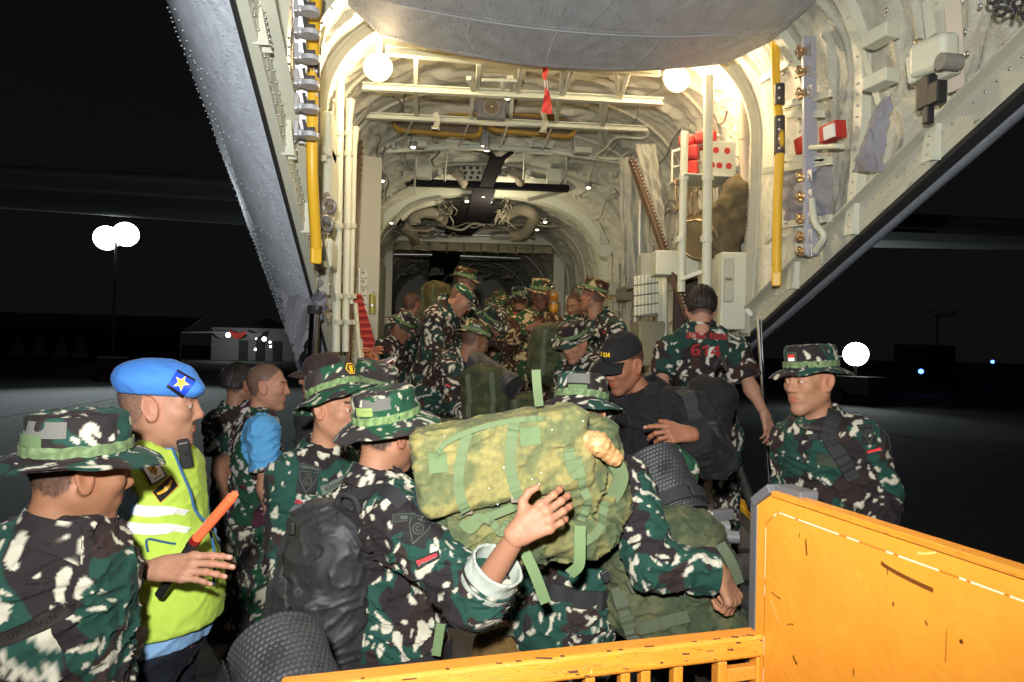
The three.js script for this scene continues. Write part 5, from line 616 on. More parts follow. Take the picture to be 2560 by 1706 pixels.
// ---------------------------------------------------------------- a whole person
let personNo = 0;
function person(o) {
  const no = ++personNo, J = {}; for (const k in o.J) J[k] = o.J[k].isVector3 ? o.J[k] : at(...o.J[k]);
  const floor = o.floor ?? 0, sc = o.scale ?? 1, cell = o.cell ?? 0.009, low = o.low ?? Math.max(0.013, cell * 1.6);
  const up = J.neck.clone().sub(J.hip).normalize(), shR = J.shR, shL = J.shL, rt = shR.clone().sub(shL).normalize(); rt.addScaledVector(up, -rt.dot(up)).normalize(); const fw = up.clone().cross(rt).normalize();   // person's right, up, front
  const hipR = J.hip.clone().addScaledVector(rt, 0.09), hipL = J.hip.clone().addScaledVector(rt, -0.09), fwG = V(fw.x, 0, fw.z).normalize();
  const leg = (h, s) => { const a = J['an' + s] ?? V(h.x, floor + 0.09, h.z).addScaledVector(V(rt.x, 0, rt.z).normalize(), s === 'R' ? 0.04 : -0.04).addScaledVector(fwG, (o.step ?? 0.04) * (s === 'R' ? 1 : -1)); const k = J['kn' + s] ?? h.clone().lerp(a, 0.48).addScaledVector(fwG, o.kneel ?? 0.03); return [k, a]; };
  const [knR, anR] = leg(hipR, 'R'), [knL, anL] = leg(hipL, 'L');
  const drop = (p, s) => p.clone().addScaledVector(up, -0.28).addScaledVector(rt, s * 0.04).addScaledVector(fw, 0.02);
  const elR = J.elR ?? drop(shR, 1), elL = J.elL ?? drop(shL, -1), wrR = J.wrR ?? elR.clone().add(V(0, -0.24, 0)).addScaledVector(fw, 0.07), wrL = J.wrL ?? elL.clone().add(V(0, -0.24, 0)).addScaledVector(fw, 0.07);
  const base = V((anR.x + anL.x) / 2, floor, (anR.z + anL.z) / 2), P = thing('person', o.label, 'person', base, o.group ?? undefined);
  const mid = J.neck.clone().lerp(J.hip, 0.42), hgt = J.neck.distanceTo(J.hip), bel = o.belly ?? 0, chestC = J.neck.clone().addScaledVector(up, -hgt * 0.30), bellyC = J.hip.clone().addScaledVector(up, hgt * 0.26).addScaledVector(fw, 0.015 + bel * 0.7), fat = o.fat ?? 0;
  const inR = shR.clone().lerp(J.neck, 0.22).addScaledVector(up, -0.02), inL = shL.clone().lerp(J.neck, 0.22).addScaledVector(up, -0.02);
  const torso = [cap(inL, inR, 0.066, 0.066, 0.05), ell(chestC, rt, up, fw, 0.160 + fat, hgt * 0.36, 0.112 + fat, 0.07), ell(bellyC, rt, up, fw, 0.148 + fat, hgt * 0.33, 0.108 + bel + fat, 0.08), ell(J.hip, rt, up, fw, 0.160 + fat, 0.13, 0.118 + fat + bel * 0.3, 0.07), ell(J.neck.clone().addScaledVector(up, -0.055), rt, up, fw, 0.085 + fat, 0.05, 0.068 + fat, 0.04), cap(J.neck.clone().addScaledVector(up, -0.012), shR.clone().addScaledVector(up, 0.002), 0.044, 0.052, 0.04), cap(J.neck.clone().addScaledVector(up, -0.012), shL.clone().addScaledVector(up, 0.002), 0.044, 0.052, 0.04)];
  const arm = (s, e, w) => [cap(s, e, 0.050, 0.039, 0.035), cap(e, w, 0.040, 0.029, 0.045)];
  const armsR = arm(shR, elR, wrR), armsL = arm(shL, elL, wrL);
  const legs = [cap(hipR, knR, 0.083, 0.055, 0.04), cap(knR, anR, 0.054, 0.038, 0.02), cap(hipL, knL, 0.083, 0.055, 0.04), cap(knL, anL, 0.054, 0.038, 0.02)];
  // head placement
  const Hd = o.head, hc = at(...Hd.c), T = V(CAM.x - hc.x, 0, CAM.z - hc.z).normalize(), Rt = V(0, 1, 0).cross(T).normalize(), yw = R(Hd.yaw), face = T.clone().multiplyScalar(Math.cos(yw)).addScaledVector(Rt, Math.sin(yw));
  const side = V(0, 1, 0).cross(face).normalize(), pit = R(Hd.pitch ?? 0), f2 = face.clone().multiplyScalar(Math.cos(pit)).addScaledVector(V(0, -1, 0), Math.sin(pit)).normalize(), rol = R(Hd.roll ?? 0), u2 = f2.clone().cross(side).normalize(), X = side.clone().multiplyScalar(Math.cos(rol)).addScaledVector(u2, Math.sin(rol)), U = u2.clone().multiplyScalar(Math.cos(rol)).addScaledVector(side, -Math.sin(rol));
  const hs = (Hd.s ?? 1) * 0.98, Mh = new THREE.Matrix4().makeBasis(X.clone().multiplyScalar(hs * (Hd.wide ?? 1)), U.clone().multiplyScalar(hs), f2.clone().multiplyScalar(hs)).setPosition(hc);
  // body: one mesh of skin, with head and hands of finer grain merged in
  const neckTop = hc.clone().addScaledVector(U, -0.06).addScaledVector(f2, -0.02), neckP = cap(J.neck.clone().addScaledVector(up, -0.04), neckTop, 0.058 + fat * 0.5, 0.05 + fat * 0.4, 0.006);
  const bodyPs = [...torso.map((p) => ({ ...p })), neckP, ...armsR, ...armsL, ...legs, cap(anR, anR.clone().addScaledVector(fwG, 0.12).add(V(0, -0.05, 0)), 0.04, 0.03, 0.03), cap(anL, anL.clone().addScaledVector(fwG, 0.12).add(V(0, -0.05, 0)), 0.04, 0.03, 0.03)];
  const bodyF = field(bodyPs, -0.004), tone = skinTone(o.skin, { ...(o.face ?? {}), hair: o.hair && o.hair.style !== 'thick' ? o.hair : { col: [0.02, 0.015, 0.013] } }), bc = o.skinCell ?? 0.012;
  const bg = paint(polygonize(bodyF, bounds(bodyPs, 0.03), bc), (x, y, z) => { const n = 1 + 0.05 * fbm(x * 12, y * 12, z * 12); return o.skin.map((q) => q * n); });
  const hg = paint(headGeo(o.headCell ?? 0.0045), (x, y, z) => tone(x, y, z, no)); hg.applyMatrix4(Mh); hg.computeVertexNormals();
  const hands = []; for (const [s, w, e] of [[1, wrR, elR], [-1, wrL, elL]]) { const h = (s > 0 ? o.handR : o.handL) ?? {}; const dir = h.dir ?? w.clone().sub(e).normalize(), back = h.back ?? rt.clone().multiplyScalar(s).addScaledVector(fw, 0.3), g = handGeo({ curl: h.curl ?? [0.45, 0.5, 0.55, 0.6], s: h.s ?? -s, thumb: h.thumb, spread: h.spread }, h.cell ?? Math.max(0.0045, cell * 0.55)); const nails = g.userData.nails; paint(g, (x, y, z) => { for (const q of nails) if (Math.hypot(x - q.x, y - q.y, z - q.z) < 0.0058) return [o.skin[0] * 1.15 + 0.08, o.skin[1] * 1.2 + 0.08, o.skin[2] * 1.2 + 0.08]; const n = 1 + 0.09 * fbm(x * 60, y * 60, z * 60) + 0.06 * noise(x * 250, y * 250, z * 250); let k = o.skin.map((q) => q * n); if (y > 0.13 || (z < -0.02 && y > 0.05)) k = [k[0] * 1.08, k[1] * 0.98, k[2] * 0.96]; return k; }); const m = orient(dir, back); if (h.scale) m.scale(V(h.scale, h.scale, h.scale)); g.applyMatrix4(m.setPosition(w)); hands.push(g); }
  const body = part(P, 'body', merge([bg, hg, ...hands].map((g) => { for (const k of ['uv']) if (g.attributes[k]) g.deleteAttribute(k); return g; })), SKIN);
  // upper garment
  const col = o.top?.col ?? camo(PAL[o.pal ?? 'field'], o.off ?? no), slv = o.top?.sleeve ?? 'long', cut = (a, b, t) => a.clone().lerp(b, t), loose = o.loose ?? 0.016;
  const sl = (s, e, w, side2) => { const cutF = o.top?.cuff?.[side2]; if (slv === 'short') return [cap(s, cut(s, e, 0.72), 0.062, 0.062, 0.04)]; const end = cut(e, w, cutF ?? 0.93); return [cap(s, e, 0.057, 0.049, 0.04), cap(e, end, 0.048, cutF ? 0.046 : 0.037, 0.025)]; };
  const slR = sl(shR, elR, wrR, 'R'), slL = sl(shL, elL, wrL, 'L'), hem = J.hip.clone().addScaledVector(up, -(o.hem ?? 0.10)), jackPs = [...torso, ...slR, ...slL];
  const jf0 = field(jackPs, loose), wrk = wrinkle(o.wrinkle ?? 0.010, no * 3), collarIn = neckP, armEnd = (pl, s, e) => { const n = e.clone().sub(s).normalize(); return (x, y, z) => (x - e.x) * n.x + (y - e.y) * n.y + (z - e.z) * n.z; };
  const endR = slR[slR.length - 1], endL = slL[slL.length - 1], capEnd = (p) => { const n = V(p.bx, p.by, p.bz).normalize(), ex = p.ax + p.bx, ey = p.ay + p.by, ez = p.az + p.bz; return (x, y, z) => { const q = (x - ex) * n.x + (y - ey) * n.y + (z - ez) * n.z, r = Math.hypot(x - ex, y - ey, z - ez); return r < 0.13 ? q : -1; }; };
  const ceR = capEnd(endR), ceL = capEnd(endL), colH = o.collar ?? 0.035, collarTop = J.neck.clone().addScaledVector(up, colH + 0.02).addScaledVector(fw, -0.005);
  const nTop = hc.clone().sub(J.neck).normalize(), colA = J.neck.clone().addScaledVector(up, -0.06), colB = J.neck.clone().addScaledVector(nTop, colH + 0.03), colO = cap(colA, colB, 0.092 + fat * 0.5, 0.074 + fat * 0.5), colI = cap(colA, colB.clone().addScaledVector(nTop, 0.03), 0.072 + fat * 0.5, 0.060 + fat * 0.5);
  const jf = (x, y, z) => {
    let d = jf0(x, y, z);
    if (d < 0.06 && d > -0.06) d -= wrk(x, y, z);
    d = Math.max(d, -((x - hem.x) * up.x + (y - hem.y) * up.y + (z - hem.z) * up.z));
    d = Math.max(d, ceR(x, y, z), ceL(x, y, z));
    return d;
  };
  const topName = o.top?.name ?? 'jacket', jg = polygonize(jf, bounds(jackPs, 0.06), cell); if (colH === 0) 0;
  const top = part(P, topName, paint(jg, col), o.top?.mat ?? CLOTH);
  { // folded collar (jackets) or ribbed crew neck (T-shirts)
    const cr = 0.081 + fat * 0.5, fx = fw.clone().addScaledVector(nTop, -fw.dot(nTop)).normalize(), rx2 = nTop.clone().cross(fx), open = colH > 0 ? 2.55 : Math.PI, c0 = J.neck.clone().addScaledVector(nTop, 0.004), h = colH + 0.022;
    const g = colH > 0 ? sheet(56, 18, (u, v) => { const a = (u - 0.5) * 2 * open, e = Math.pow(Math.abs(u - 0.5) * 2, 6); let r, y; if (v < 0.42) { const t = v / 0.42; r = cr + 0.012 * (1 - t); y = h * t; } else if (v < 0.55) { const t = (v - 0.42) / 0.13; r = cr + 0.007 * t; y = h + 0.004 * Math.sin(t * Math.PI); } else { const t = (v - 0.55) / 0.45; r = cr + 0.007 + (0.022 + 0.012 * e) * t; y = h - (h * 0.95 + 0.03 * e) * t; } r += 0.002 * noise(Math.cos(a) * 3, v * 3, Math.sin(a) * 3 + no); return c0.clone().addScaledVector(fx, -Math.cos(a) * r).addScaledVector(rx2, Math.sin(a) * r).addScaledVector(nTop, y - 0.2 * (1 - Math.cos(a)) * 0.06); }) : sheet(48, 8, (u, v) => { const a = u * 2 * Math.PI, b = v * 2 * Math.PI, r = cr + 0.004 + 0.007 * Math.cos(b); return c0.clone().addScaledVector(fx, -Math.cos(a) * r).addScaledVector(rx2, Math.sin(a) * r).addScaledVector(nTop, 0.018 + 0.012 * Math.sin(b) - 0.02 * (1 - Math.cos(a)) * 0.5); });
    part(top, 'collar', paint(g, col), o.top?.mat ?? CLOTH);
  }
  if (slv === 'long' && !(o.top?.noCuffs)) for (const [p, nm] of [[endR, 'cuff'], [endL, 'cuff']]) { const n = V(p.bx, p.by, p.bz).normalize(), e = V(p.ax + p.bx, p.ay + p.by, p.az + p.bz); part(top, nm, paint(new THREE.TorusGeometry(p.rb + loose + 0.001, 0.0045, 8, 28).applyMatrix4(basis(V(0, 0, 0), n)).translate(e.x - n.x * 0.004, e.y - n.y * 0.004, e.z - n.z * 0.004), col), CLOTH); }
  // trousers, belt, boots
  const tcol = o.trousers ?? camo(PAL[o.pal ?? 'field'], (o.off ?? no) + 3), waist = J.hip.clone().addScaledVector(up, 0.04);
  const trPs = [ell(J.hip, rt, up, fw, 0.158 + fat, 0.13, 0.116 + fat + bel * 0.3, 0.07), cap(hipR, knR, 0.088, 0.066, 0.05), cap(knR, anR.clone().lerp(knR, 0.3), 0.066, 0.06, 0.02), cap(hipL, knL, 0.088, 0.066, 0.05), cap(knL, anL.clone().lerp(knL, 0.3), 0.066, 0.06, 0.02)], tf = field(trPs, 0.008), tw = wrinkle(0.012, no * 5);
  part(P, 'trousers', paint(polygonize((x, y, z) => { let d = tf(x, y, z); if (Math.abs(d) < 0.05) d -= tw(x, y, z); return Math.max(d, (x - waist.x) * up.x + (y - waist.y) * up.y + (z - waist.z) * up.z); }, bounds(trPs, 0.05), o.trouserCell ?? low), tcol), CLOTH);
  for (const [k, a] of [[knR, anR], [knL, anL]]) { const toe = V(a.x, floor + 0.035, a.z).addScaledVector(fwG, 0.17), heel = V(a.x, floor + 0.04, a.z).addScaledVector(fwG, -0.045), bp = [cap(a.clone().lerp(k, 0.38), V(a.x, floor + 0.1, a.z), 0.052, 0.05, 0.02), cap(heel, toe, 0.04, 0.036, 0.03)], bf = field(bp, 0.004); const b = part(P, 'boot', polygonize((x, y, z) => Math.max(bf(x, y, z), floor + 0.012 - y), bounds(bp, 0.03), 0.012), black); part(b, 'sole', rbox(0.085, 0.024, 0.29, heel.clone().lerp(toe, 0.5).setY(floor + 0.013), [0, Math.atan2(fwG.x, fwG.z), 0], 0.008), rubber); }
  // hair and hat
  if (o.hair) { const hgx = hairGeo(o.hair.style, o.hair.cell ?? 0.005); paint(hgx, (x, y, z) => { const k = 0.8 + 0.5 * rnd(); const c = o.hair.col ?? [0.016, 0.012, 0.011]; return c.map((q) => q * k); }); hgx.applyMatrix4(Mh); part(P, 'hair', hgx, HAIR); }
  const ctx = { P, body, top, jf, Mh, rt, up, fw, J: { ...J, elR, elL, wrR, wrL }, hc, face: f2, U, X, col };
  if (o.hat) o.hat(ctx);
  if (o.extra) o.extra(ctx);
  return ctx;
}
const textMat = (key, w, h, bg, draw, rough = 0.9) => M(key, [1, 1, 1], rough, { map: canvasTex(w, h, (g) => { g.fillStyle = bg; g.fillRect(0, 0, w, h); for (let i = 0; i < w * h / 60; i++) { g.fillStyle = `rgba(${rnd() < 0.5 ? '255,255,255' : '0,0,0'},0.04)`; g.fillRect(rnd() * w, rnd() * h, 2, 1); } draw(g, w, h); }) });
const stampText = (g, s, x, y, size, col, font = 'bold ') => { g.fillStyle = col; g.font = font + size + 'px sans-serif'; g.textAlign = 'center'; g.textBaseline = 'middle'; g.fillText(s, x, y); };
// ---------------------------------------------------------------- soft goods: bags, mats, straps
const rampTop = (D) => mix(0.425, 1.062, clamp((D - 3.5) / 3.22, 0, 1)), onRamp = (q) => { const p = at(...q), D = -p.z; return D > 3.5 ? rampTop(D) : D > 2.35 && Math.abs(Math.abs(p.x) - 0.75) < 0.34 ? mix(0.055, 0.36, (D - 2.35) / 1.17) : 0; };
const frameAt = (c, roll = 0, yaw = 0) => { const r = camAxis(Math.cos(R(roll)) * Math.cos(R(yaw)), Math.sin(R(roll)), -Math.sin(R(yaw))), u0 = camAxis(-Math.sin(R(roll)), Math.cos(R(roll)), 0), n = r.clone().cross(u0).normalize(), u = n.clone().cross(r); return { c, r, u, n, L: (x, y, z) => c.clone().addScaledVector(r, x).addScaledVector(u, y).addScaledVector(n, z) }; };
const boxF = (F, c, h, rad) => { const o = F.L(...c); return (x, y, z) => { const px = x - o.x, py = y - o.y, pz = z - o.z, a = Math.abs(px * F.r.x + py * F.r.y + pz * F.r.z) - h[0] + rad, b = Math.abs(px * F.u.x + py * F.u.y + pz * F.u.z) - h[1] + rad, d = Math.abs(px * F.n.x + py * F.n.y + pz * F.n.z) - h[2] + rad; return Math.hypot(Math.max(a, 0), Math.max(b, 0), Math.max(d, 0)) + Math.min(Math.max(a, b, d), 0) - rad; }; };
const ellF = (F, c, r) => { const e = ell(F.L(...c), F.r, F.u, F.n, ...r); return (x, y, z) => prim(e, x, y, z, 0); };
const join = (fs, k) => (x, y, z) => { let d = 1e9; for (const f of fs) d = smin(d, f(x, y, z), k); return d; };
const boxAround = (F, hx, hy, hz) => { const b = new THREE.Box3(); for (const i of [-1, 1]) for (const j of [-1, 1]) for (const k of [-1, 1]) b.expandByPoint(F.L(i * hx, j * hy, k * hz)); return b; };
const view = camAxis(0, 0, 1);
function matRoll(t, name, a, b, r, mat, cell = 0.014) { // rolled sleeping mat with an embossed honeycomb, coiled ends
  const L = a.distanceTo(b), m = basis(a, b), nu = Math.round(2 * Math.PI * r / cell * 5), nv = Math.round(L / cell * 5);
  const g = sheet(Math.min(220, nu), Math.min(170, nv), (u, v) => { const ang = u * 2 * Math.PI, s = ang * r / cell, w = v * L / cell, row = Math.floor(w), fx = ((s + (row % 2) * 0.5) % 1 + 1) % 1 - 0.5, fy = w - row - 0.5, k = clamp(1.15 - 2.6 * (fx * fx + fy * fy) * 1.6, 0, 1), rad = r + 0.0032 * k + 0.008 * (u - 0.5) + 0.004 * noise(Math.cos(ang), v * 3, Math.sin(ang)); return V(Math.cos(ang) * rad, Math.sin(ang) * rad, (v - 0.5) * L); });
  const c = a.clone().add(b).multiplyScalar(0.5); g.applyMatrix4(m).translate(c.x, c.y, c.z); const p = part(t, name, g, mat);
  for (const e of [-1, 1]) part(p, 'coiled_end', sheet(160, 1, (u, v) => { const an = u * 2 * Math.PI * 5, rr2 = r * (1 - u * 0.86) - v * 0.010; return V(Math.cos(an) * rr2, Math.sin(an) * rr2, e * (L / 2 + 0.002 - v * 0.0)); }).applyMatrix4(m).translate(c.x, c.y, c.z), mat); part(p, 'core', new THREE.CylinderGeometry(r * 0.97, r * 0.97, L - 0.02, 28).rotateX(Math.PI / 2).applyMatrix4(m).translate(c.x, c.y, c.z), M('mat_core', [0.012, 0.012, 0.013], 0.9)); return p;
}
const matBlack = M('mat_black', [0.030, 0.031, 0.034], 0.55);
const webGreen = M('web_green', [0.12, 0.17, 0.08], 0.92), webOlive = M('web_olive', [0.07, 0.085, 0.05], 0.88), webBlack = M('web_black', [0.016, 0.016, 0.018], 0.8);
const bandAlong = (t, name, f, pts, w, mat, lift = 0.004, th = 0.003, n = view) => { const cv = new THREE.CatmullRomCurve3(pts), many = cv.getPoints(22), g = ribbon(f ? conform(f, many, n, lift + 0.002) : pts, w, n, th, 48); return part(t, name, typeof mat === 'function' ? paint(g, mat) : g, typeof mat === 'function' ? CLOTH : mat); };

// ---------------------------------------------------------------- the people, nearest first
const patchDir = (deg) => [camAxis(Math.cos(R(deg)), Math.sin(R(deg)), 0), camAxis(-Math.sin(R(deg)), Math.cos(R(deg)), 0)];
const flagM = textMat('flag_patch', 96, 40, '#20251f', (g) => { g.fillStyle = '#e0333a'; g.fillRect(10, 10, 76, 16); g.fillStyle = '#5c6058'; g.fillRect(10, 26, 76, 4); });
const shieldM = (key, s) => M(key, [1, 1, 1], 0.9, { map: canvasTex(160, 200, (g) => { g.fillStyle = '#1a1d1b'; g.fillRect(0, 0, 160, 200); g.strokeStyle = '#4b504c'; g.lineWidth = 5; g.beginPath(); g.moveTo(8, 20); g.lineTo(152, 20); g.lineTo(140, 90); g.lineTo(80, 190); g.lineTo(20, 90); g.closePath(); g.stroke(); g.beginPath(); g.arc(80, 95, 32, 0, 7); g.stroke(); stampText(g, s, 80, 40, 18, '#5a605b'); g.lineWidth = 4; g.beginPath(); g.arc(80, 95, 14, 0, 5); g.stroke(); }) });
const tapeM = (key, s, bg, col, w = 320) => textMat(key, w, 80, bg, (g, W2, H2) => { g.strokeStyle = col; g.lineWidth = 3; g.strokeRect(4, 4, W2 - 8, H2 - 8); stampText(g, s, W2 / 2, H2 / 2 + 2, 46, col); });
const velcro = M('velcro_green', [0.10, 0.16, 0.07], 0.95), velcroPale = M('velcro_pale', [0.26, 0.36, 0.10], 0.95);

person({ // A: nearest, left
  label: 'soldier in wide boonie hat at the left edge, looking away towards the vest', pal: 'field', off: 1, cell: 0.0055, headCell: 0.0035, skin: [0.24, 0.115, 0.062], loose: 0.02, wrinkle: 0.012, collar: 0.03,
  J: { neck: [168, 1338, 1.48], hip: [110, 1880, 1.5], shR: [-85, 1450, 1.4], shL: [185, 1440, 1.68], elR: [-160, 1750, 1.36], wrR: [-110, 2000, 1.35], elL: [150, 1720, 1.70], wrL: [150, 1960, 1.6] },
  head: { c: [196, 1178, 1.5], yaw: 104, pitch: 8, roll: 3 }, hair: { style: 'buzz', cell: 0.004 },
  hat: (c) => boonie(c.P, c.Mh, null, PAL.field, 2.3, { fine: true, y: 0.042, tilt: -0.17, droop: 0.016, brim: 0.07, wave: 0.6, front: 0.2, mesh: 3.85, patches: [[3.5, 0.042, 0.07, 0.026, velcro, 'velcro_strip']] }),
  extra: (c) => { const [r, u] = patchDir(14); patchOn(c.top, 'name_tape', c.jf, at(85, 1556, 1.44), r, u, 0.125, 0.034, tapeM('tape_amin', 'UP. AMIN', '#26231f', '#0d0c0b')); patchOn(c.top, 'name_tape', c.jf, at(235, 1490, 1.6), ...patchDir(30), 0.08, 0.03, tapeM('tape_tni', 'TNI', '#26302a', '#0d0c0b', 200)); patchOn(c.top, 'round_patch', c.jf, at(232, 1415, 1.6), ...patchDir(0), 0.035, 0.035, shieldM('round_badge', ''), 0.004);
    // open collar leaves and the button placket
    
    patchOn(c.top, 'chest_pocket', c.jf, at(60, 1668, 1.42), ...patchDir(12), 0.12, 0.11, camo(PAL.field, 2.2), 0.006);
    part(c.top, 'inner_shirt', paint(new THREE.TorusGeometry(0.058, 0.012, 8, 30).applyMatrix4(basis(V(0, 0, 0), V(0.1, 1, 0.1))).translate(...at(168, 1330, 1.51).toArray()), camo(PAL.wine, 4)), CLOTH); },
});
function paintedCamo(k) { return M('camo_flat_' + k, [0.02, 0.017, 0.017], 0.92); }

person({ // B: beret and high-visibility vest
  label: 'man in blue beret and yellow high-visibility vest holding a light baton', skin: [0.34, 0.175, 0.11], cell: 0.0065, headCell: 0.0032, belly: 0.032, fat: 0.010, collar: 0.03, loose: 0.012, wrinkle: 0.007, face: { moustache: true }, hem: 0.0, trousers: plainCloth([0.012, 0.014, 0.022]),
  top: { name: 'blue_shirt', col: plainCloth([0.20, 0.36, 0.58], 0.04), cuff: { R: 0.34 } },
  J: { neck: [380, 1142, 2.04], hip: [370, 1590, 2.04], shR: [295, 1195, 1.9], shL: [440, 1172, 2.24], elR: [150, 1440, 1.86], wrR: [392, 1424, 1.74], elL: [500, 1380, 2.32], wrL: [470, 1560, 2.3] },
  head: { c: [398, 1015, 2.03], yaw: 80, pitch: 2, s: 1.06, wide: 1.1 }, hair: { style: 'fade', col: [0.05, 0.045, 0.042], fade: true, cell: 0.004 },
  handR: { dir: camAxis(0.97, 0.08, 0.05), back: camAxis(-0.05, 0.72, 0.7), curl: [0.18, 0.24, 0.3, 0.36], thumb: [0.6, 0.85, 0.25], spread: 0.02, cell: 0.003 },
  hat: (c) => {
    const blue = plainCloth([0.055, 0.20, 0.58], 0.05), F = { r: AX, u: AY, n: AZ, L: (x, y, z) => V(x, y, z) };
    const e1 = ell(V(-0.012, 0.082, -0.014), V(1, 0.16, 0).normalize(), V(-0.16, 1, 0).normalize(), AZ, 0.098, 0.060, 0.120), e2 = ell(V(0, 0.05, -0.008), AX, AY, AZ, 0.086, 0.03, 0.105), e3 = ell(V(-0.03, 0.054, 0.096), AX, AY, AZ, 0.05, 0.024, 0.034), bf = (x, y, z) => Math.max(smin(smin(prim(e1, x, y, z, 0), prim(e2, x, y, z, 0), 0.03), prim(e3, x, y, z, 0), 0.03) - 0.003 * fbm(x * 16, y * 16, z * 16), 0.036 - y - 0.1 * (z > 0 ? z : 0));
    const g = paint(polygonize(bf, new THREE.Box3(V(-0.13, 0.0, -0.15), V(0.12, 0.16, 0.15)), 0.0045), blue); g.scale(0.93, 0.94, 0.93).translate(0, 0.003, 0); g.applyMatrix4(c.Mh); const b = part(c.P, 'beret', g, CLOTH);
    const band = sheet(60, 2, (u, v) => { const a = u * 2 * Math.PI; return V(Math.sin(a) * 0.0815, 0.036 + 0.012 * v - 0.004 * Math.cos(a), -0.008 + Math.cos(a) * 0.0995); }); part(b, 'beret_band', band.applyMatrix4(c.Mh), black);
    const badge = M('beret_badge', [1, 1, 1], 0.5, { map: canvasTex(128, 128, (g2) => { g2.fillStyle = '#1a44d8'; g2.fillRect(0, 0, 128, 128); g2.fillStyle = '#14120f'; g2.fillRect(0, 0, 128, 16); g2.fillRect(0, 112, 128, 16); g2.fillStyle = '#caa24a'; g2.strokeStyle = '#e6cf90'; g2.lineWidth = 4; g2.beginPath(); for (let i = 0; i < 10; i++) { const a = -Math.PI / 2 + i * Math.PI / 5, r = i % 2 ? 19 : 46; g2.lineTo(64 + Math.cos(a) * r, 64 + Math.sin(a) * r); } g2.closePath(); g2.fill(); g2.stroke(); }) });
    const ff = (x, y, z) => { const p = V(x, y, z).applyMatrix4(inv); return bf(p.x, p.y, p.z); }, inv = c.Mh.clone().invert(); patchOn(b, 'beret_badge', ff, at(452, 958, 1.94), ...patchDir(-24), 0.056, 0.062, badge, 0.004, 0.1); },
  extra: (c) => {
    const J = c.J, hgt = J.neck.distanceTo(J.hip), up = c.up, rt = c.rt, fw = c.fw, fat = 0.010, bel = 0.032, bC = J.hip.clone().addScaledVector(up, hgt * 0.26).addScaledVector(fw, 0.015 + bel * 0.7);
    const inR = J.shR.clone().lerp(J.neck, 0.22).addScaledVector(up, -0.02), inL = J.shL.clone().lerp(J.neck, 0.22).addScaledVector(up, -0.02);
    const vp = [cap(inL, inR, 0.066, 0.066, 0.05), ell(J.neck.clone().addScaledVector(up, -hgt * 0.3), rt, up, fw, 0.168, hgt * 0.36, 0.12, 0.07), ell(bC, rt, up, fw, 0.158, hgt * 0.34, 0.108 + bel + fat, 0.08), ell(J.hip, rt, up, fw, 0.178, 0.14, 0.15, 0.08), cap(J.neck, J.shR.clone().addScaledVector(up, 0.002), 0.05, 0.052, 0.04), cap(J.neck, J.shL.clone().addScaledVector(up, 0.002), 0.05, 0.052, 0.04)];
    const nk = cap(J.neck.clone().addScaledVector(up, -0.03).addScaledVector(fw, 0.02), J.neck.clone().addScaledVector(up, 0.2), 0.07, 0.1), hem = J.hip.clone().addScaledVector(up, 0.055), holes = [J.shR.clone().addScaledVector(rt, 0.045).addScaledVector(up, -0.05), J.shL.clone().addScaledVector(rt, -0.045).addScaledVector(up, -0.05)], vf0 = field(vp, 0.026), wk = wrinkle(0.004, 77);
    const vf = (x, y, z) => { let d = vf0(x, y, z); if (Math.abs(d) < 0.05) d -= wk(x, y, z); d = Math.max(d, -((x - hem.x) * up.x + (y - hem.y) * up.y + (z - hem.z) * up.z)); d = smax(d, -prim(nk, x, y, z, 0), 0.008); for (const h of holes) d = smax(d, -(Math.hypot(x - h.x, y - h.y, z - h.z) - 0.075), 0.01); return d; };
    const v = part(c.P, 'safety_vest', paint(polygonize(vf, bounds(vp, 0.07), 0.0065), (x, y, z) => { const s = (x - bC.x) * fw.x + (y - bC.y) * fw.y + (z - bC.z) * fw.z, k = 1 + 0.04 * fbm(x * 40, y * 40, z * 40); return s < -0.03 ? [0.03 * k, 0.09 * k, 0.36 * k] : [0.40 * k, 0.56 * k, 0.075 * k]; }), CLOTH);
    const tape = M('reflective_tape', [0.86, 0.86, 0.86], 0.55); bandAlong(v, 'reflective_band', vf, [at(285, 1258, 1.84), at(340, 1281, 1.84), at(385, 1296, 1.84), at(425, 1306, 1.88)], 0.03, tape); bandAlong(v, 'reflective_band', vf, [at(270, 1302, 1.84), at(340, 1328, 1.84), at(385, 1341, 1.84), at(430, 1352, 1.88)], 0.03, tape);
    const piping = M('vest_piping', [0.02, 0.09, 0.2], 0.8); bandAlong(v, 'zipper', vf, [at(432, 1118, 1.9), at(455, 1175, 1.9), at(478, 1230, 1.9), at(490, 1275, 1.88), at(520, 1310, 1.88), at(538, 1380, 1.88), at(536, 1460, 1.9)], 0.006, piping); bandAlong(v, 'pocket_piping', vf, [at(352, 1390, 1.84), at(352, 1358, 1.84), at(375, 1370, 1.84), at(398, 1385, 1.84)], 0.005, piping);
    const cardM = M('name_card', [1, 1, 1], 0.6, { map: canvasTex(128, 160, (g) => { g.fillStyle = '#1c1c1e'; g.fillRect(0, 0, 128, 160); g.fillStyle = '#f2f2ee'; g.fillRect(10, 10, 108, 140); g.fillStyle = '#c98a1c'; g.beginPath(); g.moveTo(34, 30); g.lineTo(94, 30); g.lineTo(90, 90); g.lineTo(64, 116); g.lineTo(38, 90); g.fill(); g.strokeStyle = '#33302a'; g.lineWidth = 6; g.beginPath(); g.moveTo(40, 84); g.lineTo(88, 52); g.moveTo(64, 40); g.lineTo(70, 100); g.stroke(); g.fillStyle = '#555'; g.fillRect(36, 128, 60, 6); }) });
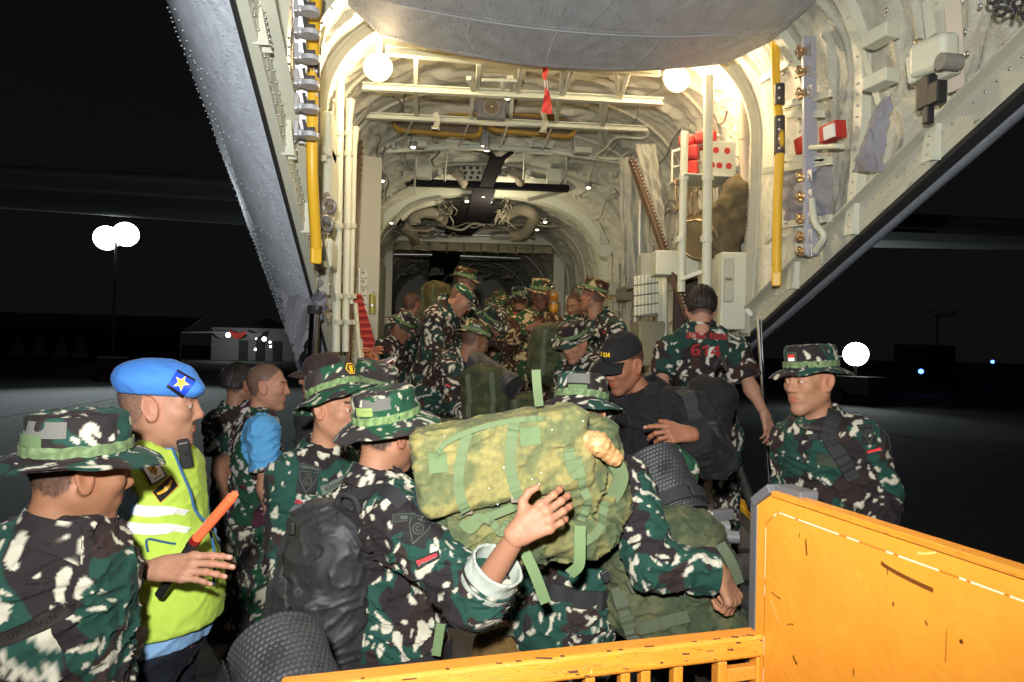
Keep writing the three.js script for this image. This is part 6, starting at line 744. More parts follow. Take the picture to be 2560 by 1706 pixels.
    patchOn(v, 'name_card', vf, at(382, 1177, 1.88), ...patchDir(28), 0.052, 0.07, cardM, 0.005); const wingM = M('wing_badge', [1, 1, 1], 0.6, { map: canvasTex(160, 90, (g) => { g.fillStyle = '#d2a83c'; g.fillRect(0, 0, 160, 90); g.fillStyle = '#161614'; g.fillRect(5, 5, 150, 80); g.fillStyle = '#e0a42c'; for (const s of [-1, 1]) { g.beginPath(); g.moveTo(80, 40); g.lineTo(80 + s * 62, 26); g.lineTo(80 + s * 60, 44); g.lineTo(80 + s * 14, 58); g.fill(); } g.fillStyle = '#f3cf6a'; g.beginPath(); g.arc(80, 44, 14, 0, 7); g.fill(); }) });
    patchOn(v, 'wing_badge', vf, at(412, 1222, 1.88), ...patchDir(24), 0.074, 0.044, wingM, 0.006);
    const pad = patchOn(c.P, 'white_cloth', vf, at(320, 1600, 1.86), ...patchDir(-12), 0.085, 0.08, M('white_pad', [0.72, 0.72, 0.7], 0.9), 0.012); part(pad, 'triangle_emblem', sheet(1, 1, (u, w) => at(307 + u * 40 * (1 - w), 1560 + 30 * (1 - w) - 8, 1.79)), textMat('tri_emblem', 32, 32, '#c23a2c', (g) => { g.fillStyle = '#5b6bb0'; g.fillRect(8, 18, 16, 14); g.fillStyle = '#e0b040'; g.fillRect(12, 8, 8, 8); }));
    const rad = part(c.P, 'shoulder_radio', rbox(0.035, 0.09, 0.03, at(462, 1135, 2.0), [0.3, 0.4, 0.2], 0.008), black); part(rad, 'coiled_cord', tube([at(448, 1105, 2.0), at(455, 1120, 1.99), at(468, 1135, 1.98)], 0.006, 20, 6), black); },
});
{ // the light baton in his hand
  const a = at(398, 1488, 1.80), m = at(487, 1352, 1.76), b = at(578, 1246, 1.70), t = thing('light_baton', 'orange light baton with black handle held before the yellow vest', 'baton', a);
  part(t, 'handle', [rod(a, m, 0.012, 0.0135, 20), rod(m.clone().lerp(a, 0.12), m, 0.0148, 0.0148, 20)], M('baton_black', [0.015, 0.015, 0.016], 0.3)); const lit = m.clone().lerp(b, 0.06);
  part(t, 'tube', [rod(lit, b, 0.0128, 0.0128, 22), new THREE.SphereGeometry(0.0128, 16, 10).translate(b.x, b.y, b.z)], M('baton_tube', [0.82, 0.13, 0.05], 0.25, { emissive: new THREE.Color(1, 0.16, 0.05), emissiveIntensity: 0.35, clearcoat: 0.6 })); part(t, 'collar', rod(m.clone().lerp(a, 0.02), lit, 0.015, 0.0145, 20), M('baton_red', [0.2, 0.01, 0.008], 0.3)); part(t, 'end_cap', rod(b, b.clone().addScaledVector(b.clone().sub(m).normalize(), 0.018), 0.012, 0.009, 16), M('baton_tube'));
}

const cShoulder = at(658, 1082, 3.44), wineCamo = camo(PAL.wine, 7), blueCamo = (x, y, z) => { const d = Math.hypot(x - cShoulder.x, (y - cShoulder.y + 0.05) * 0.75, z - cShoulder.z), k = 1 + 0.04 * fbm(x * 30, y * 30, z * 30); return d < 0.13 && z > cShoulder.z - 0.12 ? [0.10 * k, 0.33 * k, 0.62 * k] : wineCamo(x, y, z); };
person({ // C: bare-headed man, blue and camouflage shirt
  label: 'bare-headed man in profile wearing a light blue and camouflage T-shirt', pal: 'wine', off: 7, skin: [0.36, 0.185, 0.115], cell: 0.008, skinCell: 0.008, headCell: 0.004, collar: 0.022, fat: 0.008, loose: 0.012, trouserCell: 0.009, floor: 0, trousers: camo(PAL.bright, 19),
  top: { name: 'tshirt', sleeve: 'short', col: blueCamo }, hair: { style: 'buzz', col: [0.035, 0.032, 0.030], cell: 0.0045 },
  J: { neck: [643, 1036, 3.64], hip: [632, 1310, 3.65], shR: [658, 1082, 3.44], shL: [640, 1068, 3.84], elR: [664, 1220, 3.40], wrR: [686, 1335, 3.36], elL: [650, 1225, 3.9], wrL: [660, 1330, 3.85] },
  head: { c: [668, 968, 3.64], yaw: 80, pitch: 2, s: 1.02, wide: 1.04 }, handR: { back: camAxis(0.5, 0, 0.85), curl: [0.8, 0.85, 0.9, 0.9] },
  extra: (c) => { const w = c.J.wrR, n = c.J.elR.clone().sub(w).normalize(), p = w.clone().addScaledVector(n, 0.02); const wt = part(c.P, 'wrist_watch', new THREE.TorusGeometry(0.033, 0.006, 8, 24).scale(1, 1, 2).applyMatrix4(basis(V(0, 0, 0), n)).translate(p.x, p.y, p.z), black); part(wt, 'watch_face', new THREE.CylinderGeometry(0.018, 0.018, 0.01, 18).rotateX(1.57).translate(p.x, p.y, p.z + 0.034), M('watch_glass', [0.05, 0.05, 0.06], 0.1)); },
});
{ const p = at(676, 1410, 3.36), t = thing('hand_torch', 'small black torch in the hand of the man in the blue shirt', 'torch', p); part(t, 'barrel', rod(at(672, 1418, 3.36), at(690, 1392, 3.36), 0.017), black); part(t, 'lens_ring', rod(at(670, 1421, 3.36), at(674, 1415, 3.36), 0.02), chrome); }
person({ label: 'dark-shirted man mostly hidden behind the man in the blue shirt', pal: 'shade', off: 8, skin: [0.26, 0.13, 0.08], cell: 0.011, floor: 0, top: { name: 'tshirt', sleeve: 'short' }, hair: { style: 'thick' }, J: { neck: [588, 1030, 4.2], hip: [590, 1260, 4.2], shR: [545, 1062, 4.1], shL: [630, 1052, 4.35], elR: [548, 1170, 4.05], wrR: [560, 1240, 3.98] }, head: { c: [600, 962, 4.2], yaw: 120 } });

person({ // D: young soldier with the name tape
  label: 'young soldier with a yellow hat badge and chevron sleeve beside the black backpack', pal: 'field', off: 11, skin: [0.36, 0.18, 0.108], cell: 0.0065, headCell: 0.0035, collar: 0.03, loose: 0.018, floor: 0,
  J: { neck: [812, 1140, 2.52], hip: [800, 1530, 2.52], shR: [722, 1200, 2.42], shL: [905, 1190, 2.72], elR: [708, 1400, 2.42], wrR: [760, 1560, 2.34], elL: [925, 1390, 2.7], wrL: [900, 1540, 2.55] },
  head: { c: [838, 1024, 2.5], yaw: 52, pitch: 2, roll: -3 }, hair: { style: 'buzz' },
  hat: (c) => boonie(c.P, c.Mh, null, PAL.bright, 5.2, { fine: true, y: 0.058, tilt: -0.42, droop: 0.034, brim: 0.062, wave: 2.2, band: [0.16, 0.24, 0.10], patches: [[-0.12, 0.062, 0.058, 0.05, M('hat_badge', [1, 1, 1], 0.7, { map: canvasTex(128, 110, (g) => { g.fillStyle = '#2a2622'; g.fillRect(0, 0, 128, 110); g.strokeStyle = '#f0b818'; g.lineWidth = 9; g.beginPath(); for (let i = 0; i < 6; i++) { const a = i * Math.PI / 3; g.lineTo(64 + 54 * Math.cos(a), 55 + 48 * Math.sin(a)); } g.closePath(); g.stroke(); g.fillStyle = '#f0b818'; g.beginPath(); g.arc(64, 50, 22, 0, 7); g.fill(); g.fillRect(44, 68, 40, 16); g.fillStyle = '#d84a20'; g.fillRect(58, 42, 12, 14); }) }), 'hat_badge']] }),
  extra: (c) => { patchOn(c.top, 'name_tape', c.jf, at(838, 1212, 2.4), ...patchDir(13), 0.115, 0.034, tapeM('tape_alexsandro', 'ALEXSANDRO', '#5a665c', '#11120f', 400)); patchOn(c.top, 'shoulder_patch', c.jf, at(768, 1205, 2.3), ...patchDir(-6), 0.07, 0.085, shieldM('shield_a', 'YUDA'), 0.004); patchOn(c.top, 'unit_tab', c.jf, at(775, 1170, 2.3), ...patchDir(-8), 0.075, 0.02, tapeM('tab_a', 'TEBAS MAUT', '#1f2420', '#5a605b'), 0.004);
    for (const s of [-1, 1]) bandAlong(c.top, 'chevron_bar', c.jf, [at(756, 1278, 2.3), at(756 + s * 24, 1258, 2.3)], 0.012, M('chevron_red', [0.5, 0.03, 0.05], 0.8)); patchOn(c.top, 'chest_pocket', c.jf, at(885, 1300, 2.4), ...patchDir(8), 0.11, 0.11, camo(PAL.field, 6.2), 0.006); },
});
person({ label: 'man in a plain brown peaked cap behind the soldier with the yellow hat badge', pal: 'shade', off: 12, skin: [0.26, 0.13, 0.08], cell: 0.012, floor: 0, top: { name: 'dark_shirt', col: plainCloth([0.02, 0.02, 0.02]) }, J: { neck: [812, 1010, 3.5], hip: [815, 1270, 3.5], shR: [840, 1040, 3.65], shL: [780, 1040, 3.35] }, head: { c: [806, 945, 3.5], yaw: -88, pitch: 0 }, hat: (c) => capHat(c.P, c.Mh, plainCloth([0.045, 0.03, 0.028]), { y: 0.04 }) });
person({ label: 'soldier behind the front carrier, only his camouflage hat top showing', pal: 'field', off: 13, skin: [0.25, 0.13, 0.08], cell: 0.012, floor: 0, J: { neck: [925, 1055, 3.05], hip: [920, 1350, 3.05], shR: [870, 1090, 2.95], shL: [985, 1090, 3.2] }, head: { c: [930, 985, 3.05], yaw: 60, pitch: 15 }, hat: (c) => boonie(c.P, c.Mh, null, PAL.bright, 6.1, {}) });

const rollCuff = (c, t0, t1, ra, rb) => { const e = c.J.elR, w = c.J.wrR, a = e.clone().lerp(w, t0), b = e.clone().lerp(w, t1), n = b.clone().sub(a).normalize(), ps = [cap(a, b, ra, rb, 0.01)], f = field(ps), f2 = field([cap(a.clone().addScaledVector(n, -0.1), b.clone().addScaledVector(n, 0.1), ra - 0.008, rb - 0.008)]); const g = polygonize((x, y, z) => Math.max(f(x, y, z) - 0.004 * fbm(x * 14, y * 14, z * 14) - 0.003 * Math.sin(((x - a.x) * n.x + (y - a.y) * n.y + (z - a.z) * n.z) * 70), -f2(x, y, z), (x - b.x) * n.x + (y - b.y) * n.y + (z - b.z) * n.z, -((x - a.x) * n.x + (y - a.y) * n.y + (z - a.z) * n.z)), bounds(ps, 0.02), 0.004); part(c.top, 'rolled_cuff', paint(g, (x, y, z) => { const k = 1 + 0.08 * fbm(x * 20, y * 20, z * 20); return [0.36 * k, 0.40 * k, 0.35 * k]; }), CLOTH, 'pale inside of the rolled sleeve'); };
const F = person({ // F: front carrier with his back to the camera
  label: 'soldier seen from behind carrying the big green rucksack on his right shoulder', pal: 'field', off: 16, skin: [0.33, 0.16, 0.095], cell: 0.0052, headCell: 0.0035, skinCell: 0.007, collar: 0.035, loose: 0.022, wrinkle: 0.013, floor: 0,
  top: { cuff: { R: 0.36 } },
  J: { neck: [945, 1218, 2.06], hip: [985, 1640, 2.02], shR: [1000, 1318, 1.86], shL: [895, 1275, 2.2], elR: [1190, 1498, 1.7], wrR: [1292, 1338, 1.62], elL: [1010, 1470, 2.42], wrL: [1150, 1380, 2.3] },
  head: { c: [968, 1082, 2.08], yaw: 126, pitch: 4, roll: 2 }, hair: { style: 'buzz', cell: 0.004, cover: 0.97 },
  handR: { dir: camAxis(0.80, 0.50, -0.02), back: camAxis(-0.15, 0.10, 0.98), curl: [0.46, 0.50, 0.48, 0.52], thumb: [0.95, 0.15, 0.5], spread: 0.055, cell: 0.0024, scale: 0.97 },
  hat: (c) => boonie(c.P, c.Mh, null, PAL.bright, 9.4, { fine: true, y: 0.046, tilt: -0.28, droop: 0.028, brim: 0.066, wave: 1.2, band: [0.17, 0.26, 0.10], mesh: 3.9, patches: [[3.5, 0.047, 0.06, 0.026, velcroPale, 'velcro_strip']] }),
  extra: (c) => { rollCuff(c, 0.20, 0.56, 0.064, 0.070); patchOn(c.top, 'shoulder_patch', c.jf, at(1045, 1325, 1.76), ...patchDir(-18), 0.066, 0.085, shieldM('shield_b', 'YUDA'), 0.004); patchOn(c.top, 'unit_tab', c.jf, at(1010, 1295, 1.8), ...patchDir(8), 0.06, 0.022, tapeM('tab_b', 'YON', '#1f2420', '#5a605b'), 0.004); patchOn(c.top, 'flag_patch', c.jf, at(1068, 1400, 1.74), ...patchDir(24), 0.068, 0.026, flagM, 0.004); bandAlong(c.P, 'web_belt', null, [0, 1, 2, 3, 4].map((i) => c.J.hip.clone().addScaledVector(c.up, 0.02).addScaledVector(c.rt, 0.2 * Math.sin(i * 0.7 - 0.3)).addScaledVector(c.fw, -0.17 * Math.cos(i * 0.7 - 0.3))), 0.05, webBlack, 0, 0.006, V(0, 0, 1)); },
});
{ // black daypack on his back
  const fr = frameAt(at(816, 1482, 1.96), -4, -38), t = thing('black_backpack', 'black daypack on the back of the soldier carrying the green rucksack', 'backpack', fr.L(0, -0.24, 0));
  const fs = [boxF(fr, [0, 0, 0], [0.145, 0.245, 0.085], 0.07), boxF(fr, [-0.01, -0.09, 0.085], [0.115, 0.13, 0.045], 0.04), ellF(fr, [0, 0.19, 0.02], [0.125, 0.075, 0.08]), ellF(fr, [0.0, 0.10, 0.07], [0.11, 0.075, 0.05])], bf0 = join(fs, 0.03), w = wrinkle(0.008, 31), bf = (x, y, z) => bf0(x, y, z) - w(x, y, z);
  part(t, 'shell', paint(polygonize(bf, boxAround(fr, 0.2, 0.3, 0.17), 0.006), plainCloth([0.020, 0.020, 0.022], 0.12)), M('pack_cloth', [1, 1, 1], 0.62, { vertexColors: true }));
  bandAlong(t, 'zip', bf, [fr.L(-0.10, 0.12, 0.1), fr.L(-0.05, 0.05, 0.1), fr.L(0.02, 0.0, 0.1)], 0.012, M('zip_grey', [0.06, 0.06, 0.065], 0.4), 0.003, 0.003, fr.n); for (const y of [-0.02, -0.07, -0.12]) bandAlong(t, 'webbing_row', bf, [fr.L(-0.12, y, 0.1), fr.L(0, y, 0.12), fr.L(0.11, y, 0.1)], 0.022, webBlack, 0.003, 0.003, fr.n); bandAlong(t, 'compression_strap', bf, [fr.L(0.06, 0.16, 0.1), fr.L(0.06, 0.02, 0.1), fr.L(0.05, -0.16, 0.1)], 0.028, webBlack, 0.006, 0.003, fr.n); bandAlong(t, 'compression_strap', bf, [fr.L(-0.07, 0.16, 0.1), fr.L(-0.08, 0, 0.1), fr.L(-0.06, -0.18, 0.1)], 0.022, webBlack, 0.006, 0.003, fr.n);
  part(t, 'buckle', [rbox(0.03, 0.045, 0.012, fr.L(0.05, -0.12, 0.15), [0.2, -0.6, 0], 0.004), rbox(0.02, 0.03, 0.012, fr.L(-0.02, 0.2, 0.12), [0, -0.6, 0], 0.004)], black); part(t, 'grab_handle', tube([fr.L(0.02, 0.23, 0), fr.L(0.04, 0.29, 0.01), fr.L(0.09, 0.29, 0.0), fr.L(0.10, 0.23, -0.02)], 0.009, 24, 8), webBlack);
  const n2 = camAxis(-0.2, 0.6, 0.8); part(t, 'shoulder_strap', ribbon([...conform(F.jf, [at(880, 1300, 2.0), at(905, 1262, 1.98), at(950, 1248, 1.95), at(1000, 1262, 1.9), at(1030, 1290, 1.85)], n2, 0.006, 0.12)], 0.038, n2, 0.010, 40), webBlack);
}
const mottle = (a, b, off) => (x, y, z) => { const n = sstep(-0.28, 0.38, 0.75 * fbm(x * 8 + off, y * 8, z * 8) + 0.22 * noise(x * 30, y * 30, z * 30) + 0.16 * noise(x * 75, y * 75, z * 75)), k = 0.92 + 0.14 * noiseB(x * 60, y * 60, z * 60); return a.map((q, i) => mix(q, b[i], n) * k); };
{ // the big green rucksack
  const fr = frameAt(at(1285, 1205, 1.92), 9, 8), t = thing('green_rucksack', 'large faded yellow-green rucksack hoisted on the front soldier', 'rucksack', fr.L(0, -0.2, 0));
  const fs = [boxF(fr, [0.0, 0.0, -0.02], [0.245, 0.165, 0.13], 0.1), boxF(fr, [0.24, -0.02, -0.05], [0.08, 0.16, 0.12], 0.07), ellF(fr, [-0.18, -0.165, 0.07], [0.105, 0.10, 0.08]), ellF(fr, [0.0, -0.14, 0.09], [0.11, 0.07, 0.055]), ellF(fr, [0.15, -0.165, 0.05], [0.12, 0.07, 0.07]), ellF(fr, [0.14, 0.0, 0.10], [0.1, 0.11, 0.04])], f0 = join(fs, 0.014), fl = boxF(fr, [-0.03, 0.085, 0.05], [0.235, 0.108, 0.11], 0.028), w = wrinkle(0.012, 55), bf1 = (x, y, z) => f0(x, y, z) - w(x, y, z), ff = (x, y, z) => fl(x, y, z) - 0.6 * w(x * 0.9, y, z) , both = (x, y, z) => Math.min(bf1(x, y, z), ff(x, y, z));
  const dye = mottle([0.075, 0.10, 0.05], [0.19, 0.18, 0.07], 3);
  part(t, 'bag', paint(polygonize(bf1, boxAround(fr, 0.38, 0.32, 0.24), 0.0055), dye), CLOTH); part(t, 'flap', paint(polygonize(ff, boxAround(fr, 0.34, 0.28, 0.2), 0.0055), mottle([0.12, 0.14, 0.062], [0.26, 0.23, 0.085], 8)), CLOTH);
  const n = fr.n, st = (nm, pts, wd, m = webGreen, lift = 0.004) => bandAlong(t, nm, both, pts.map(([a, b]) => at(a, b, 1.8)), wd, m, lift, 0.003, n);
  st('strap', [[1165, 1078], [1150, 1130], [1142, 1190], [1148, 1235], [1162, 1268]], 0.026); st('strap', [[1282, 1045], [1272, 1100], [1270, 1160], [1280, 1210], [1292, 1238]], 0.028); st('edge_binding', [[1085, 1132], [1115, 1098], [1190, 1066], [1285, 1048], [1360, 1042]], 0.014);
  for (const [px, py, w2, h2] of [[1095, 1157, 0.046, 0.052], [1324, 1091, 0.052, 0.046]]) patchOn(t, 'patch', both, at(px, py, 1.8), ...patchDir(6), w2, h2, M('patch_green', [0.12, 0.18, 0.08], 0.95), 0.004);
  for (const [px, py] of [[1287, 1240], [1165, 1275]]) part(t, 'buckle', rbox(0.034, 0.018, 0.008, conform(both, [at(px, py, 1.8)], n, 0.006)[0], [0, -0.2, 0.15], 0.003), M('buckle_worn', [0.25, 0.2, 0.16], 0.4, { metalness: 0.5 }));
  st('tied_strap', [[1150, 1300], [1175, 1318], [1200, 1296], [1240, 1280], [1290, 1262]], 0.022, webGreen, 0.014); st('tied_strap', [[1160, 1310], [1195, 1288], [1225, 1300], [1250, 1325], [1265, 1300]], 0.02, webGreen, 0.018); st('side_strap', [[1440, 1140], [1450, 1200], [1470, 1260], [1460, 1310]], 0.022); st('side_strap', [[1415, 1120], [1425, 1165], [1440, 1190]], 0.028); st('bottom_strap', [[1440, 1370], [1480, 1350], [1520, 1310], [1535, 1270]], 0.024);
  const free = (nm, pts, wd, m = webGreen, nn = view) => part(t, nm, ribbon(pts.map((p) => at(...p)), wd, nn, 0.0035, 30), m);
  free('loose_strap', [[1348, 1015, 1.86], [1343, 970, 1.84], [1340, 925, 1.83]], 0.024); free('loose_strap', [[1425, 1075, 1.85], [1445, 1050, 1.83], [1462, 1025, 1.82]], 0.026); free('hanging_strap', [[1450, 1315, 1.72], [1450, 1370, 1.71], [1446, 1415, 1.71], [1424, 1436, 1.72]], 0.028, M('web_dull', [0.12, 0.19, 0.08], 0.88)); free('hanging_strap', [[1308, 1372, 1.74], [1335, 1430, 1.73], [1365, 1508, 1.73]], 0.028, M('web_dull')); free('hanging_strap', [[1102, 1560, 1.8], [1096, 1600, 1.8], [1090, 1640, 1.8]], 0.024, M('web_dull')); free('shoulder_strap', [[1535, 1150, 1.84], [1552, 1190, 1.86], [1540, 1230, 1.88], [1515, 1262, 1.9]], 0.042);
  part(t, 'taped_handle', paint((() => { const ps = [cap(at(1448, 1092, 1.82), at(1495, 1110, 1.80), 0.023, 0.028, 0.02), cap(at(1495, 1110, 1.80), at(1536, 1146, 1.82), 0.028, 0.023, 0.02)], f = field(ps); return polygonize((x, y, z) => f(x, y, z) - 0.003 * fbm(x * 45, y * 45, z * 45) - 0.0009 * Math.sin((x * 0.8 - y * 0.5) * 330), bounds(ps, 0.02), 0.0035); })(), (x, y, z) => { const k = 0.85 + 0.3 * sstep(-0.5, 0.5, noise(x * 70, y * 70, z * 70)); return [0.48 * k, 0.26 * k, 0.11 * k]; }), M('tape', [1, 1, 1], 0.5, { vertexColors: true }), 'orange-tan taped carrying handle');
  part(t, 'eyelet', new THREE.TorusGeometry(0.007, 0.003, 6, 14).translate(...conform(bf1, [at(1086, 1276, 1.8)], n, 0.001)[0].toArray()), black);
  const lint = []; for (let i = 0; i < 12; i++) { const q = conform(both, [at(rr(1060, 1470), rr(1050, 1300), 1.8)], n, 0.0015)[0]; lint.push(new THREE.SphereGeometry(rr(0.0012, 0.003), 6, 5).translate(q.x, q.y, q.z)); } part(t, 'lint', lint, whitePaint).userData.kind = 'stuff';
}
person({ // H: second carrier, head bowed away
  label: 'soldier with bowed hat seen from behind, hugging the olive rucksack', pal: 'field', off: 21, skin: [0.30, 0.15, 0.085], cell: 0.006, headCell: 0.005, loose: 0.022, wrinkle: 0.012, floor: 0,
  J: { neck: [1470, 1140, 2.32], hip: [1400, 1560, 2.2], shR: [1570, 1225, 2.12], shL: [1375, 1210, 2.36], elR: [1630, 1410, 1.92], wrR: [1798, 1432, 1.93], elL: [1400, 1420, 2.5], wrL: [1560, 1480, 2.4] },
  head: { c: [1452, 1040, 2.36], yaw: 172, pitch: 12 }, handR: { dir: camAxis(0.45, -0.88, 0.1), back: camAxis(0.7, 0.3, 0.65), curl: [1.1, 1.15, 1.2, 1.2], cell: 0.003 }, hair: { style: 'buzz' },
  hat: (c) => boonie(c.P, c.Mh, null, PAL.field, 14.2, { fine: true, y: 0.05, droop: 0.035, brim: 0.06, mesh: Math.PI, patches: [[Math.PI, 0.032, 0.07, 0.022, velcro, 'velcro_strip']] }),
  extra: (c) => { part(c.top, 'button', new THREE.CylinderGeometry(0.008, 0.008, 0.004, 14).rotateX(1.57).translate(...at(1772, 1418, 1.86).toArray()), black); bandAlong(c.P, 'web_belt', c.jf, [at(1345, 1475, 2.1), at(1420, 1490, 2.08), at(1500, 1500, 2.08), at(1550, 1495, 2.1)], 0.055, webBlack, 0.006, 0.006); },
});
{ // olive bag with the rolled mat on top
  const fr = frameAt(at(1668, 1465, 2.14), -14, -12), t = thing('olive_rucksack', 'olive rucksack with a black mat on top, hugged by the second carrier', 'rucksack', fr.L(0, -0.2, 0)), fs = [boxF(fr, [0, 0, -0.02], [0.20, 0.17, 0.12], 0.08), boxF(fr, [0.12, -0.10, 0.03], [0.14, 0.10, 0.10], 0.06), ellF(fr, [-0.13, 0.05, 0.09], [0.08, 0.08, 0.06]), ellF(fr, [0.02, 0.17, 0.02], [0.12, 0.09, 0.09]), ellF(fr, [0.0, -0.06, 0.10], [0.14, 0.12, 0.06])], f0 = join(fs, 0.04), w = wrinkle(0.011, 61), bf = (x, y, z) => f0(x, y, z) - w(x, y, z);
  part(t, 'bag', paint(polygonize(bf, boxAround(fr, 0.32, 0.33, 0.24), 0.0065), mottle([0.045, 0.062, 0.034], [0.095, 0.10, 0.05], 12)), CLOTH);
  const st = (nm, pts, wd, m = webOlive) => bandAlong(t, nm, bf, pts.map(([a, b]) => at(a, b, 2.0)), wd, m, 0.005, 0.004, fr.n); st('strap', [[1540, 1480], [1570, 1560], [1590, 1620]], 0.04); st('strap', [[1570, 1475], [1620, 1450], [1680, 1430]], 0.036); st('strap', [[1600, 1570], [1660, 1550], [1720, 1530]], 0.034); part(t, 'buckle', rbox(0.03, 0.035, 0.012, conform(bf, [at(1512, 1455, 2)], fr.n, 0.008)[0], [0, 0, 0.5], 0.004), black);
  part(t, 'loose_strap', ribbon([at(1800, 1360, 1.98), at(1825, 1400, 1.96), at(1848, 1460, 1.96)], 0.03, view, 0.004, 20), webOlive); part(t, 'stud', new THREE.SphereGeometry(0.006, 10, 8).translate(...conform(bf, [at(1712, 1487, 2)], fr.n, 0.002)[0].toArray()), chrome);
  const m = thing('sleeping_mat', 'black embossed sleeping mat rolled upright in the olive rucksack', 'mat', at(1690, 1300, 2.3)); const a = at(1700, 1300, 2.28), b = at(1628, 1142, 2.42); matRoll(m, 'roll', a, b, 0.098, matBlack, 0.0135); part(m, 'strap', [ribbon([...Array(20)].map((_, i) => { const k = i / 19 * Math.PI * 2, ax = b.clone().sub(a).normalize(), e1 = ax.clone().cross(V(0, 0, 1)).normalize(), e2 = ax.clone().cross(e1), c = a.clone().lerp(b, 0.2); return c.addScaledVector(e1, 0.108 * Math.cos(k)).addScaledVector(e2, 0.108 * Math.sin(k)); }), 0.04, b.clone().sub(a).normalize().cross(V(0.3, 0.1, 1)).normalize(), 0.012, 40)], webBlack);
  const cp = thing('camouflage_cap', 'crumpled camouflage cap held below the hand of the man in black', 'cap', at(1710, 1240, 2.6)), cps = [cap(at(1672, 1135, 2.66), at(1705, 1175, 2.62), 0.05, 0.06, 0.04), cap(at(1705, 1175, 2.62), at(1722, 1205, 2.6), 0.055, 0.03, 0.03)], cf = field(cps); part(cp, 'crown', paint(polygonize((x, y, z) => cf(x, y, z) - 0.01 * fbm(x * 18, y * 18, z * 18), bounds(cps, 0.03), 0.006), camo(PAL.bright, 44, 1.4)), CLOTH); part(cp, 'bill', paint(sheet(14, 8, (u, v) => at(mix(mix(1700, 1722, u), mix(1728, 1738, u), v), mix(mix(1210, 1180, u), mix(1222, 1195, u), v), 2.56 + 0.03 * Math.sin(u * 3))), plainCloth([0.35, 0.33, 0.25])), CLOTH);
  const lb = thing('brown_kitbag', 'dim brown-green kitbag on the ground below the rucksack', 'bag', at(1265, 1650, 2.2)), lf = frameAt(at(1270, 1640, 2.25), 0, 0), lf0 = ellF(lf, [0, 0, 0], [0.12, 0.11, 0.1]); part(lb, 'bag', paint(polygonize((x, y, z) => lf0(x, y, z) - 0.012 * fbm(x * 9, y * 9, z * 9), boxAround(lf, 0.17, 0.16, 0.15), 0.01), mottle([0.09, 0.06, 0.02], [0.16, 0.10, 0.035], 4)), CLOTH); part(lb, 'strap', ribbon([lf.L(-0.1, 0.08, 0.07), lf.L(0, 0.12, 0.09), lf.L(0.1, 0.08, 0.07)], 0.03, view, 0.004), webOlive);
}
{ // the mat roll at the bottom edge, nearest the camera
  const t = thing('sleeping_mat', 'black embossed sleeping mat rolled behind the yellow rail at the bottom edge', 'mat', at(730, 1800, 1.32)); matRoll(t, 'roll', at(770, 1900, 1.25), at(690, 1620, 1.46), 0.098, matBlack, 0.0125);
  const c = thing('mat_rucksack', 'dark rucksack under the black mat at the bottom edge', 'rucksack', V(at(770, 1900, 1.3).x, 0, at(770, 1900, 1.3).z)), fr = frameAt(at(790, 2010, 1.42), 0, 0), f0 = boxF(fr, [0, 0, 0], [0.16, 0.2, 0.12], 0.08); part(c, 'bag', paint(polygonize((x, y, z) => f0(x, y, z) - 0.01 * fbm(x * 9, y * 9, z * 9), boxAround(fr, 0.2, 0.25, 0.17), 0.012), plainCloth([0.03, 0.033, 0.025])), CLOTH); part(c, 'strap', ribbon([fr.L(-0.1, 0.19, 0.1), fr.L(-0.1, 0, 0.14), fr.L(-0.1, -0.18, 0.1)], 0.03, view, 0.004), webBlack);
}

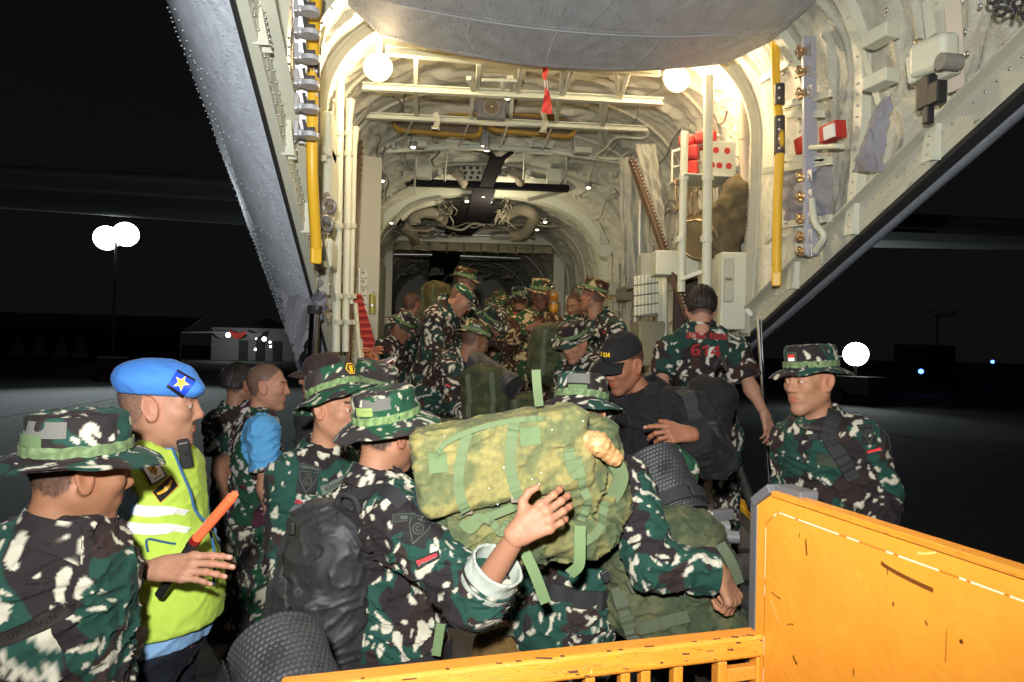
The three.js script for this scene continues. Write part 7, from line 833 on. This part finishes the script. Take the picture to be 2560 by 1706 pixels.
person({ // I: black jacket and cap
  label: 'man in black jacket and black cap numbered 534, looking down', skin: [0.235, 0.10, 0.055], cell: 0.008, headCell: 0.0036, collar: 0.05, loose: 0.03, wrinkle: 0.014, floor: onRamp([1650, 1300, 3.1]), face: { gaze: -0.5 }, off: 24,
  top: { name: 'black_jacket', col: plainCloth([0.014, 0.014, 0.015], 0.15) }, trousers: plainCloth([0.014, 0.014, 0.015]),
  J: { neck: [1628, 1000, 3.08], hip: [1640, 1300, 3.15], shR: [1545, 1030, 3.2], shL: [1735, 1030, 2.9], elR: [1500, 1150, 3.15], wrR: [1570, 1180, 2.95], elL: [1790, 1150, 2.78], wrL: [1728, 1086, 2.62] },
  head: { c: [1560, 912, 3.05], yaw: -48, pitch: 22, roll: -6 }, hair: { style: 'buzz' },
  handL: { dir: camAxis(-0.97, 0.05, 0.15), back: camAxis(0, 0.6, 0.8), curl: [0.2, 0.6, 0.7, 0.7], cell: 0.0035 },
  hat: (c) => capHat(c.P, c.Mh, plainCloth([0.012, 0.012, 0.013], 0.1), { y: 0.056, badge: { a: 0.05, y: 0.090, w: 0.10, h: 0.042, mat: textMat('cap_534', 200, 84, '#131313', (g) => { stampText(g, 'D 534', 100, 44, 50, '#f2c81c'); }) } }),
  extra: (c) => { const n = camAxis(0.1, 0.3, 0.95); bandAlong(c.P, 'backpack_strap', c.jf, [at(1690, 985, 2.95), at(1720, 1020, 2.85), at(1735, 1070, 2.8), at(1740, 1120, 2.8)], 0.06, webBlack, 0.008, 0.012, n); patchOn(c.top, 'gold_emblem', c.jf, at(1727, 985, 2.85), ...patchDir(-20), 0.025, 0.022, M('gold_thread', [0.5, 0.36, 0.04], 0.6), 0.004);
    const fr = frameAt(at(1775, 1010, 3.2), -10, -60), f0 = boxF(fr, [0, -0.04, 0], [0.12, 0.165, 0.085], 0.07), t = thing('black_backpack', 'black pack on the back of the man in the black jacket', 'backpack', fr.L(0, -0.2, 0)); part(t, 'shell', paint(polygonize((x, y, z) => f0(x, y, z) - 0.012 * fbm(x * 9, y * 9, z * 9), boxAround(fr, 0.2, 0.26, 0.15), 0.01), plainCloth([0.014, 0.014, 0.015])), CLOTH); part(t, 'grab_handle', tube([fr.L(-0.03, 0.17, 0), fr.L(0, 0.22, 0), fr.L(0.05, 0.17, 0)], 0.008, 16, 6), webBlack); },
});
person({ // J: number on the back
  label: 'bare-headed man from behind with red 614 on his camouflage T-shirt', pal: 'shade', off: 27, skin: [0.36, 0.19, 0.125], cell: 0.008, skinCell: 0.008, headCell: 0.0045, collar: 0, loose: 0.016, wrinkle: 0.011, floor: onRamp([1770, 1090, 3.95]), top: { name: 'tshirt', sleeve: 'short' }, hair: { style: 'thick', col: [0.018, 0.012, 0.010], cell: 0.0045 }, trouserCell: 0.010,
  J: { neck: [1750, 820, 3.95], hip: [1772, 1090, 3.98], shR: [1842, 882, 3.92], shL: [1672, 878, 3.98], elR: [1880, 975, 3.84], wrR: [1912, 1035, 3.74], elL: [1652, 965, 3.9], wrL: [1668, 1030, 3.75] },
  head: { c: [1752, 772, 3.95], yaw: 188, pitch: 6 }, handR: { dir: camAxis(0.25, -0.95, 0.1), back: camAxis(0.5, 0.1, 0.85), curl: [0.35, 0.4, 0.45, 0.5], cell: 0.0042 },
  extra: (c) => { const red = M('red_print', [0.26, 0.014, 0.018], 0.9, { transparent: true, alphaTest: 0.4, map: canvasTex(256, 256, (g) => { g.clearRect(0, 0, 256, 256); stampText(g, '614', 128, 172, 110, '#ffffff'); g.fillStyle = '#fff'; for (let x = 12; x < 244; x += 23) { if (x > 116 && x < 136) continue; g.fillRect(x, 38, 19, 48); g.clearRect(x + rr(3, 12), 38 + rr(4, 30), 4, rr(10, 22)); g.clearRect(x + rr(3, 10), rr(38, 76), 8, 4); } }) }); patchOn(c.top, 'number_print', c.jf, at(1765, 862, 3.8), ...patchDir(-4), 0.235, 0.2, red, 0.003, 0.25); },
});
person({ // K: right-hand soldier
  label: 'soldier whose boonie hat bears a red and white flag, right of the aircraft', pal: 'field', off: 32, skin: [0.35, 0.175, 0.102], cell: 0.0062, headCell: 0.003, loose: 0.015, wrinkle: 0.012, floor: 0, face: { gaze: -0.6 }, collar: 0.03,
  J: { neck: [2050, 1062, 2.62], hip: [2085, 1370, 2.65], shR: [1984, 1100, 2.76], shL: [2155, 1102, 2.5], elR: [1966, 1240, 2.78], wrR: [1975, 1370, 2.62], elL: [2205, 1240, 2.46], wrL: [2190, 1370, 2.36] },
  head: { c: [2026, 955, 2.6], yaw: -42, pitch: 3, roll: 2 }, hair: { style: 'buzz' },
  hat: (c) => boonie(c.P, c.Mh, null, PAL.field, 18.5, { fine: true, y: 0.052, droop: 0.022, brim: 0.058, wave: 1.0, patches: [[0.05, 0.045, 0.05, 0.042, textMat('hat_flag', 96, 80, '#3c4a36', (g) => { g.fillStyle = '#181818'; g.fillRect(12, 12, 72, 58); g.fillStyle = '#d8352e'; g.fillRect(17, 17, 62, 23); g.fillStyle = '#f0ece4'; g.fillRect(17, 40, 62, 25); }), 'flag_patch']] }),
  extra: (c) => { const n = camAxis(-0.2, 0.1, 1); bandAlong(c.P, 'backpack_strap', c.jf, [at(2105, 1030, 2.45), at(2090, 1080, 2.4), at(2098, 1110, 2.38), at(2128, 1165, 2.38), at(2150, 1205, 2.38)], 0.05, webBlack, 0.008, 0.012, n); bandAlong(c.P, 'chest_strap', c.jf, [at(2100, 1090, 2.4), at(2050, 1094, 2.45), at(2000, 1098, 2.5)], 0.022, webBlack, 0.012, 0.004, n); patchOn(c.top, 'chest_pouch', c.jf, at(2080, 1152, 2.4), ...patchDir(-8), 0.10, 0.045, M('pouch_olive', [0.035, 0.045, 0.03], 0.9), 0.012); patchOn(c.top, 'flag_patch', c.jf, at(2185, 1127, 2.36), ...patchDir(16), 0.06, 0.022, flagM, 0.004); patchOn(c.top, 'shoulder_patch', c.jf, at(2172, 1085, 2.36), ...patchDir(6), 0.055, 0.075, shieldM('shield_c', ''), 0.003);
    part(c.top, 'inner_shirt', paint(new THREE.TorusGeometry(0.062, 0.012, 8, 30).applyMatrix4(basis(V(0, 0, 0), V(-0.05, 1, 0.25))).translate(...at(2040, 1058, 2.57).toArray()), camo(PAL.bright, 4)), CLOTH); },
});

// soldiers on the ramp and in the hold
const squad = (o) => person({ cell: 0.0095, headCell: 0.0055, low: 0.016, loose: 0.02, wrinkle: 0.012, pal: 'shade', group: 'soldiers loading kit on the ramp and in the hold', ...o, floor: o.floor ?? onRamp(o.J.hip) });
const sHat = (pal, off, o = {}) => (c) => boonie(c.P, c.Mh, null, PAL[pal], off, { droop: 0.028, brim: 0.058, ...o });
const L1 = squad({ label: 'soldier bending with his back turned, hat with a white printed label', off: 40, skin: [0.24, 0.12, 0.07], cell: 0.0085, J: { neck: [1150, 898, 4.72], hip: [1068, 1010, 4.85], shR: [1120, 925, 4.52], shL: [1172, 905, 4.92], elR: [1140, 1010, 4.38], wrR: [1178, 1062, 4.28], elL: [1210, 960, 4.8], wrL: [1240, 1020, 4.6] }, head: { c: [1186, 855, 4.7], yaw: 118, pitch: 18 }, kneel: 0.1, hat: (c) => { boonie(c.P, c.Mh, null, PAL.warm, 20.1, { droop: 0.02, patches: [[4.2, 0.045, 0.075, 0.026, tapeM('stealthcap', 'STEALTHCAP', '#20221d', '#e8e6da', 420), 'printed_label']] }); }, extra: (c) => patchOn(c.top, 'flag_patch', c.jf, at(1120, 965, 4.4), ...patchDir(-40), 0.06, 0.02, flagM, 0.004) });
squad({ label: 'soldier in a camouflage peaked cap bowing his head beside the hold entrance', off: 43, skin: [0.36, 0.18, 0.11], J: { neck: [1112, 768, 5.35], hip: [1068, 945, 5.4], shR: [1082, 802, 5.15], shL: [1128, 785, 5.55], elR: [1090, 890, 5.05], wrR: [1150, 905, 4.95] }, head: { c: [1152, 748, 5.32], yaw: 80, pitch: 38 }, hat: (c) => capHat(c.P, c.Mh, camo(PAL.bright, 47, 1.3), { y: 0.04, flat: true }) });
const N1 = squad({ label: 'soldier with an olive pack behind the peaked cap, hat brim up', off: 45, skin: [0.22, 0.11, 0.07], J: { neck: [1132, 748, 6.25], hip: [1120, 925, 6.3], shR: [1098, 768, 6.1], shL: [1176, 762, 6.42] }, head: { c: [1160, 708, 6.2], yaw: 70, pitch: 14 }, hat: sHat('warm', 22.2, { droop: 0.01 }) });
squad({ label: 'soldier with bowed head in the hold, half hidden behind the leaning soldier', off: 48, pal: 'warm', skin: [0.25, 0.125, 0.075], J: { neck: [1240, 800, 6.7], hip: [1235, 930, 6.7], shR: [1200, 815, 6.65], shL: [1278, 815, 6.7] }, head: { c: [1248, 772, 6.55], yaw: 12, pitch: 40 }, hat: sHat('warm', 23.7) });
squad({ label: 'dark-faced soldier facing the camera, one arm raised before his chest', off: 50, pal: 'warm', skin: [0.13, 0.056, 0.035], cell: 0.009, headCell: 0.0045, J: { neck: [1335, 790, 5.95], hip: [1318, 935, 5.95], shR: [1275, 815, 5.85], shL: [1388, 812, 6.0], elR: [1268, 868, 5.65], wrR: [1322, 822, 5.45], elL: [1405, 870, 5.8], wrL: [1400, 850, 5.6] }, head: { c: [1352, 738, 5.9], yaw: 18, pitch: 10 }, handR: { dir: camAxis(0.95, 0.1, 0.2), back: camAxis(0, 0.4, 0.9), curl: [0.5, 0.5, 0.5, 0.5] }, hat: sHat('warm', 25.1, { droop: 0.02 }), extra: (c) => patchOn(c.top, 'red_patch', c.jf, at(1287, 785, 5.7), ...patchDir(-20), 0.05, 0.03, flagM, 0.004) });
squad({ label: 'soldier turned away to the left, hat tilted back, beside the olive locker', off: 53, skin: [0.30, 0.15, 0.09], cell: 0.009, J: { neck: [1502, 795, 5.32], hip: [1528, 960, 5.35], shL: [1538, 828, 5.12], shR: [1478, 818, 5.5], elL: [1560, 900, 5.02], wrL: [1520, 940, 4.95] }, head: { c: [1484, 742, 5.3], yaw: -118, pitch: -6 }, hat: sHat('warm', 27.9, { tilt: -0.2, droop: 0.015 }), extra: (c) => patchOn(c.top, 'flag_patch', c.jf, at(1512, 832, 5.05), ...patchDir(-5), 0.05, 0.018, flagM, 0.004) });
squad({ label: 'crouching soldier looking down at a bag behind the man in the black cap', off: 55, skin: [0.36, 0.18, 0.11], cell: 0.0085, headCell: 0.0045, J: { neck: [1468, 905, 4.55], hip: [1492, 1060, 4.6], shR: [1415, 935, 4.62], shL: [1512, 930, 4.36], elR: [1412, 1010, 4.45], wrR: [1380, 1060, 4.3], elL: [1520, 1020, 4.3], wrL: [1470, 1065, 4.2] }, head: { c: [1437, 858, 4.5], yaw: -40, pitch: 24 }, hat: sHat('shade', 29.3, { droop: 0.02 }) });
squad({ label: 'soldier standing in the dark at the left wall of the hold', off: 58, skin: [0.24, 0.12, 0.07], J: { neck: [1022, 800, 6.4], hip: [1008, 945, 6.4], shR: [985, 825, 6.25], shL: [1060, 820, 6.55], elR: [985, 885, 6.1] }, head: { c: [1032, 765, 6.4], yaw: 130 }, hair: { style: 'buzz' } });
squad({ label: 'soldier leaning in the hold between the peaked cap and the facing soldier', off: 63, pal: 'warm', skin: [0.26, 0.13, 0.08], J: { neck: [1218, 838, 5.7], hip: [1200, 955, 5.8], shR: [1182, 858, 5.6], shL: [1252, 855, 5.8] }, head: { c: [1230, 808, 5.65], yaw: 40, pitch: 35 }, hat: sHat('shade', 33.1) });
squad({ label: 'soldier with his back turned deep in the hold, right of centre', off: 66, pal: 'shade', skin: [0.24, 0.12, 0.07], J: { neck: [1300, 790, 7.2], hip: [1298, 920, 7.2], shR: [1335, 806, 7.2], shL: [1266, 806, 7.2] }, head: { c: [1300, 752, 7.2], yaw: 170 }, hat: sHat('shade', 34.6) });
squad({ label: 'bare-headed soldier in shadow beside the right jamb of the hold', off: 68, pal: 'shade', skin: [0.24, 0.12, 0.07], J: { neck: [1438, 800, 6.6], hip: [1436, 935, 6.6], shR: [1400, 818, 6.6], shL: [1474, 818, 6.6] }, head: { c: [1436, 765, 6.6], yaw: -30, pitch: 20 }, hair: { style: 'buzz' } });
squad({ label: 'soldier stooping at the left wall of the hold below the yellow-green bottle', off: 71, pal: 'shade', skin: [0.24, 0.12, 0.07], J: { neck: [990, 850, 5.9], hip: [975, 965, 6.0], shR: [960, 872, 5.8], shL: [1022, 866, 6.05] }, head: { c: [1005, 820, 5.85], yaw: 60, pitch: 30 }, hat: sHat('shade', 36.2) });
squad({ label: 'person raising both arms to hold a phone before the red troop seat', off: 60, skin: [0.36, 0.13, 0.06], pal: 'shade', top: { name: 'dark_shirt', sleeve: 'short', col: plainCloth([0.02, 0.02, 0.022]) }, skinCell: 0.011, J: { neck: [945, 1040, 4.8], hip: [945, 1200, 4.85], shR: [980, 1055, 4.8], shL: [908, 1055, 4.8], elR: [965, 1000, 4.6], wrR: [950, 918, 4.65], elL: [918, 1000, 4.6], wrL: [920, 918, 4.65] }, head: { c: [940, 985, 4.8], yaw: 180 }, hair: { style: 'thick' }, handR: { dir: camAxis(-0.4, 0.9, 0) }, handL: { dir: camAxis(0.3, 0.95, 0) } });
{ const p = at(936, 893, 4.66), t = thing('mobile_phone', 'black phone held up before the red troop seat', 'phone', p); part(t, 'case', rbox(0.075, 0.038, 0.009, p, [0, -0.1, 0.1], 0.004), black); part(t, 'camera_lens', new THREE.CylinderGeometry(0.005, 0.005, 0.003, 10).rotateX(1.57).translate(p.x - 0.025, p.y + 0.008, p.z + 0.006), M('watch_glass')); }
function kit(label, c, roll, yaw, h, colFn, base, group = 'olive packs being loaded') {
  const fr = frameAt(at(...c), roll, yaw), t = thing('olive_pack', label, 'pack', fr.L(0, -h[1], 0), group), fs = [boxF(fr, [0, 0, 0], h, 0.07), boxF(fr, [0, -h[1] * 0.35, h[2]], [h[0] * 0.7, h[1] * 0.4, 0.05], 0.04), ellF(fr, [0, h[1] * 0.75, 0.02], [h[0] * 0.8, h[1] * 0.4, h[2] * 0.9])], f0 = join(fs, 0.04), bf = (x, y, z) => f0(x, y, z) - 0.014 * fbm(x * 9, y * 9, z * 9);
  part(t, 'bag', paint(polygonize(bf, boxAround(fr, h[0] + 0.07, h[1] + 0.1, h[2] + 0.12), 0.01), colFn), CLOTH); for (const s of [-1, 1]) bandAlong(t, 'strap', bf, [fr.L(s * h[0] * 0.5, h[1] * 0.9, h[2]), fr.L(s * h[0] * 0.5, 0, h[2] + 0.05), fr.L(s * h[0] * 0.5, -h[1] * 0.8, h[2])], 0.03, webOlive, 0.005, 0.004, fr.n); return t;
}
const oliveDye = mottle([0.035, 0.045, 0.022], [0.07, 0.075, 0.035], 20);
kit('olive pack held by the crouching soldier, white tag on its flap', [1372, 890, 4.75], -6, 10, [0.14, 0.2, 0.1], oliveDye); { const p = at(1388, 857, 4.58), t = thing('white_tag', 'small white tag tied to the olive pack', 'tag', p); part(t, 'card', rbox(0.045, 0.05, 0.003, p, [0, 0, 0.1], 0.001), whitePaint); part(t, 'string', rod(p.clone().add(V(0, 0.025, 0)), p.clone().add(V(0.005, 0.06, 0)), 0.001), whitePaint); }
kit('olive pack on the ramp under the gold-lettered mat', [1215, 1010, 4.3], 4, -10, [0.15, 0.22, 0.11], oliveDye); kit('brown-olive pack worn by the soldier at the hold entrance', [1092, 775, 5.9], 0, -40, [0.13, 0.22, 0.1], mottle([0.06, 0.055, 0.02], [0.12, 0.09, 0.035], 9)); kit('olive pack low on the ramp before the standing soldiers', [1310, 1040, 4.6], 8, 12, [0.15, 0.14, 0.12], oliveDye); kit('dark pack on the ramp behind the raised rucksack', [1120, 1120, 4.0], 0, 0, [0.2, 0.15, 0.12], oliveDye);
{ const t = thing('sleeping_mat', 'black mat with gold letters strapped across the bending soldier\u2019s pack', 'mat', at(1240, 990, 4.3)), a = at(1185, 905, 4.42), b = at(1285, 968, 4.22); matRoll(t, 'roll', a, b, 0.075, matBlack, 0.016); for (const [px, py, s] of [[1210, 915, 'TNI'], [1228, 930, 'AD']]) part(t, 'gold_letters', sheet(6, 2, (u, v) => at(px + (u - 0.5) * 18 - (v - 0.5) * 12, py + (u - 0.5) * 11 + (0.5 - v) * 17, 4.235 - 0.0 * u)), textMat('gold_' + s, 96, 64, '#191713', (g) => stampText(g, s, 48, 34, 44, '#e0b040'))); }
{ // pallet lock hardware at the foot of the ramp, right
  const h = part(plane, 'pallet_lock', [rbox(0.14, 0.05, 0.05, at(1800, 1288, 3.2), [0, 0.3, 0], 0.01), rbox(0.05, 0.1, 0.06, at(1783, 1325, 3.1), [0, 0.2, 0], 0.012), rod(at(1800, 1318, 3.1), at(1822, 1318, 3.1), 0.03), rod(at(1815, 1342, 3.05), at(1845, 1344, 3.05), 0.028)], alu); for (let i = 0; i < 6; i++) part(h, 'lock_hole', new THREE.CylinderGeometry(0.004, 0.004, 0.003, 8).rotateX(1.57).translate(...at(1778 + (i % 3) * 7, 1310 + Math.floor(i / 3) * 10, 3.065).toArray()), black);
}
renderer.render(scene, camera);
